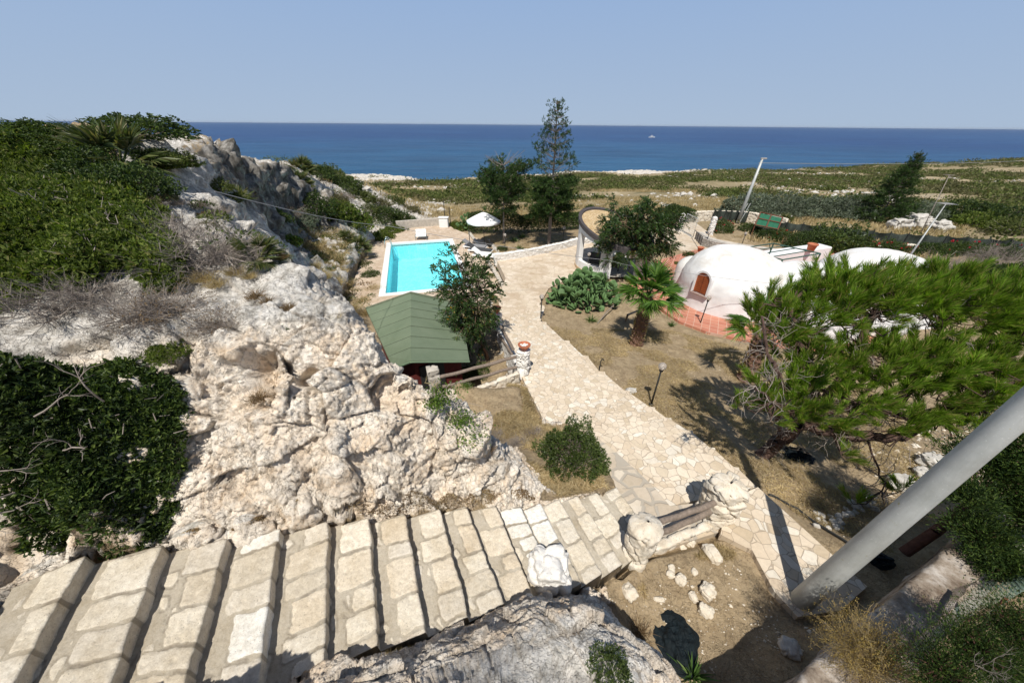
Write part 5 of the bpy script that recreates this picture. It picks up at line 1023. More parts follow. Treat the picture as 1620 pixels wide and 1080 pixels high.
# ---- concrete wall and chain link fence, lower right
def cwall():
    a, b = np.array([2.15, .82]), np.array([9.2, 3.95]); d = (b-a)/np.linalg.norm(b-a); nn = np.array([-d[1], d[0]]); L = np.linalg.norm(b-a)
    n = 260; prof = [(0, -1.3+.1*i) for i in range(13)]+[(0, -.02)]+[(-.03, 0)]+[(-.04*i, 0) for i in range(2, 9)]+[(-.33, -.03), (-.34, -.16), (-.36, -.18), (-.46, -.2), (-.48, -.9)]
    pr = np.array(prof); S, I = np.meshgrid(np.linspace(0, L, n), np.arange(len(pr)), indexing='ij'); S = S.ravel(); I = I.ravel(); z = Z(4.42)-.045*S+pr[I, 1]
    V = np.stack([a[0]+d[0]*S+nn[0]*pr[I, 0], a[1]+d[1]*S+nn[1]*pr[I, 0], z], 1); V[:, 2] += fbm(V*3, 5, 77)*.018; V[:, :2] += (fbm(V*4, 5, 79)*.022)[:, None]*nn[None]
    k = len(pr); i, j = np.meshgrid(np.arange(n-1), np.arange(k-1), indexing='ij'); i = i.ravel(); j = j.ravel(); me = npmesh('retaining_wall', V, np.stack([i*k+j, i*k+j+1, (i+1)*k+j+1, (i+1)*k+j], 1), [mk_rock('cracked_old_concrete', [(.38, (.15, .11, .08)), (.5, (.28, .23, .18)), (.6, (.43, .38, .33)), (.75, (.60, .56, .50))], sc_=3)], smooth=True)
    tag(link('retaining_wall', me), 'old cracked concrete retaining wall running along the lower right corner', 'wall')
    t = thing('chain_link_fence', 'sagging green chain link fence with rusty pipes on top of the concrete wall', 'fence', (0, 0, 0)); top = lambda s, hz, off: Vector((a[0]+d[0]*s+nn[0]*off, a[1]+d[1]*s+nn[1]*off, Z(4.42)-.045*s+hz))
    m = MB(); step = .075
    def pt(s, z): return top(s, -.08+z*.62-.10*math.sin(s*2.2)*z, -.36-.22*z-.10*z*math.sin(s*1.7))
    nz = 12
    for i in range(int(5.6/step)):
        for sg in (1, -1):
            pts = [pt(.35+i*step+sg*q*step, q/nz) for q in range(nz+1)]
            m.tube(pts, .0022, 3, cap=False)
    m.build('wire_mesh', simple('green_coated_wire', (.13, .19, .15), .6), t)
    for s0 in (.9, 3.1, 5.2): m = MB(); m.tube([top(s0, -.3, -.42), top(s0, .62, -.66)], .022, 8); m.build('post', RUST, t)
    m = MB(); m.tube([pt(1.0, .55)+Vector((0, 0, .03)), pt(3.0, .9)+Vector((0, 0, .03))], .022, 8); m.build('rusty_pipe', RUST, t)
cwall()
# ---- loose stones
STN_L = [(1125, 878, .20, .30, 'long cream stone lying upright on the dry grass beside the pillar foot'), (1118, 937, .22, .19, 'angular white stone on dry grass, in the middle of the loose stones'), (1115, 967, .19, .17, 'flat square stone nearest the dark pit'), (1096, 944, .14, .10, 'small oval stone left of the angular white stone'),
         (1076, 918, .15, .15, 'broken cream stone left of centre among the loose stones'), (1062, 900, .11, .10, 'small pale stone under the kerb wall'), (1060, 909, .10, .12, 'narrow pebble beside the kerb wall, left of the broken stone'), (996, 940, .18, .20, 'rounded cream stone at the foot of the knobbly pillar'),
         (1090, 858, .18, .15, 'round cream stone against the kerb under the logs'), (1079, 866, .10, .12, 'smaller pale stone just left of the round cream stone'), (1098, 905, .10, .09, 'small chip of stone above the angular white stone'), (1042, 948, .07, .16, 'thin upright sliver of stone near the shadow edge'),
         (1246, 1028, .22, .22, 'grey stone in the shadow next to the concrete wall'), (1073, 920, .08, .07, 'tiny white chip near the broken cream stone')]
g_ = np.random.default_rng(3)
for i, (u, v, a, b, lb) in enumerate(STN_L):
    p = on(u, v, 5.5); o = lumpy('loose_stone', ROCKW if i != 12 else ROCKG, (a, b, min(a, b)*.75), .10, 2.5, 30+i, 22, .35, loc=(p[0], p[1], p[2]-.02)); o.rotation_euler = (0, 0, g_.uniform(0, 3)); tag(o, lb, 'stone', 'loose stones on the dry ground')
p = on(1062, 645, 6.8); 
for (u, v, s_, lb) in ((998, 620, .30, 'pale rock beside the path kerb left of the near garden lamp'), (1470, 735, .5, 'pale rock in the undergrowth behind the big grey pole'), (1425, 770, .5, 'low pale rock seen beneath the pine branches'), (1460, 752, .35, 'white rock between the big pole and the pine branch')):
    p = on(u, v, 6.6); tag(lumpy('rock', ROCKG, (s_, s_*.8, s_*.6), .2, 3, int(u) % 17, 26, .3, loc=(p[0], p[1], p[2]-.05)), lb, 'rock')
# short row of stones edging the garden under the pine
base = lumpy('edging_stone', ROCKG, (.12, .10, .08), .12, 3, 3, 14, .3)
gk = 'grey stones edging the bed under the pine'
for i in range(26):
    s = i/25; u = 1288+(1215-1288)*0+ s*100+g_.uniform(-5, 5); v = 800+6*math.sin(s*5)+(i % 3)*9+(-6 if s > .5 else 12)
    p = on(u, v, 6.1); o = base if i == 0 else base.copy()
    if i: sc.collection.objects.link(o)
    o.location = (p[0], p[1], p[2]-.02); o.rotation_euler = (0, 0, g_.uniform(0, 6)); k = g_.uniform(.7, 1.3); o.scale = (k, k, k); tag(o, 'grey stone in the row of small stones edging the bed under the pine', 'stone', gk)
def bundle(u, v, h, sx, sy, sz, label, seed):
    p = on(u, v, h); n = 60; a = np.linspace(-1, 1, n); X, Y = np.meshgrid(a, a, indexing='ij'); X = X.ravel(); Y = Y.ravel(); r = np.sqrt(X*X+Y*Y); q = np.stack([X*2.6, Y*2.6, X*0+seed], 1)
    z = (1-sstep(.3, 1., r+.15*vnoise(q, seed)))*(.7+.5*ridged(q, 4, seed)); V = np.stack([X*sx*(1+.1*vnoise(q*2, 5)), Y*sy, z*sz*.5-.02], 1); i, j = np.meshgrid(np.arange(n-1), np.arange(n-1), indexing='ij'); i = i.ravel(); j = j.ravel()
    F = np.stack([i*n+j, (i+1)*n+j, (i+1)*n+j+1, i*n+j+1], 1); keep = (r[F].max(1) < .98); tag(link('net_bundle', npmesh('net_bundle', V, F[keep], [NETB], smooth=False), None, (p[0], p[1], p[2]+.02)), label, 'net')
bundle(1258, 722, 6.3, .42, .30, .30, 'dark teal net bundle lying in the shade beneath the pine', 2)
bundle(1068, 1012, 5.55, .36, .42, .16, 'dark blue plastic sheet in the pit beside the foreground rock', 5)
bundle(1385, 885, 6.0, .30, .16, .12, 'blue plastic bag in the shade behind the big grey pole', 8)
# black hose along the garden edge
def hose(pts, r, label):
    q = []
    for (u, v, h) in pts: p = on(u, v, h); q.append(p+np.array([0, 0, .03]))
    q = np.array(q); s = np.linspace(0, len(q)-1, 8*len(q)); qq = np.stack([np.interp(s, np.arange(len(q)), q[:, k]) for k in range(3)], 1); qq[:, 2] = ground(qq[:, 0], qq[:, 1])+.03
    m = MB(); m.tube([tuple(p) for p in qq], r, 6); tag(m.build('garden_hose', DARKM, None, smooth=True), label, 'hose')
hose([(859, 512, 7.4), (868, 522, 7.3), (882, 530, 7.2), (893, 540, 7.1), (905, 552, 7.1)], .02, 'black hose along the upper edge of the dry garden by the courtyard lamp')
hose([(1007, 640, 6.6), (1018, 648, 6.6), (1027, 660, 6.5)], .02, 'short black hose beside the near garden lamp')
hose([(1215, 783, 5.7), (1260, 805, 5.8), (1300, 835, 5.8), (1350, 868, 5.8)], .022, 'black pipe running along the ground beneath the pine')
# boats
def boat(u, v, L, label, sail=True, mat=WHITEP, cab=True):
    p = P(u, v, H_SEA); t = thing('boat', label, 'boat', (p[0], p[1], Z(H_SEA))); n = 12; m = MB(); vs = []; 
    for i in range(n+1):
        s = i/n; x = (s-.5)*L; wd = L*.16*math.sin(math.pi*min(1, .12+s*.88))**.6; vs += [(x, -wd, L*.13+L*.03*s*s), (x, -wd*.6, -L*.02), (x, wd*.6, -L*.02), (x, wd, L*.13+L*.03*s*s)]
    fs = []
    for i in range(n):
        for j in range(3): fs.append((4*i+j, 4*i+4+j, 4*i+5+j, 4*i+1+j))
        fs.append((4*i+3, 4*i+7, 4*i+4, 4*i))
    fs += [(0, 1, 2, 3), (4*n+3, 4*n+2, 4*n+1, 4*n)]; m.add(vs, fs); m.build('hull', mat, t)
    if cab:
        m = MB(); m.box((0, 0, L*.19), (L*.4, L*.17, L*.12), bev=L*.02); c2 = m.build('cabin', mat, t); m = MB(); m.box((0, -L*.087, L*.2), (L*.3, L*.006, L*.04)); m.build('window', DARKM, c2)
    if sail: m = MB(); m.tube([(-L*.05, 0, L*.15), (-L*.05, 0, L*.5)], L*.012, 6); m.build('mast', WHITEP, t)
boat(1031, 218, 11, 'small white motor boat out on the sea', True)
boat(1472, 259, 5, 'small dark boat close to the shore on the right', False, DARKM, False)
boat(136, 197, 60, 'white ship far off behind the shrubs on the left hilltop', True)
# ---------------------------------------------------------------- vegetation builders
rg = np.random.default_rng(11)
def unit(v): return v/(np.linalg.norm(v, axis=1, keepdims=True)+1e-9)
def rdir(n, g=None): return unit((g or rg).normal(size=(n, 3)))
def quads(B, D, L, W, fold=.0, g=None):
    """leaf quads: base B, direction D, length L, width W"""
    g = g or rg; n = len(B); L = np.broadcast_to(L, n)[:, None]; W = np.broadcast_to(W, n)[:, None]; S = unit(np.cross(D, rdir(n, g))); N = np.cross(S, D)
    m = B+D*L*.45+N*L*fold; V = np.stack([B, m+S*W/2, B+D*L, m-S*W/2], 1).reshape(-1, 3); return V, np.arange(4*n).reshape(n, 4)
def tris(B, D, L, W, droop=0, g=None):
    g = g or rg; n = len(B); L = np.broadcast_to(L, n)[:, None]; W = np.broadcast_to(W, n)[:, None]; S = unit(np.cross(D, rdir(n, g)))
    T = B+D*L; T[:, 2] -= (droop*L[:, 0]); M_ = B+D*L*.5; V = np.stack([B-S*W/2, B+S*W/2, M_+S*W*.35, T, M_-S*W*.35], 1)
    V = V.reshape(-1, 3); i = np.arange(n)*5; F = np.stack([i, i+1, i+2, i+4], 1); F2 = np.stack([i+4, i+2, i+3, i+3], 1); return V, F, i
def blades(B, D, L, W, droop=.15, g=None):
    g = g or rg; n = len(B); L = np.broadcast_to(L, n)[:, None]; W = np.broadcast_to(W, n)[:, None]; S = unit(np.cross(D, rdir(n, g)))
    M_ = B+D*L*.55; T = B+D*L; T[:, 2:] -= droop*L; V = np.stack([B-S*W*.5, B+S*W*.5, M_+S*W*.4, M_-S*W*.4, T+S*W*.08, T-S*W*.08], 1).reshape(-1, 3); i = np.arange(n)*6
    F = np.concatenate([np.stack([i, i+1, i+2, i+3], 1), np.stack([i+3, i+2, i+4, i+5], 1)]); return V, F
def stems(segs, n=4):
    """segs: list of (a, b, ra, rb) -> tapered prisms, vectorised"""
    A = np.array([s[0] for s in segs], float); B = np.array([s[1] for s in segs], float); ra = np.array([s[2] for s in segs])[:, None]; rb = np.array([s[3] for s in segs])[:, None]
    D = unit(B-A); U = np.where(np.abs(D[:, 2:3]) < .9, np.array([[0, 0, 1.]]), np.array([[1., 0, 0]])); S = unit(np.cross(D, U)); T = np.cross(S, D); k = len(A); vs = []
    for P_, r_ in ((A-D*ra*.3, ra), (B, rb)):
        for j in range(n): t = 2*math.pi*j/n; vs.append(P_+S*r_*math.cos(t)+T*r_*math.sin(t))
    V = np.stack(vs, 1).reshape(-1, 3); i = np.arange(k)*2*n; F = np.concatenate([np.stack([i+j, i+(j+1) % n, i+n+(j+1) % n, i+n+j], 1) for j in range(n)]); return V, F
def join(parts):
    """parts: list of (V, F, mat index)"""
    V, F, M_, b = [], [], [], 0
    for v, f, m_ in parts: V.append(v); F.append(f+b); M_.append(np.full(len(f), m_)); b += len(v)
    return np.concatenate(V), np.concatenate(F), np.concatenate(M_)
def jmesh(name, parts, mats): V, F, M_ = join(parts); return npmesh(name, V, F, mats, midx=M_)
def grow(p, d, L, r, depth, g, segs, tips, up=.1, spread=.6, nb=(2, 4), wig=.18, shrink=.68):
    p = np.array(p, float); d = np.array(d, float); k = 4
    for i in range(k):
        d = d+g.normal(size=3)*wig; d[2] += up*.25; d /= np.linalg.norm(d); q = p+d*L/k; r2 = r*(1-.35/k*(1)); segs.append((p, q, r, r2)); p, r = q, r2
        if depth > 0 and i >= 1 and g.random() < .55:
            d3 = d+g.normal(size=3)*spread; d3 /= np.linalg.norm(d3); grow(p, d3, L*shrink*g.uniform(.7, 1), r*.6, depth-1, g, segs, tips, up, spread, nb, wig, shrink)
    if depth == 0: tips.append((p, d)); return
    for _ in range(g.integers(*nb)):
        d3 = d+g.normal(size=3)*spread; d3[2] += up; d3 /= np.linalg.norm(d3); grow(p, d3, L*shrink*g.uniform(.75, 1.1), r*.7, depth-1, g, segs, tips, up, spread, nb, wig, shrink)
def shell(n, g, flat=.75, inner=.55, lump=.22, seed=0):
    d = rdir(n, g); d[:, 2] = np.abs(d[:, 2])*1.0-.12; d = unit(d); r = (inner+(1-inner)*g.random(n)**.5)*(1+lump*fbm(d*2.2+seed*5.1, 3, seed)); p = d*r[:, None]; p[:, 2] *= flat; return p, d
def bush_mesh(name, mats, n=1500, ll=.075, lw=.035, flat=.75, seed=0, lump=.3, nst=26, extra=None):
    g = np.random.default_rng(seed); p, d = shell(n//6, g, flat, .5, lump, seed); p = np.repeat(p, 6, 0); d = np.repeat(d, 6, 0); n = len(p); d = unit(d+np.repeat(g.normal(size=(n//6, 3))*.45, 6, 0)); p = p+d*ll*g.uniform(-.5, .3, n)[:, None]; D = unit(d*.6+rdir(n, g)*.9+np.array([0, 0, .15])); v, f = quads(p, D, ll*g.uniform(.7, 1.3, n), lw*g.uniform(.7, 1.2, n), .1, g)
    segs = []
    for _ in range(nst):
        q, dd = shell(1, g, flat, .6, lump, seed); q = q[0]; a = np.array([g.normal()*.08, g.normal()*.08, -.05]); mid = (a+q)/2+g.normal(size=3)*.06; segs += [(a, mid, .018, .012), (mid, q, .012, .004)]
    v2, f2 = stems(segs); parts = [(v, f, 0), (v2, f2, 1)]
    if extra is not None:
        ne, mi, sz = extra; p, d = shell(ne, g, flat, .9, lump, seed)
        for _ in range(4): v3, f3 = quads(p*1.04, unit(d+rdir(ne, g)*.7), sz, sz*.8, .2, g); parts.append((v3, f3, mi))
    return jmesh(name, parts, mats)
def grey_mesh(name, mats, seed=0, nb=90, flat=.6, leaf=0):
    g = np.random.default_rng(seed); segs = []; tips = []
    for _ in range(nb):
        q, dd = shell(1, g, flat, .3, .2, seed); a = np.array([g.normal()*.25, g.normal()*.25, -.05]); q = q[0]; mid = a*.5+q*.5+g.normal(size=3)*.08; segs += [(a, mid, .011, .007), (mid, q, .007, .003)]
        for _ in range(7): e = q+(q-mid)*g.uniform(.1, .45)+g.normal(size=3)*.14; s0 = mid+(q-mid)*g.uniform(0, 1); segs.append((s0, e, .0045, .002)); tips.append(e); segs.append((s0*.4+e*.6, e+g.normal(size=3)*.09, .003, .0015))
    v, f = stems(segs, 3); parts = [(v, f, 0)]
    if leaf: t = np.array(tips)[g.integers(0, len(tips), leaf)]+g.normal(size=(leaf, 3))*.03; v2, f2 = quads(t, rdir(leaf, g), .05, .03, .1, g); parts.append((v2, f2, 1))
    return jmesh(name, parts, mats)
def tuft_mesh(name, mat, n=260, seed=0, spread=.5, L=1.0, w=.022, droop=.25, rad=.25):
    g = np.random.default_rng(seed); B = np.stack([g.normal(size=n)*rad, g.normal(size=n)*rad, np.full(n, -.03)], 1); D = unit(np.stack([g.normal(size=n)*spread, g.normal(size=n)*spread, np.full(n, 1.)], 1)+B*1.2*np.array([1, 1, 0])); v, f = blades(B, D, L*g.uniform(.4, 1.1, n), w, droop, g); return npmesh(name, v, f, [mat])
def fan_parts(g, nf=26, rad=1.0, petiole=.45, nl=16, up=.5, blade=.5, w=.045, low=-.1):
    parts = []; B = []; D = []; LL = []; segs = []
    for k in range(nf):
        a = g.uniform(0, 2*np.pi); el = g.uniform(low, 1.35)*1.0; d = np.array([math.cos(a)*math.cos(el), math.sin(a)*math.cos(el), math.sin(el)]); c_ = d*petiole*g.uniform(.8, 1.2)*rad; segs.append((np.zeros(3), c_, .014*rad, .009*rad))
        s = np.cross(d, [0, 0, 1.]); s /= np.linalg.norm(s)+1e-6; t = np.cross(s, d); tw = g.uniform(-.5, .5); s2 = s*math.cos(tw)+t*math.sin(tw)
        for j in range(nl): b = (j/(nl-1)-.5)*2*R(115); B.append(c_); D.append(d*math.cos(b*.62)+s2*math.sin(b*.62)+np.array([0, 0, -.05])); LL.append(blade*rad*(1-.25*abs(b)/2)*g.uniform(.88, 1.08))
    B = np.array(B); D = unit(np.array(D)); v, f = blades(B, D, np.array(LL), w*rad, .12, g); parts.append((v, f, 0)); v, f = stems(segs); parts.append((v, f, 1)); return parts
MSH = {}
for s in range(3):
    MSH['green%d' % s] = bush_mesh('bush', [G_BRIGHT, TWIG], 5200, .105, .052, .6, s+1)
    MSH['bush%d' % s] = bush_mesh('bush', [G_BUSH, BARKG], 6600, .085, .045, .8, s+5)
    MSH['dark%d' % s] = bush_mesh('bush', [G_DARK, BARKG], 6600, .085, .045, .8, s+9)
    MSH['scrub%d' % s] = bush_mesh('bush', [G_SCRUB, TWIG], 4200, .095, .040, .6, s+13)
    MSH['scrubg%d' % s] = bush_mesh('bush', [G_SCRUB2, TWIG], 4200, .095, .042, .65, s+17)
    MSH['olive%d' % s] = bush_mesh('bush', [G_OLIVE, BARKG], 7500, .085, .034, .85, s+21)
    MSH['grey%d' % s] = grey_mesh('shrub', [TWIG], s+25)
    MSH['brown%d' % s] = grey_mesh('shrub', [TWIG, G_STRAWB], s+29, leaf=900)
    MSH['tuft%d' % s] = tuft_mesh('grass', G_STRAW, 320, s+33)
    MSH['btuft%d' % s] = tuft_mesh('grass', G_STRAWB, 260, s+37, .7)
    MSH['fan%d' % s] = jmesh('palm', fan_parts(np.random.default_rng(s+41), 34, 1., .45, 15), [G_FAN, G_SCRUB2])
    MSH['yucca%d' % s] = tuft_mesh('yucca', G_YUC, 70, s+45, .9, 1., .07, .12, .03)
MSH['hib0'] = bush_mesh('bush', [G_BUSH, BARKG, FLOW], 6600, .085, .045, .95, 51, .15, 26, (26, 2, .09))
MSH['boug0'] = bush_mesh('bush', [G_BUSH, BARKG, FLOW], 4200, .085, .045, .7, 52, .35, 40, (26, 2, .11))
MSH['boug1'] = bush_mesh('bush', [G_DARK, BARKG, FLOW], 4200, .085, .045, .7, 53, .4, 40, (14, 2, .11))
KN = {'green': 'green_shrub', 'bush': 'bush', 'dark': 'dark_bush', 'scrub': 'scrub_bush', 'scrubg': 'scrub_bush', 'olive': 'olive_bush', 'grey': 'dead_shrub', 'brown': 'dry_shrub', 'tuft': 'dry_grass_tuft', 'btuft': 'dry_grass_tuft', 'fan': 'fan_palm', 'yucca': 'yucca', 'hib': 'flowering_bush', 'boug': 'bougainvillea'}
CAT = {'green': 'shrub', 'bush': 'bush', 'dark': 'bush', 'scrub': 'bush', 'scrubg': 'bush', 'olive': 'bush', 'grey': 'shrub', 'brown': 'shrub', 'tuft': 'grass tuft', 'btuft': 'grass tuft', 'fan': 'palm', 'yucca': 'yucca', 'hib': 'bush', 'boug': 'bush'}
_cnt = {}
def plant(kind, u, v, h, r, label, group=None, zs=1., sink=.05, world=None):
    p = np.array(world) if world is not None else on(u, v, h); i = _cnt.get(kind, 0); _cnt[kind] = i+1
    nv = {'hib': 1, 'boug': 2}.get(kind, 3); o = link(KN[kind], MSH['%s%d' % (kind, i % nv)], None, (p[0], p[1], p[2]-sink*r), rg.uniform(0, 6.3)); o.scale = (r, r, r*zs); return tag(o, label, CAT[kind], group)
# ---- single plants, named by where they grow
for a in [
 ('fan', 190, 262, 1.0, 1.15, 'large browning fan palm on the crest of the left slope'), ('dark', 222, 212, .8, 1.9, 'dark spreading bush alone on the left skyline'), ('dark', 60, 215, .5, 1.3, 'rough dark shrub on the skyline at the far left edge'), ('bush', 120, 235, .6, 1.2, 'dull green shrub left of the big browning fan palm'),
 ('dark', 150, 290, .9, .75, 'dark shrub directly below the browning fan palm'), ('dark', 210, 305, 1.1, .6, 'dark brownish shrub at the upper edge of the white rock'), ('scrubg', 262, 255, 1.0, 1.2, 'green cushion bush on the rock beneath the skyline bush'), ('scrub', 300, 238, .8, 1.5, 'low dry bush near the top of the shaded cliff'),
 ('scrubg', 290, 222, .6, 1.6, 'olive green mat of shrub on the ridge'), ('scrubg', 325, 226, .6, 1.3, 'low bush at the very brink above the shaded cliff'), ('scrub', 250, 225, .6, 1.5, 'grey green shrub between skyline bush and ridge'), ('scrub', 355, 224, .7, 1.2, 'small dry bush on the tip of the ridge'),
 ('green', 278, 262, 1.1, .9, 'fresh green low shrub on top of the white slab'), ('bush', 235, 250, .9, .9, 'mid green shrub right of the browning fan palm'), ('fan', 378, 318, 2.0, .75, 'fan palm growing at the foot of the ridge rock by the cable'), ('scrubg', 345, 300, 1.6, .55, 'small green shrub behind the ridge of the near rock'),
 ('fan', 408, 408, 1.7, .42, 'dark fan palm on the near rock edge beside the grass tufts'), ('grey', 320, 405, 1.45, .62, 'wide tangle of dead grey twigs between the green shrubs and the fan palm'), ('grey', 372, 408, 1.55, .42, 'dead grey shrub touching the dark fan palm'), ('grey', 275, 380, 1.4, .5, 'dead grey twigs at the right edge of the green shrubs'),
 ('grey', 95, 478, 1.35, .52, 'dead grey shrub on the brink of the rock, farthest left'), ('grey', 150, 470, 1.35, .40, 'dead grey twigs below the green shrub carpet'), ('grey', 225, 500, 1.45, .42, 'dead grey shrub in the middle of the brink'), ('brown', 262, 492, 1.45, .36, 'rusty brown dried shrub on the brink of the rock face'),
 ('brown', 345, 512, 1.5, .26, 'dried brown bush above the hollow in the rock face'), ('brown', 484, 520, 1.65, .14, 'small round dead cushion on the bare rock nose'), ('green', 449, 517, 1.6, .09, 'tiny fresh green plant beside the dead cushion'), ('green', 265, 560, 1.7, .18, 'green shoot hanging in the cleft of the rock face'), ('btuft', 408, 632, 2.3, .16, 'dry grass growing inside the hollow of the rock face'),
 ('tuft', 322, 442, 1.4, .20, 'bright straw tuft at the lower edge of the green shrubs'), ('tuft', 340, 452, 1.42, .15, 'small straw tuft beside the bright straw tuft'), ('tuft', 372, 432, 1.5, .17, 'yellow grass tuft below the dark fan palm'), ('tuft', 395, 438, 1.5, .14, 'yellow grass tuft right beneath the dark fan palm'), ('btuft', 403, 470, 1.5, .15, 'brown grass tuft in a pit of the white slab'), ('btuft', 424, 478, 1.55, .12, 'small dry tuft right of the pit tuft'), ('btuft', 455, 488, 1.6, .12, 'dry tuft in the shallow hole of the slab'), ('tuft', 530, 502, 1.8, .13, 'dry grass at the edge of the rock nose'), ('btuft', 446, 408, 1.6, .12, 'little dry tuft on the ridge edge'),
 ('brown', 235, 325, 1.25, .22, 'small brown cushion plant on the white slab, uppermost'), ('brown', 285, 322, 1.35, .14, 'small brown cushion on the middle of the white slab'), ('scrub', 265, 315, 1.3, .16, 'yellowish cushion on the white slab'), ('brown', 342, 338, 1.5, .22, 'brown cushion plant close to the ridge'), ('scrub', 326, 362, 1.5, .18, 'olive cushion plant under the brown cushion near the ridge'), ('brown', 320, 325, 1.4, .15, 'grey brown cushion above the olive cushion'),
 ('fan', 470, 292, 4.0, 1.5, 'large fan palm right of the shaded cliff'), ('fan', 478, 272, 4.0, 1.6, 'fan palm on the skyline right of the shaded cliff'), ('fan', 493, 312, 5.0, 1.1, 'fan palm low on the slope under the shaded cliff'), ('dark', 505, 282, 4.5, 1.5, 'dark bush on the crest of the spur'), ('scrubg', 520, 278, 4.5, 1.6, 'olive bush on the skyline of the spur'), ('bush', 548, 300, 5.5, 1.7, 'round dark green bush on the back of the spur'), ('fan', 540, 288, 5, 1.2, 'pale fan palm on the skyline of the spur'),
 ('scrubg', 575, 316, 6.0, 1.4, 'green bush on the far part of the spur'), ('green', 538, 340, 6.3, 1.5, 'bright green bush in the valley side facing the pool'), ('green', 560, 355, 6.8, 1.5, 'larger bright green bush below it on the valley side'), ('green', 602, 378, 8.0, 1.25, 'bright green bush at the left corner of the pool deck'), ('green', 624, 368, 8.1, 1.1, 'bright green bush beside the end wall of the pool'), ('bush', 612, 345, 7.8, 1.5, 'dark green bush sprawling at the foot of the spur'), ('bush', 638, 352, 8.3, 1.3, 'dark green bush behind the end wall of the pool'),
 ('olive', 474, 356, 5.8, 1.2, 'grey green bush in the hollow below the cliff'), ('dark', 498, 335, 5.5, 1.4, 'dark bush in the shade at the foot of the cliff'), ('green', 452, 385, 5.3, .8, 'green bush just behind the ridge of the near rock'), ('fan', 566, 395, 7.4, 1.35, 'big green fan palm left of the pool'), ('fan', 548, 378, 7.2, .9, 'smaller fan palm up the slope from the pool'), ('bush', 588, 438, 7.9, .6, 'round green bush on the edge of the pool deck'), ('scrub', 575, 420, 7.7, .6, 'brownish bush above the round green bush by the deck'),
 ('dark', 428, 350, 3.0, 1.0, 'shaded bush tucked beneath the cliff behind the near ridge'), ('brown', 455, 340, 4.0, 1.0, 'brown dry shrub at the dark foot of the cliff'), ('scrub', 530, 320, 5.5, 1.0, 'dry bush on the bare white flank of the spur'), ('grey', 541, 312, 5.4, .9, 'round grey bush on the white flank of the spur'), ('scrubg', 585, 335, 7.0, 1.0, 'green cushion low on the spur'), ('scrub', 600, 325, 7.0, 1.2, 'brown green bush at the end of the spur'), ('scrubg', 625, 320, 8.0, 1.3, 'green bush at the tip of the spur'), ('scrub', 650, 335, 8.8, 1.2, 'low bush where the spur meets the plain'),
 ('bush', 1140, 362, 7.9, .0, ''), ]:
    if a[4] > 0: cr = a[1] < 400 and a[2] < 270 and a[0] != 'fan'; plant(a[0], a[1], a[2], a[3], a[4]*(.55 if cr else 1), a[5], zs=.55 if cr else 1)
gl = 'straw coloured grass tuft on the dry slope between the near rock and the pool'
for (u, v) in ((470, 368), (484, 368), (512, 374), (481, 390), (516, 400), (525, 414), (497, 424), (516, 439), (549, 450), (571, 480), (534, 411), (500, 392), (505, 408), (492, 376), (540, 432), (530, 450), (548, 470), (560, 488), (520, 422), (505, 436), (536, 392), (488, 402), (510, 386), (562, 462), (545, 418), (578, 495), (592, 460), (583, 410)):
    plant('tuft', u, v, 6.8, rg.uniform(.45, .75), gl, 'straw tufts on the slope above the pool')
# ---- left green carpet and the dark shrub: leaves over a stretch of slope
def carpet(name, pxpoly, n, hm, ll, lw, mats, seed, hfreq=1.6, hbase=.12, tw=600, upb=.5, overhang=0.):
    g = np.random.default_rng(seed); W_ = np.array([on(*q)[:2] for q in pxpoly]); lo, hi = W_.min(0), W_.max(0); X = []; Y = []; k = 0
    while k < n:
        x = g.uniform(lo[0], hi[0], n); y = g.uniform(lo[1], hi[1], n); e = inpoly(x, y, W_); rr = np.hypot(x, y); ok = (e+.16*vnoise(np.stack([x*2.5, y*2.5, x*0], 1), seed) > 0) & (g.random(n) < np.clip((4./rr)**1.2, .12, 1)); X.append(x[ok]); Y.append(y[ok]); k += ok.sum()
    x = np.concatenate(X)[:n]; y = np.concatenate(Y)[:n]; z = ground(x, y); e = np.clip(inpoly(x, y, W_), 0, 9); q = np.stack([x*hfreq, y*hfreq, x*0+seed], 1); f1, f2, cid = worley(q, seed)
    mound = hm*(1-f1*.85)*(.55+.6*cid)+hbase+.05*fbm(q*3, 3, seed); mound = np.maximum(mound, .03)*sstep(-.1, .35, e+.05)*(1-.6*sstep(7, 10, np.hypot(x, y))); t = g.random(n)**.45; rr = np.hypot(x, y)
    nt = n//7; idx = np.repeat(np.arange(nt), 7); n = nt*7; x, y, z, mound, t, rr = [q_[:nt] for q_ in (x, y, z, mound, t, rr)]; B = np.stack([x, y, z+mound*t+.02], 1)+g.normal(size=(nt, 3))*.02
    ax = unit(g.normal(size=(nt, 3))*.5+np.array([0, -.15, .8])); B = B[idx]+ax[idx]*g.uniform(-.6, .25, n)[:, None]*ll; D = unit(ax[idx]*.75+rdir(n, g)*.9); sc_ = np.clip((rr/4)**.55, .8, 2.2)[idx]*np.repeat(g.lognormal(0, .22, nt), 7)
    v, f = quads(B, D, ll*g.uniform(.6, 1.3, n)*sc_, lw*g.uniform(.7, 1.2, n)*sc_, .12, g); segs = []
    for i in g.integers(0, nt, tw): b = np.array([x[i], y[i], z[i]+mound[i]*1.1])+g.normal(size=3)*.04; a = b-np.array([0, 0, .09])+g.normal(size=3)*.06; segs += [(a, (a+b)/2+g.normal(size=3)*.04, .006, .004), ((a+b)/2, b+g.normal(size=3)*.05, .004, .002)]
    v2, f2 = stems(segs, 3); return link(name, jmesh(name, [(v, f, 0), (v2, f2, 1)], mats))
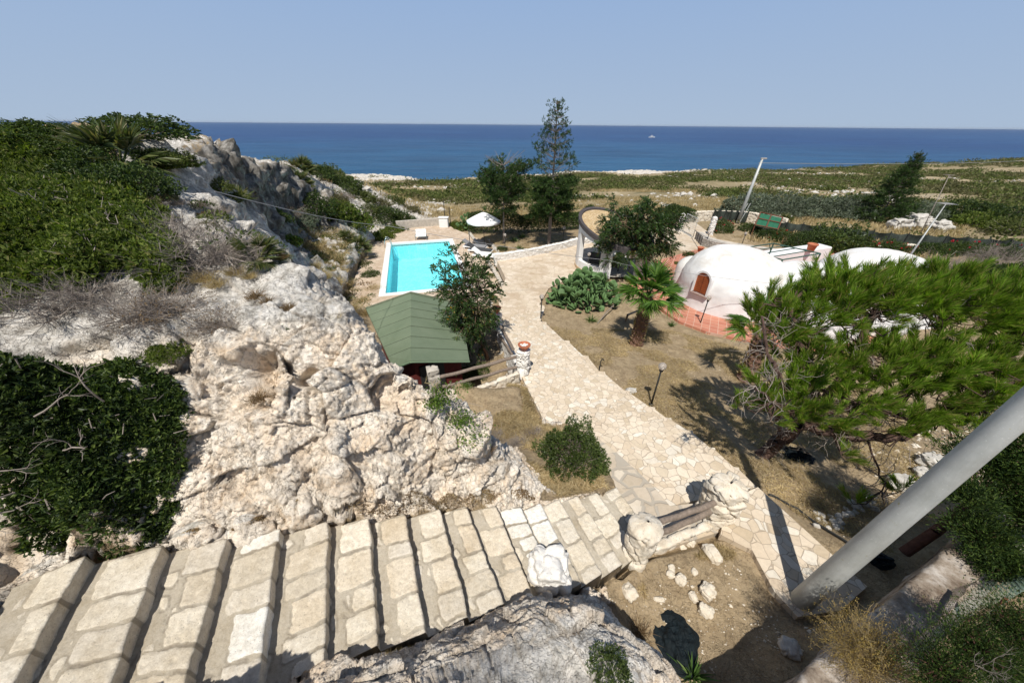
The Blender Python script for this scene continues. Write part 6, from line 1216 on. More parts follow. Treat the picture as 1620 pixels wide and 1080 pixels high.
o = carpet('shrub_cover', [(-90, 215, .6), (60, 205, .5), (150, 235, .8), (215, 290, 1.1), (245, 330, 1.25), (285, 385, 1.4), (318, 425, 1.5), (285, 452, 1.5), (180, 462, 1.5), (60, 478, 1.5), (-90, 500, 1.6)], 190000, .50, .040, .020, [G_BRIGHT, TWIG], 3, 1.3, .12, 260)
tag(o, kind='stuff')
o = carpet('dark_shrub', [(-70, 610, 2.2), (60, 590, 2.1), (150, 600, 2.1), (235, 632, 2.3), (300, 655, 2.5), (292, 720, 2.8), (240, 760, 2.9), (262, 800, 3.1), (190, 840, 3.1), (130, 885, 3.1), (60, 925, 3.0), (-70, 990, 3.0)], 46000, .46, .046, .020, [G_DARK, TWIG], 5, 1.7, .10, 60)
tag(o, 'large dark leaved shrub covering the rock on the left above the steps', 'shrub')
g = np.random.default_rng(5)
for (u, v, d) in ((160, 738, (.8, .1, .35)), (30, 760, (.6, -.2, .3)), (10, 838, (.9, .2, .3)), (90, 800, (.3, -.6, .5)), (215, 665, (.2, -.5, .4)), (120, 690, (.5, .3, .5))):
    sg = []; q = on(u, v)+np.array([0, -.1, .34]); grow(q, d, .30, .008, 2, g, sg, [], .0, .55, (1, 3), .22); vv, f = stems(sg, 5); link('bare_branch', npmesh('bare_branch', vv, f, [TWIG], smooth=True), o)
# ---- bush on the dry terrace, ivy and twigs on the end of the rock
def near_bush(name, cx, cy, cz, rx, ry, rz, n, ll, lw, mats, seed, label, cat='bush', lump=.18):
    g = np.random.default_rng(seed); p, d = shell(n//6, g, 1, .72, lump, seed); p = np.repeat(p, 6, 0)*np.array([rx, ry, rz]); d = np.repeat(unit(d+g.normal(size=d.shape)*.4), 6, 0); n = len(p); p = p+d*ll*g.uniform(-.5, .3, n)[:, None]; v, f = quads(p, unit(d*.8+rdir(n, g)*.7), ll*g.uniform(.6, 1.3, n), lw, .12, g); segs = []
    for _ in range(120): q, dd = shell(1, g, 1, .85, lump, seed); q = q[0]*np.array([rx, ry, rz]); a = np.array([g.normal()*.1, g.normal()*.1, 0]); m_ = (a+q)/2+g.normal(size=3)*.05; segs += [(a, m_, .010, .007), (m_, q*1.02, .006, .002)]
    v2, f2 = stems(segs, 4); return tag(link(name, jmesh(name, [(v, f, 0), (v2, f2, 1)], mats), None, (cx, cy, cz)), label, cat)
pa = on(908, 742, 5.7); near_bush('round_bush', pa[0], pa[1]+.22, pa[2]-.02, .60, .66, .78, 24000, .040, .017, [G_BUSH, BARKG], 61, 'dense dark green bush on the dry grass beside the stepped path', lump=.34)
for i, (u, v, r, lb) in enumerate(((700, 628, .22, 'light green creeper on the end of the rock, upper patch'), (738, 612, .16, 'light green creeper beside the dry grass, small patch'), (742, 690, .22, 'light green creeper on the end of the rock, lowest patch'), (690, 690-48, .14, 'light green creeper left of the upper patch'), (728, 668, .16, 'light green creeper in the middle of the rock end'))):
    p = on(u, v, 3.4); g = np.random.default_rng(70+i); n = 420; B = g.normal(size=(n, 3))*np.array([r*.6, r*.5, r*.22])+np.array([0, 0, .05]); v_, f_ = quads(B, unit(rdir(n, g)+np.array([0, -.2, .8])), .034, .024, .1, g); sg = [(g.normal(size=3)*r*.3, g.normal(size=3)*r*.7, .004, .002) for _ in range(20)]; v2, f2 = stems(sg, 3)
    tag(link('creeper', jmesh('creeper', [(v_, f_, 0), (v2, f2, 1)], [G_IVY, TWIG]), None, tuple(p)), lb, 'creeper')
plant('grey', 790, 698, 4.6, .36, 'dead grey twig ball at the right end of the rock'); plant('grey', 820, 705, 5.2, .30, 'dead grey twigs hanging over the dark gap beside the terrace'); plant('btuft', 775, 712, 4.4, .14, 'orange brown tuft at the right end of the rock'); plant('brown', 845, 690, 5.8, .28, 'dried brown plant against the round dark bush')
plant('bush', 738, 602-6, 7.6, .55, 'green shrub behind the log rail next to the hut'); plant('bush', 760, 590, 7.6, .45, 'small green shrub below the corner pillar beside the hut')
plant('tuft', 826, 622, 6.5, .08, 'tiny grey green weed at the upper left edge of the flagstones'); 
# ---- trees with pinnate leaves
def leafy_tree(label, base, crown_c, rad, seed, n_leafl, trunk_r=.09, ncl=60, leafl=.11, mats=None, limbs=9, lean=None):
    g = np.random.default_rng(seed); base = np.array(base, float); C0 = np.array(crown_c, float)-base; t = thing('leafy_tree', label, 'tree', tuple(base)); segs = []; H = C0[2]
    fork = C0*.45+np.array([0, 0, -.1*H]); p = np.zeros(3)
    for i in range(6): q = fork*(i+1)/6+g.normal(size=3)*.04; segs.append((p, q, trunk_r*(1-.07*i), trunk_r*(1-.07*(i+1)))); p = q
    cl = []
    for k in range(ncl):
        d = rdir(1, g)[0]; rr = g.random()**.42; c_ = C0+d*rad*rr*(1+.25*fbm(d[None]*2.1+seed, 2, seed)[0]); cl.append(c_)
    cl = np.array(cl); li = []
    for k in range(limbs): d = rdir(1, g)[0]; d[2] = abs(d[2])*.6; e = C0+d*rad*.45; m_ = (fork+e)/2+g.normal(size=3)*.1; segs += [(fork, m_, trunk_r*.55, trunk_r*.38), (m_, e, trunk_r*.38, trunk_r*.2)]; li += [m_, e]
    li = np.array(li); B = []; D = []; 
    for c_ in cl:
        a = li[np.argmin(((li-c_)**2).sum(1))]; m_ = (a+c_)/2+g.normal(size=3)*.08; segs += [(a, m_, .018, .012), (m_, c_, .012, .006)]; out = c_-C0; out = out/(np.linalg.norm(out)+1e-6)
        for _ in range(int(n_leafl)):
            d = unit((out*.9+g.normal(size=3)*.75)[None])[0]; d[2] -= .1; st = c_+g.normal(size=3)*.09; L = g.uniform(.22, .42); s = np.cross(d, [0, 0, 1.]); s /= np.linalg.norm(s)+1e-6; s = s*math.cos(1.)+np.cross(s, d)*.3
            k = 6
            for q in range(k):
                b = st+d*L*(q+.6)/k-np.array([0, 0, .10*(q/k)**2]); B += [b, b]; D += [d*.55+s, d*.55-s]
            B.append(st+d*L-np.array([0, 0, .1])); D.append(d-np.array([0, 0, .2])); segs.append((st, st+d*L-np.array([0, 0, .1]), .0035, .002))
    B = np.array(B); D = unit(np.array(D)+g.normal(size=(len(D), 3))*.15); v, f = quads(B, D, leafl*g.uniform(.75, 1.15, len(B)), leafl*.36, .12, g); link('crown', npmesh('crown', v, f, [mats or G_ASH]), t)
    v, f = stems(segs, 6); link('trunk', npmesh('trunk', v, f, [BARK], smooth=True), t); return t
y_ = 11.6; bp_ = np.array([-.95, 11.5, Z(8.3)])
leafy_tree('leafy tree with drooping pinnate leaves between the pool and the path, overlapping the green hut', bp_, P(742, 478, y=11.2), np.array([1.08, 1.0, 2.1]), 81, 7, .09, 125, .12)
b2 = on(1012, 440, 7.4); leafy_tree('broad leafy tree in front of the round pavilion roof', b2, P(1010, 366, y=b2[1]-.2), np.array([2.3, 2.0, 1.75]), 83, 11, .14, 190, .14, limbs=14)
plant('scrubg', 775, 440, 8.0, .55, 'yellow green bush at the kerb between pool deck and courtyard'); plant('bush', 795, 395, 8.0, .4, 'small yellow green bush by the loungers')
# ---- araucarias
def arau(label, base, H, whorls, seed, bare_top=0., crown0=.25, rmax=1.7, lean=(0, 0), dead=False, dens=1., tall=False, prof=None):
    g = np.random.default_rng(seed); t = thing('araucaria', label, 'tree', tuple(base)); segs = [(np.array([lean[0]*i/10, lean[1]*i/10, H*i/10]), np.array([lean[0]*(i+1)/10, lean[1]*(i+1)/10, H*(i+1)/10]), .16*(1-.093*i)*H/9, .16*(1-.093*(i+1))*H/9) for i in range(10)]
    B = []; D = []; L = []
    for w_ in range(whorls):
        s = crown0+(1-crown0)*w_/(whorls-1); z = H*s; s = min(s, .9999); rr = rmax*prof(s) if prof else rmax*(1-s)**.7; nb = 7 if tall else 8; a0 = g.uniform(0, 6)
        for b in range(nb):
            a = a0+2*np.pi*b/nb+g.normal()*.22; ln = rr*g.uniform(.7, 1.12)+.05; rise = g.uniform(.05, .35)*(1+s) if s > .5 else g.uniform(-.12, .2); d = np.array([math.cos(a), math.sin(a), rise]); p0 = np.array([lean[0]*s, lean[1]*s, z]); e = p0+d*ln; e[2] += .12*ln; m_ = (p0+e)/2-np.array([0, 0, .05*ln]); segs += [(p0, m_, .022, .016), (m_, e, .016, .008)]
            fol = 1. if s < 1-bare_top else .10
            if dead and s > .93: fol = 0
            for q in range(int(46*dens*ln*fol)+(2 if fol < .5 and fol > 0 else 0)):
                k = g.uniform(.22, 1)**.7 if fol > .5 else g.uniform(.8, 1); c_ = p0+(e-p0)*k; c_ = c_+g.normal(size=3)*np.array([.13, .13, .07])*(.5+k); dd = unit((d*.7+g.normal(size=3)*.6+np.array([0, 0, .45]))[None])[0]
                for _ in range(7): B.append(c_+g.normal(size=3)*.045); D.append(dd+g.normal(size=3)*.45); L.append(g.uniform(.10, .2))
            if g.random() < .8:
                for q in range(3): k = g.uniform(.4, .95); c_ = p0+(e-p0)*k; segs.append((c_, c_+np.array([g.normal()*.15, g.normal()*.15, .12]), .008, .004))
    B = np.array(B); D = unit(np.array(D)); v, f = quads(B, D, np.array(L)*1.15, .045, .1, g); link('crown', npmesh('crown', v, f, [G_ARAU]), t); v, f = stems(segs, 6); link('trunk', npmesh('trunk', v, f, [BARKG], smooth=True), t); return t
ba = on(868, 388, 7.9); hz = P(882, 165, y=ba[1])[2]-ba[2]
arau('tall slender araucaria with a bare pointed top rising above the sea horizon', ba, hz, 19, 91, .50, .24, 1.75, dens=.85, prof=lambda s: (.75+.9*(s-.24) if s < .42 else .95*(1-(s-.42)/.58)**.85)+.05)
bb = on(797, 385, 8.0); hz = P(797, 262, y=bb[1])[2]-bb[2]
arau('shorter bushy araucaria with a dead broken top beside the parasol', bb, hz, 11, 93, .05, .47, 1.85, dead=True, dens=.5, prof=lambda s: min(1, .72+.8*(s-.34))*(1 if s < .85 else .75))
bc = on(1385, 352, 8.2); hz = P(1415, 246, y=bc[1])[2]-bc[2]
arau('dark conifer with layered wind bent branches standing alone on the right', bc, hz, 20, 95, 0, .05, 2.9, lean=(.6, 0), dens=.42, prof=lambda s: (1-s)**1.15+.06)
# ---- hedges and rows
def hedge(name, label, pts, th, H, n, mats, seed, ll=.1, cat='hedge'):
    g = np.random.default_rng(seed); pts = np.array([p[:2] for p in pts]); seg = np.linalg.norm(np.diff(pts, axis=0), axis=1); cum = np.concatenate([[0], np.cumsum(seg)]); s = g.uniform(0, cum[-1], n); x = np.interp(s, cum, pts[:, 0]); y = np.interp(s, cum, pts[:, 1])
    d = pts[-1]-pts[0]; d /= np.linalg.norm(d); nn = np.array([-d[1], d[0]]); w_ = g.uniform(-1, 1, n); z_ = g.random(n)**.6; sh = (1-.35*z_**4); hh = H*(1+.25*vnoise(np.stack([s*.8, s*0, s*0+seed], 1), seed))
    x += nn[0]*w_*th/2*sh*(1+.3*vnoise(np.stack([s*1.4, z_*2, w_], 1), seed)); y += nn[1]*w_*th/2*sh; z = ground(x, y)+hh*z_*(1-.12*w_**2); B = np.stack([x, y, z], 1); v, f = quads(B, unit(rdir(n, g)+np.array([0, -.1, .4])), ll*g.uniform(.6, 1.3, n), ll*.45, .1, g); o = link(name, npmesh(name, v, f, mats)); return tag(o, label, cat)
hedge('hedge', 'dark clipped hedge behind the lawn and the two araucarias', [on(u, v, 8) for u, v in ((742, 369), (800, 369), (860, 367), (935, 360))], 1.3, 1.7, 30000, [G_DARK], 101, .12)
hedge('hedge', 'dark hedge behind the pavilion and the leafy tree', [on(u, v, 8) for u, v in ((1030, 356), (1060, 352), (1092, 350))], 1.5, 1.5, 14000, [G_DARK], 102, .12)
for (u, v, h, r, lb) in ((1172, 342, 8.4, 2.9, 'silvery olive bush left of the leaning pole'), (1205, 340, 8.4, 2.6, 'silvery olive bush right of the leaning pole'), (1240, 342, 8.4, 2.5, 'silvery olive bush above the green corrugated panel'), (1275, 343, 8.4, 2.6, 'silvery olive bush in the middle of the row'), (1310, 344, 8.4, 2.8, 'silvery olive bush left of the dark conifer'), (1345, 347, 8.4, 2.6, 'silvery olive bush touching the dark conifer'),
                 (1440, 350, 8.3, 2.4, 'grey olive bush right of the dark conifer'), (1478, 345, 8.3, 2.0, 'grey olive bush behind the white rock pile')):
    plant('olive', u, v, h, r, lb)
for a in (('hib', 1140, 366, 7.9, 1.05, 'round bush dotted with red flowers beside the gate pillar'), ('bush', 1186, 366, 7.9, .95, 'round light green bush at the foot of the leaning pole'), ('dark', 1215, 378, 7.8, 1.0, 'dark bush below the green corrugated panel'), ('boug', 1236, 380, 7.8, .9, 'bush with a few red flowers right of the flower bed'), ('dark', 1262, 392, 7.7, 1.2, 'dark bush above the pergola corner'),
          ('bush', 1325, 393, 7.6, 2.1, 'biggest bright bush behind the middle dome'), ('dark', 1290, 388, 7.6, 1.3, 'dark bush left of the biggest bush'), ('boug', 1380, 398, 7.5, 1.0, 'red flowering creeper right of the biggest bush'), ('boug', 1410, 400, 7.4, .9, 'red flowering creeper below the long shade net'), ('boug', 1440, 402, 7.4, .8, 'red flowering creeper behind the right dome'), ('dark', 1350, 402, 7.5, 1.1, 'dark shrub right behind the middle dome'),
          ('boug', 1510, 400, 7.1, 1.0, 'flowering creeper among the bare grey branches'), ('boug', 1555, 402, 7.0, 1.1, 'flowering creeper at the far right of the shade net'), ('boug', 1600, 405, 6.9, 1.1, 'flowering creeper at the right edge of the picture'), ('bush', 1170, 392, 7.6, .38, 'small dry shrub in the bed behind the front dome'), ('bush', 1090, 408, 7.5, .55, 'green bush left of the front dome'), ('green', 1075, 420, 7.5, .45, 'small pale bush at the corner of the terracotta terrace'),
          ('fan', 1240, 352, 8.0, 1.2, 'green fan palm in the row of olive bushes'), ('fan', 1395, 345, 8.3, 1.2, 'fan palm under the dark conifer'), ('fan', 1330, 405, 7.5, .8, 'green palm seedling behind the middle dome'), ('green', 1545, 358, 8.0, 2.0, 'bright green bush right of the white rock pile'), ('green', 1470, 338, 8.4, 1.2, 'pale green cactus like bush on the rock pile'), ('dark', 1520, 350, 8.0, 2.4, 'large dark bush right of the rock pile'), ('dark', 1570, 352, 8.0, 2.4, 'large dark bush towards the right edge'), ('scrubg', 1610, 370, 7.6, 2.0, 'brownish green bush at the right edge'),
          ('grey', 1490, 432, 7.0, 1.6, 'tangle of bare grey branches right of the last dome'), ('grey', 1535, 440, 6.8, 1.6, 'bare grey branches beside the dark tree on the right'), ('grey', 1575, 415, 6.9, 1.5, 'bare grey branches below the creepers on the right'), ('dark', 1590, 455, 6.7, 1.7, 'dark green tree crown at the right edge behind the pine'), ('dark', 1545, 470, 6.7, 1.2, 'dark green bush between bare branches and pine'),
          ('green', 735, 362, 8.3, .9, 'bright bush beside the far pool wall'), ('green', 722, 358, 8.3, .8, 'round green bush right of the pump cabinet'), ('yucca', 813, 382, 7.9, .65, 'spiky plant on the lawn left of the shorter spiky plant'), ('yucca', 826, 376, 7.9, .65, 'spiky plant on the lawn between the two araucarias'), ('yucca', 822, 395, 7.9, .55, 'spiky plant on the lawn nearest the courtyard wall'),
          ('yucca', 935, 508, 7.5, .50, 'spiky yucca at the front of the cactus clump'), ('yucca', 940, 470, 7.2, .6, 'yucca growing up through the cactus clump'), ('yucca', 953, 452, 7.2, .8, 'tall yucca at the back of the cactus clump'), ('yucca', 974, 478, 7.4, .6, 'yucca between cactus and palm'), ('yucca', 1062, 515, 7.6, .35, 'small agave at the edge of the dry garden, left of the terrace lamp'), ('yucca', 1076, 505, 7.6, .32, 'light green agave by the terrace edge'),
          ('green', 1281, 399, 6.05, .2, 'small green plant in the terracotta pot'), ('bush', 870, 362, 7.9, .0, '')):
    if a[4] > 0: plant(*a)
for (u, v, r, kd, lb) in ((1405, 398, 1.0, 'bush', 'green bush in front of the long shade net, left of the red flowers'), (1470, 402, 1.0, 'dark', 'dark bush in front of the long shade net, behind the aerial mast'), (1530, 402, 1.0, 'bush', 'green bush in front of the long shade net, above the bare branches'), (1580, 408, 1.1, 'dark', 'dark bush in front of the shade net near the right edge'), (1230, 372, .8, 'bush', 'small green bush covering the foot of the corrugated panel'), (1270, 380, .9, 'dark', 'dark bush between the corrugated panel and the biggest bush')):
    plant(kd, u, v, 7.5, r, lb)
plant('yucca', 1095, 1070, 5.3, .34, 'spiky green grass at the bottom edge beside the foreground rock'); plant('btuft', 1010, 1000, 5.1, .22, 'dry tuft at the rim of the dark pit'); plant('bush', 965, 1062, 3.5, .16, 'small green weed growing on the foreground rock'); plant('brown', 905, 1010, 3.4, .10, 'brown dry weed in the hollow of the foreground rock'); plant('btuft', 345, 838, 3.6, .10, 'dry weed at the head of the steps'); plant('brown', 1245, 640, 6.8, .25, 'dry twigs under the left edge of the pine')
# ---- prickly pears
def cactus(label, c0, rad, n, seed, ps=.2):
    g = np.random.default_rng(seed); t = tag(MB_cactus(g, rad, n, ps), label, 'cactus'); t.location = tuple(c0); return t
def MB_cactus(g, rad, n, ps):
    V = []; F = []; b = 0; th = np.linspace(0, 2*np.pi, 14, endpoint=False)
    for k in range(n):
        d = rdir(1, g)[0]; d[2] = abs(d[2]); c_ = d*np.array(rad)*g.uniform(.45, 1.0); ax = unit((d*.8+g.normal(size=3)*.5+np.array([0, 0, .6]))[None])[0]; s = np.cross(ax, g.normal(size=3)); s /= np.linalg.norm(s); nn = np.cross(ax, s); h_ = ps*g.uniform(.7, 1.25); w_ = h_*.58
        rings = []
        for (kk, o) in ((.6, -.5), (1, -.28), (1, .28), (.6, .5)):
            rings.append([c_+ax*(h_*.5+h_*.5*kk*math.sin(a)*(1+.12*math.sin(a)))+s*w_*kk*math.cos(a)*(.85+.15*math.sin(a))+nn*o*.05 for a in th])
        vs = [c_+ax*h_*.5-nn*.03]+[p for r_ in rings for p in r_]+[c_+ax*h_*.5+nn*.03]; m_ = len(th)
        for j in range(m_): j2 = (j+1) % m_; F.append((b, b+1+j2, b+1+j, b+1+j)); F += [(b+1+q*m_+j, b+1+q*m_+j2, b+1+(q+1)*m_+j2, b+1+(q+1)*m_+j) for q in range(3)]; F.append((b+1+3*m_+j, b+1+3*m_+j2, b+1+4*m_, b+1+4*m_))
        V += vs; b += len(vs)
    me = bpy.data.meshes.new('prickly_pear'); me.from_pydata([tuple(v) for v in V], [], [tuple(dict.fromkeys(f)) for f in F]); me.materials.append(G_CACT); me.polygons.foreach_set('use_smooth', [True]*len(me.polygons)); me.update(); return link('prickly_pear', me)
p = on(922, 480, 7.3); cactus('wide prickly pear cactus clump at the corner of the dry garden', p, (1.75, 1.15, 1.6), 420, 111, .30)
p = on(740, 362, 8.2); cactus('prickly pear cactus beyond the pool, left of the parasol', p, (.9, .8, 1.3), 70, 113, .3)
# ---- palms
def palm(label, base, top, seed, nf=34, rad=1.15, tr=.17):
    g = np.random.default_rng(seed); t = thing('fan_palm_tree', label, 'palm', tuple(base)); base = np.array(base); C0 = np.array(top)-base; n = 80; k = 40; s = np.linspace(0, 1, n); a = np.linspace(0, 2*np.pi, k, endpoint=False); S, A = np.meshgrid(s, a, indexing='ij'); S = S.ravel(); A = A.ravel()
    r = tr*(1.35-.45*S)*(1+.20*np.abs(((S*9+A*1.5/np.pi) % 1)-.5)*2*1.0)+.02*(((A*5/np.pi+S*4) % 1) > .5); cx = C0[0]*S**1.3; cy = C0[1]*S**1.3; V = np.stack([cx+r*np.cos(A), cy+r*np.sin(A), C0[2]*S], 1)
    i, j = np.meshgrid(np.arange(n-1), np.arange(k), indexing='ij'); i = i.ravel(); j = j.ravel(); j2 = (j+1) % k; link('trunk', npmesh('trunk', V, np.stack([i*k+j, i*k+j2, (i+1)*k+j2, (i+1)*k+j], 1), [simple('palm_trunk_fibre', (.19, .11, .075), .95, .5, 24, .9, .02)], smooth=False), t)
    B = []; D = []; 
    for q in range(260): s_ = g.uniform(.05, .95); a_ = g.uniform(0, 6.3); rr = tr*(1.35-.45*s_)*1.05; B.append([C0[0]*s_**1.3+rr*math.cos(a_), C0[1]*s_**1.3+rr*math.sin(a_), C0[2]*s_]); D.append([math.cos(a_)*.8, math.sin(a_)*.8, .75])
    v, f = blades(np.array(B), unit(np.array(D)), .13, .05, 0, g); tag(link('leaf_bases', npmesh('leaf_bases', v, f, [G_STRAW]), t), kind='stuff')
    V, F, M_ = join(fan_parts(g, nf, rad, .70, 24, .5, .72, .06, -.2)); V = V+C0; link('fronds', npmesh('fronds', V, F, [G_PALM, G_YUC], midx=M_), t); return t
p = on(1006, 545, 7.35); palm('fan palm tree with a shaggy brown trunk in front of the dome', p, P(1026, 466, y=p[1]+.1), 121, 36, .98)
p = on(1178, 600, 7.1); palm('second fan palm tree, partly hidden behind the left edge of the pine', p, P(1212, 515, y=p[1]), 123, 20, .85)
for a in (((1000, 520), (1015, 498), (1008, 490), 'curved bare trunk behind the shaggy palm'),):
    q = [on(a[0][0], a[0][1], 7.3), P(a[1][0]-22, a[1][1], 6.8), P(a[2][0]+5, a[2][1], 6.9)]; q[0] = on(990, 508, 7.4); v, f = stems([(q[0], q[1], .05, .045), (q[1], q[2], .045, .04)], 8); tag(link('bare_trunk', npmesh('bare_trunk', v, f, [BARKG], smooth=True)), a[3], 'trunk')
q = on(945, 512, 7.4); q2 = on(972, 490, 7.4)+np.array([0, 0, .35]); v, f = stems([(q, (q+q2)/2+np.array([0, 0, .08]), .03, .028), ((q+q2)/2+np.array([0, 0, .08]), q2, .028, .02)], 8); tag(link('fallen_stem', npmesh('fallen_stem', v, f, [BARKG], smooth=True)), 'leaning bare yucca stem in front of the cactus clump', 'stem')
# ---- the big pine
def pine():
    g = np.random.default_rng(131); base = on(1203, 722, 6.45)-np.array([0, 0, .22]); t = thing('pine_tree', 'big spreading pine with bright green needles filling the right of the view', 'tree', tuple(base)); b0 = base; segs = []; tips = []
    def curve(pts, r0, r1, k=5):
        pts = [np.array(p) for p in pts]; out = []
        for i in range(len(pts)-1):
            for q in range(k): out.append(pts[i]+(pts[i+1]-pts[i])*q/k+g.normal(size=3)*.02)
        out.append(pts[-1]); n = len(out)-1
        for i in range(n): segs.append((out[i], out[i+1], r0+(r1-r0)*i/n, r0+(r1-r0)*(i+1)/n))
        return out
    W_ = lambda u, v, y: P(u, v, y=y*.79)
    tr = curve([base, P(1240, 690, y=5.2), P(1290, 650, y=4.9)], .15, .115); l1 = curve([tr[-1], W_(1370, 640, 5.9), W_(1440, 660, 5.8), W_(1530, 640, 5.6), W_(1640, 590, 5.4)], .11, .05)
    l1b = curve([W_(1265, 672, 5.7), W_(1350, 690, 5.5), W_(1430, 690, 5.4), W_(1520, 650, 5.3), W_(1600, 600, 5.2)], .10, .05); l2 = curve([tr[-1], W_(1290, 590, 6.2), W_(1260, 530, 6.6), W_(1250, 480, 7.0)], .08, .03); l3 = curve([tr[-1], W_(1350, 570, 6.3), W_(1380, 500, 6.8), W_(1400, 450, 7.2)], .09, .03)
    l4 = curve([l1[8], W_(1470, 560, 6.3), W_(1500, 490, 6.7), W_(1540, 440, 7.0)], .08, .03); l5 = curve([tr[4], W_(1235, 600, 5.8), W_(1215, 560, 6.0), W_(1205, 500, 6.4)], .05, .02); l6 = curve([l1[-3], W_(1600, 540, 6.0), W_(1640, 480, 6.5)], .06, .03); l7 = curve([tr[-2], W_(1230, 640, 5.4), W_(1195, 610, 5.3)], .035, .015); l8 = curve([l1[3], W_(1390, 740, 5.2), W_(1400, 800, 5.0)], .022, .008)
    nodes = np.array(l2+l3+l4+l5+l6+l1+l1b+l7+l8+tr[2:])
    # tuft positions: a flattened irregular crown made of overlapping domes
    dm = [(W_(1230, 520, 6.9), (.75, .8, .75), 90), (W_(1290, 490, 7.1), (.95, .9, .85), 130), (W_(1360, 470, 7.2), (1.0, .9, .85), 150), (W_(1430, 480, 7.0), (1.0, .9, .85), 150), (W_(1510, 480, 6.8), (1.0, .9, .85), 150), (W_(1580, 500, 6.5), (1.0, .9, .9), 150), (W_(1300, 570, 6.3), (.8, .8, .5), 90), (W_(1380, 570, 6.2), (.9, .8, .55), 90), (W_(1470, 570, 6.0), (.9, .8, .6), 110), (W_(1560, 580, 5.8), (1., .8, .6), 120), (W_(1660, 520, 6.2), (1.1, .9, 1.0), 110),
          (W_(1225, 600, 5.9), (.5, .5, .35), 26), (W_(1205, 640, 5.5), (.32, .3, .22), 12), (W_(1180, 632, 5.5), (.22, .2, .12), 6), (W_(1335, 705, 5.1), (.14, .14, .1), 5), (W_(1365, 790, 4.9), (.14, .14, .12), 5), (W_(1440, 770, 5.1), (.16, .14, .1), 5), (W_(1290, 640, 5.7), (.3, .3, .15), 8), (W_(1220, 470, 7.3), (.35, .4, .4), 14), (W_(1280, 610, 5.7), (.6, .5, .35), 34), (W_(1370, 620, 5.6), (.6, .5, .3), 30), (W_(1460, 620, 5.5), (.6, .5, .35), 34), (W_(1550, 640, 5.2), (.6, .5, .4), 40), (W_(1255, 640, 5.5), (.4, .4, .25), 18), (W_(1330, 655, 5.3), (.5, .4, .25), 22), (W_(1420, 655, 5.2), (.5, .4, .25), 22), (W_(1500, 665, 5.1), (.5, .4, .25), 24), (W_(1590, 640, 5.0), (.5, .4, .3), 30), (W_(1430, 455, 7.2), (.8, .5, .4), 30), (W_(1330, 440, 7.4), (.8, .5, .35), 36), (W_(1500, 440, 7.1), (.6, .5, .35), 26)]
    Tp, Td = [], []
    for c_, r_, n in dm:
        r_ = tuple(q*.80 for q in r_); n = int(n*.62); d = rdir(n, g); d[:, 2] = np.where(d[:, 2] < -.25, -d[:, 2], d[:, 2]); p = c_+d*np.array(r_)*g.uniform(.45, 1.0, n)[:, None]; Tp.append(p); Td.append(unit(d*.8+np.array([0, 0, .75])+g.normal(size=(n, 3))*.25))
    Tp = np.concatenate(Tp)-np.array([0, 0, .22]); Td = np.concatenate(Td)
    B = []; D = []; L = []
    for p, d in zip(Tp, Td):
        a = nodes[np.argmin(((nodes-p)**2).sum(1))]; m_ = (a+p)/2+g.normal(size=3)*.08-np.array([0, 0, .08]); segs.append((a, m_, .014, .010)); segs.append((m_, p, .010, .006)); ln = g.uniform(.16, .34); e = p+d*ln; segs.append((p, e, .006, .003)); k = 110
        s = g.random(k)**.8; B.append(p+d*ln*s[:, None]); D.append(unit(d*1.25+rdir(k, g)*.55)); L.append(g.uniform(.14, .23, k))
        if g.random() < .6:
            d2 = unit((d+g.normal(size=3)*.5)[None])[0]; k = 60; B.append(m_*.3+p*.7+d2*.16*g.random(k)[:, None]); D.append(unit(d2+rdir(k, g)*.6)); L.append(g.uniform(.09, .14, k))
    B = np.concatenate(B); D = np.concatenate(D); L = np.concatenate(L); v, f = quads(B, D, L, .0085, .05, g); link('crown', npmesh('crown', v-b0, f, [G_PINE]), t)
    dt = []
    for _ in range(300):
        a = nodes[g.integers(0, len(nodes))]; grow(a, unit((g.normal(size=3)+np.array([-.2, -.5, -.3]))[None])[0], g.uniform(.25, .5), .007, 1, g, dt, tips, 0, .7, (2, 4), .3)
    v, f = stems(dt, 5); tag(link('bare_twigs', npmesh('bare_twigs', v-b0, f, [TWIG], smooth=True), t), kind='stuff')
    v, f = stems(segs, 7); link('trunk', npmesh('trunk', v-b0, f, [simple('red_brown_pine_bark', (.10, .062, .048), .95, .45, 14, .9, .02)], smooth=True), t)
    for _ in range(5):
        sg = []; a = [P(1385, 740, y=5.0), P(1440, 735, y=5.2), P(1380, 770, y=4.9), P(1350, 640, y=5.3), P(1480, 700, y=5.0)][_ % 5]; grow(a, unit(g.normal(size=(1, 3)))[0], .42, .008, 2, g, sg, [], .05, .6, (2, 4), .25); v, f = stems(sg, 5); link('dead_twig', npmesh('dead_twig', v-b0, f, [TWIG], smooth=True), t)
pine()
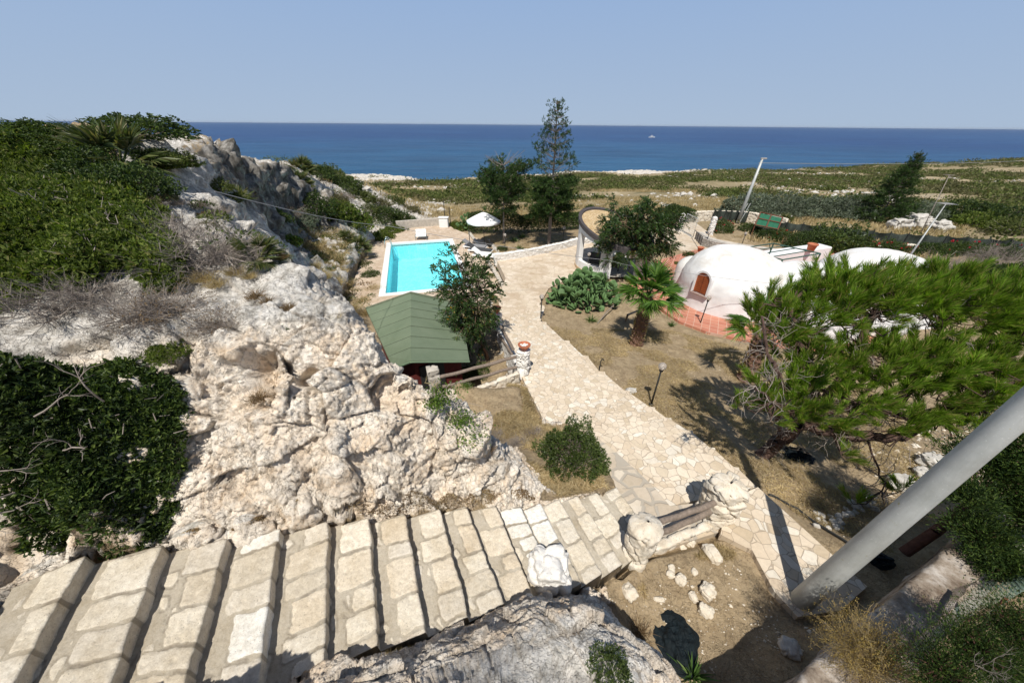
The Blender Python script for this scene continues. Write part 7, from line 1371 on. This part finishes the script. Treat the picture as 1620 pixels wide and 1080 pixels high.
# ---- scale leaved evergreens and dry bush, lower right
def cyp(label, blobs, seed, name='evergreen_tree', mat=None, n_per=9000, trunk=None, ll=.05, cat='tree'):
    g = np.random.default_rng(seed); c0 = np.array(blobs[0][0]); t = thing(name, label, cat, tuple(c0)); parts = []; segs = []
    for (c_, r_, n) in blobs:
        c_ = np.array(c_)-c0; d = rdir(n, g); sprays = 60 if n > 3000 else 25; sd_ = rdir(sprays, g); sd_[:, 2] = np.where(sd_[:, 2] < -.3, -sd_[:, 2], sd_[:, 2]); sp = c_+sd_*np.array(r_)*g.uniform(.7, 1.0, sprays)[:, None]; k = g.integers(0, sprays, n)
        off = g.normal(size=(n, 3))*np.array([.07, .07, .045])+sd_[k]*g.uniform(-.16, .12, n)[:, None]; B = sp[k]+off; v, f = quads(B, unit(sd_[k]*.9+rdir(n, g)*.7+np.array([0, 0, .2])), ll*g.uniform(.6, 1.3, n), ll*.28, .1, g); parts.append((v, f, 0))
        for q in range(sprays): segs.append((c_, sp[q], .012, .004))
    link('foliage', jmesh('foliage', parts, [mat or G_CYP]), t)
    if trunk is not None: tk = [np.array(p)-c0 for p in trunk[0]]; segs += [(tk[i], tk[i+1], trunk[1]*(1-.1*i), trunk[1]*(1-.1*(i+1))) for i in range(len(tk)-1)]
    v, f = stems(segs, 7); link('trunk', npmesh('trunk', v, f, [simple('cypress_bark', (.12, .06, .045), .95, .4, 14, .8, .01)], smooth=True), t); return t
W_ = lambda u, v, y: P(u, v, y=y)
cyp('dark evergreen with scaly foliage at the right edge above the concrete wall', [(W_(1610, 820, 2.5), (.45, .4, .4), 10000), (W_(1575, 750, 2.9), (.42, .4, .32), 9000), (W_(1650, 730, 2.9), (.6, .5, .45), 9000), (W_(1550, 850, 2.35), (.24, .22, .22), 5000), (W_(1590, 900, 2.1), (.26, .22, .22), 6000), (W_(1700, 850, 2.4), (.5, .4, .5), 6000), (W_(1530, 790, 2.6), (.18, .18, .16), 3000)], 141, trunk=([P(1432, 872, 5.6), P(1480, 840, 5.1), P(1530, 800, 4.8), W_(1620, 740, 3.0)], .075))
cyp('green scrub filling the bottom right corner below the chain link fence', [(W_(1490, 1062, .98), (.20, .16, .16), 6000), (W_(1545, 1030, 1.08), (.22, .18, .18), 8000), (W_(1615, 1000, 1.18), (.25, .2, .2), 9000), (W_(1590, 1075, .98), (.26, .2, .2), 8000), (W_(1500, 1100, .88), (.2, .16, .16), 6000), (W_(1660, 1060, 1.05), (.3, .25, .25), 6000)], 143, 'evergreen_shrub', G_CYP, ll=.026, cat='shrub')
g = np.random.default_rng(145); sg = []
grow(W_(1560, 1050, 1.0)-np.array([0, 0, .05]), [0, -.1, .9], .26, .005, 3, g, sg, [], .1, .5, (2, 4), .25)
v, f = stems(sg, 5); tag(link('dead_branch', npmesh('dead_branch', v, f, [TWIG], smooth=True)), 'bare forked grey branches standing out of the bottom right scrub', 'branch')
def golden():
    g = np.random.default_rng(147); c0 = P(1368, 1052, 4.40); n = 420; parts = []; segs = []; tips = []
    for _ in range(n):
        d = unit((g.normal(size=3)*np.array([.75, .6, .3])+np.array([0, .15, .75]))[None])[0]; L = g.uniform(.22, .5); p = g.normal(size=3)*.05
        for k in range(3): q = p+d*L/3; segs.append((p, q, .0016, .0012)); p = q; d = unit((d+g.normal(size=3)*.18)[None])[0]
        for _ in range(4): e = p+g.normal(size=3)*.035; segs.append((p-d*g.uniform(0, .1), e, .001, .0007)); tips.append(e)
    v, f = stems(segs, 3); parts.append((v, f, 0)); tp = np.repeat(np.array(tips), 5, 0)+g.normal(size=(len(tips)*5, 3))*.016; v, f = quads(tp, rdir(len(tp), g), .010, .007, .2, g); parts.append((v, f, 1))
    tag(link('golden_bush', jmesh('golden_bush', parts, [G_STRAW, G_GOLD]), None, tuple(c0)), 'golden dry bush with seed heads at the foot of the big pole', 'bush')
golden()
# ---- ground cover that nobody could count
def scatter_region(pxpoly, n, seed):
    g = np.random.default_rng(seed); W_ = np.array([on(*q)[:2] for q in pxpoly]); lo, hi = W_.min(0), W_.max(0); X = []; k = 0
    while k < n: x = g.uniform(lo[0], hi[0], n); y = g.uniform(lo[1], hi[1], n); ok = inpoly(x, y, W_) > 0; X.append(np.stack([x[ok], y[ok]], 1)); k += ok.sum()
    X = np.concatenate(X)[:n]; z, fl = ground(X[:, 0], X[:, 1], True); ok = fl < .4; return np.stack([X[:, 0], X[:, 1], z], 1)[ok], g
parts = []
for (pl, n, L, s) in (([(860, 515, 7.4), (1060, 522, 7.6), (1210, 560, 7.2), (1400, 600, 6.8), (1500, 800, 6.0), (1400, 880, 6), (1200, 770, 6.2), (1040, 655, 6.6), (920, 560, 7.2)], 70000, .10, 1), ([(1010, 930, 5.5), (1150, 850, 5.6), (1250, 980, 5.5), (1230, 1075, 5.4), (1090, 1060, 5.5)], 36000, .07, 2), ([(670, 610, 6.5), (815, 600, 6.5), (870, 668, 6.2), (960, 770, 5.6), (880, 785, 5.3), (845, 760, 5.6), (780, 690, 6.2)], 42000, .11, 3),
                     ([(380, 850, 3.6), (850, 800, 4.6), (840, 780, 4.5), (640, 790, 4.1), (440, 815, 3.6), (200, 850, 3.3)], 5000, .035, 4), ([(560, 1060, 4.), (860, 930, 4.8), (1000, 960, 5.2), (1000, 930, 5.3), (880, 925, 4.9), (600, 1020, 4.1)], 2500, .03, 5), ([(740, 400, 8), (760, 375, 8), (930, 372, 7.8), (925, 390, 7.7), (790, 405, 8)], 9000, .14, 6), ([(1120, 380, 7.6), (1160, 372, 7.8), (1260, 390, 7.7), (1190, 392, 7.6)], 4000, .12, 7),
                     ([(470, 350, 6), (560, 370, 7.2), (600, 470, 8), (580, 500, 8), (500, 420, 7)], 12000, .22, 8)):
    B, g = scatter_region(pl, n, 200+s); n = len(B); dn = vnoise(np.stack([B[:, 0]*1.3, B[:, 1]*1.3, B[:, 0]*0], 1), s) > -.25; B = B[dn]; n = len(B); B[:, 2] += .022
    v, f = blades(B, unit(rdir(n, g)*np.array([1, 1, .35])+np.array([0, 0, .35])), L*g.uniform(.5, 1.4, n), L*.085, .15, g); parts.append((v, f, 0))
tag(link('dry_grass', jmesh('dry_grass', parts, [G_STRAW])), kind='stuff')
B, g = scatter_region([(380, 850, 3.6), (850, 800, 4.6), (840, 780, 4.5), (640, 790, 4.1), (440, 815, 3.6), (200, 850, 3.3)], 4500, 301); n = len(B); v1 = quads(B+np.array([0, 0, .03]), unit(rdir(n, g)*np.array([1, 1, .3])), .022, .012, .2, g)
tag(link('fallen_leaves', npmesh('fallen_leaves', v1[0], v1[1], [G_STRAWB])), kind='stuff')
def pebbles(name, regs, mat, seed):
    P_ = []; S_ = []
    for (pl, n, s0) in regs: B, g = scatter_region(pl, n, seed+n); P_.append(B); S_.append(np.full(len(B), s0)*np.random.default_rng(n).lognormal(0, .45, len(B)))
    B = np.concatenate(P_); S = np.concatenate(S_); g = np.random.default_rng(seed); n = len(B); ico = np.array([(1, 0, 0), (-1, 0, 0), (0, 1, 0), (0, -1, 0), (0, 0, 1), (0, 0, -1)], float); fc = np.array([(0, 2, 4), (2, 1, 4), (1, 3, 4), (3, 0, 4), (2, 0, 5), (1, 2, 5), (3, 1, 5), (0, 3, 5)])
    # octahedra cut to irregular chips
    V = ico[None]*g.uniform(.55, 1.2, (n, 6, 1))+g.normal(size=(n, 6, 3))*.18; a = g.uniform(0, 6.3, n); ca, sa = np.cos(a)[:, None], np.sin(a)[:, None]; X = V[..., 0]*ca-V[..., 1]*sa; Y = V[..., 0]*sa+V[..., 1]*ca; V = np.stack([X, Y*.8, V[..., 2]*.55], -1)*S[:, None, None]+B[:, None]+np.array([0, 0, .0])
    F = (np.arange(n)[:, None, None]*6+fc[None]).reshape(-1, 3); return link(name, npmesh(name, V.reshape(-1, 3), F, [mat]))
tag(pebbles('gravel', [([(1010, 930, 5.5), (1150, 850, 5.6), (1250, 980, 5.5), (1230, 1075, 5.4), (1090, 1060, 5.5)], 260, .012), ([(860, 515, 7.4), (1060, 522, 7.6), (1210, 560, 7.2), (1330, 640, 6.8), (1360, 860, 6.0), (1200, 770, 6.2), (1040, 655, 6.6), (920, 560, 7.2)], 700, .012),
    ([(1360, 690, 6.5), (1600, 660, 6.8), (1600, 760, 6.4), (1420, 800, 6.2), (1380, 740, 6.4)], 420, .035), ([(560, 1060, 4.), (860, 930, 4.8), (1000, 960, 5.2), (880, 925, 4.9), (600, 1020, 4.1)], 420, .013), ([(1230, 1000, 5.5), (1330, 930, 5.5), (1300, 1060, 5.3)], 60, .02), ([(200, 850, 3.3), (440, 815, 3.6), (840, 790, 4.5), (850, 805, 4.6), (380, 850, 3.6)], 320, .010)], ROCKW, 5), kind='stuff')
# ---- the scrub plain down to the coast
def plain():
    g = np.random.default_rng(151); N = 60000; az = g.uniform(R(-24), R(66), N); r = np.sqrt(g.uniform(38**2, 270**2, N)); keep = g.random(N) < np.clip(1.3-(r/190)*.75, .15, 1); az, r = az[keep], r[keep]; x = r*np.sin(az); y = r*np.cos(az); z, fl = ground(x, y, True)
    q = np.stack([x*.045, y*.045, x*0], 1); dn = fbm(q, 4, 9)+.25*fbm(q*6, 2, 19); coast = sstep(CAMZ-14.6, CAMZ-15.6, z+.8*fbm(q*1.5, 3, 3)); left = (x < -6) & (y < 42)
    near_bare = (r < 62)*(.55*(vnoise(q*1.8, 33)))+(r < 55)*.15
    ok = (dn-near_bare > -.27) & (g.random(len(x)) > coast*1.02) & (fl < .1) & (z > CAMZ-H_SEA+.3) & ~left & ~((y < 45) & (x > -3) & (x < 80) & (g.random(len(x)) < .85)); x, y, z, r = x[ok], y[ok], z[ok], r[ok]; n = len(x)
    S = g.lognormal(0, .40, n)*.72*np.where(r < 60, .85, 1.); col = vnoise(np.stack([x*.3, y*.3, x*0], 1), 5) > -.1; parts = []; g2 = np.random.default_rng(5)
    for mi, sel in ((0, col), (1, ~col)):
        bx, by, bz, bs = x[sel], y[sel], z[sel], S[sel]; k = 42; m_ = len(bx); p, d = shell(m_*k, g2, .62, .6, .25, mi); p = p*np.repeat(bs, k)[:, None]; sq = np.repeat(g2.uniform(.7, 1.5, m_), k); p[:, 0] *= sq; B = p+np.repeat(np.stack([bx, by, bz-.05], 1), k, 0); lf = .34*np.repeat(bs, k)**.6*g2.uniform(.7, 1.2, m_*k); v, f = quads(B, unit(d*.5+rdir(m_*k, g2)*.8+np.array([0, 0, .2])), lf, lf*.6, .1, g2); parts.append((v, f, mi))
    print('scrub clumps', n); tag(link('scrub', jmesh('scrub', parts, [G_SCRUB2, G_SCRUB])), kind='stuff')
    # dry grass between the clumps
    N = 30000; az = g.uniform(R(-22), R(52), N); r = np.sqrt(g.uniform(33**2, 85**2, N)); x = r*np.sin(az); y = r*np.cos(az); z, fl = ground(x, y, True); ok = (fl < .1) & (vnoise(np.stack([x*.09, y*.09, x*0], 1), 8) > -.15) & ~((x < -6) & (y < 42)); x, y, z = x[ok], y[ok], z[ok]; k = 5; B = np.repeat(np.stack([x, y, z], 1), k, 0)+g.normal(size=(len(x)*k, 3))*np.array([.18, .18, .02]); v, f = blades(B, unit(g.normal(size=(len(B), 3))*.35+np.array([0, 0, 1.])), .5*g.uniform(.5, 1.2, len(B)), .05, .2, g)
    tag(link('tall_dry_grass', npmesh('tall_dry_grass', v, f, [G_STRAW])), kind='stuff')
    # pale rocks
    N = 5200; az = g.uniform(R(-24), R(66), N); r = np.sqrt(g.uniform(42**2, 195**2, N)); x = r*np.sin(az); y = r*np.cos(az); z, fl = ground(x, y, True); dn = vnoise(np.stack([x*.05, y*.05, x*0+4], 1), 12); ok = (fl < .1) & ((dn > .12) | (z < CAMZ-15.6)) & (z > CAMZ-H_SEA); x, y, z = x[ok], y[ok], z[ok]; n = len(x); S = g.lognormal(0, .5, n)*.20
    th = [(0, 0, 1), (.9, 0, .35), (.3, .85, .4), (-.7, .5, .3), (-.7, -.5, .45), (.3, -.85, .3), (.95, .2, -.4), (.2, .95, -.4), (-.8, .6, -.4), (-.8, -.6, -.4), (.2, -.95, -.4)]; T = np.array(th); V = T[None]*g.uniform(.6, 1.4, (n, 11, 1))*np.array([1.3, 1, .7]); V = V*S[:, None, None]+np.stack([x, y, z+.03], 1)[:, None]
    fc = [(0, 1, 2), (0, 2, 3), (0, 3, 4), (0, 4, 5), (0, 5, 1), (1, 6, 2), (2, 6, 7), (2, 7, 3), (3, 7, 8), (3, 8, 4), (4, 8, 9), (4, 9, 5), (5, 9, 10), (5, 10, 1), (1, 10, 6)]; F = (np.arange(n)[:, None, None]*11+np.array(fc)[None]).reshape(-1, 3); tag(link('scattered_rocks', npmesh('scattered_rocks', V.reshape(-1, 3), F, [ROCKG])), kind='stuff')
plain()
def hill_scrub():
    g = np.random.default_rng(171); parts = []; BX = []; SZ = []
    for (pl, n, s0) in (([(430, 262), (480, 272), (540, 282), (600, 305), (660, 345), (640, 372), (600, 385), (560, 378), (500, 345), (470, 320)], 240, .62), ([(470, 350), (560, 370), (600, 400), (600, 470), (575, 490), (520, 440), (480, 400)], 70, .33), ([(225, 222), (300, 222), (345, 235), (330, 275), (262, 275), (230, 250)], 170, .42), ([(290, 235), (345, 245), (410, 258), (425, 275), (340, 285)], 70, .5), ([(300, 300), (350, 330), (420, 380), (440, 400), (400, 400), (330, 370)], 16, .13), ([(330, 280), (360, 300), (400, 360), (380, 340)], 10, .3)):
        W_ = np.array([on(*q)[:2] for q in pl]); lo, hi = W_.min(0), W_.max(0); k = 0
        while k < n: x, y = g.uniform(lo[0], hi[0]), g.uniform(lo[1], hi[1]); ok = inpoly(np.array([x]), np.array([y]), W_)[0] > 0; k += 1 if ok else 0.02; (BX.append((x, y, G(x, y))), SZ.append(s0*g.lognormal(0, .35))) if ok else None
    BX = np.array(BX); SZ = np.array(SZ); col = g.random(len(SZ))
    for mi, sel in ((0, col < .4), (1, (col >= .4) & (col < .8)), (2, col >= .8)):
        b, sz = BX[sel], SZ[sel]; k = 150; m_ = len(b); p, d = shell(m_*k, g, .65, .55, .3, mi); p = p*np.repeat(sz, k)[:, None]; p[:, 0] *= np.repeat(g.uniform(.7, 1.5, m_), k); lf = .12*np.repeat(sz, k)**.7*g.uniform(.7, 1.3, m_*k)+.02; v, f = quads(p+np.repeat(b, k, 0), unit(d*.6+rdir(m_*k, g)*.8+np.array([0, 0, .2])), lf, lf*.5, .1, g); parts.append((v, f, mi))
    tag(link('low_scrub', jmesh('low_scrub', parts, [G_BUSH, G_SCRUB2, G_STRAWB])), kind='stuff')
hill_scrub()
# white rock pile on the right
for (u, v, s_, lb) in ((1420, 362, 1.3, 'white rock at the left end of the pile below the plain'), (1445, 360, 1.6, 'largest white rock in the middle of the pile'), (1465, 362, 1.2, 'white rock right of the largest one'), (1482, 364, 1.2, 'low white rock at the right end of the pile'), (1435, 350, .9, 'small white rock on top of the pile'), (1240, 350, .9, 'round pale boulder on the wall right of the corrugated panel')):
    p = on(u, v, 8.0); tag(lumpy('boulder', ROCKG, (s_*1.3, s_, s_*.8), .22, 3.4, int(u) % 13, 34, .4, loc=(p[0], p[1], p[2]-.1)), lb, 'boulder')
# ---------------------------------------------------------------- sea haze: one closed box of even air
k = NT('sea_haze'); k.t.nodes.remove(k.b); pv = k.n('ShaderNodeVolumePrincipled', {'Color': (.88, .94, 1.0), 'Density': 3.2e-5, 'Anisotropy': .3}); k.t.links.new(pv.outputs[0], k.o.inputs['Volume'])
m = MB(); m.box((0, 0, -5.5), (41000, 41000, 46)); o = m.build('haze', k.m); tag(o, kind='stuff'); o.location = (0, 0, 0)
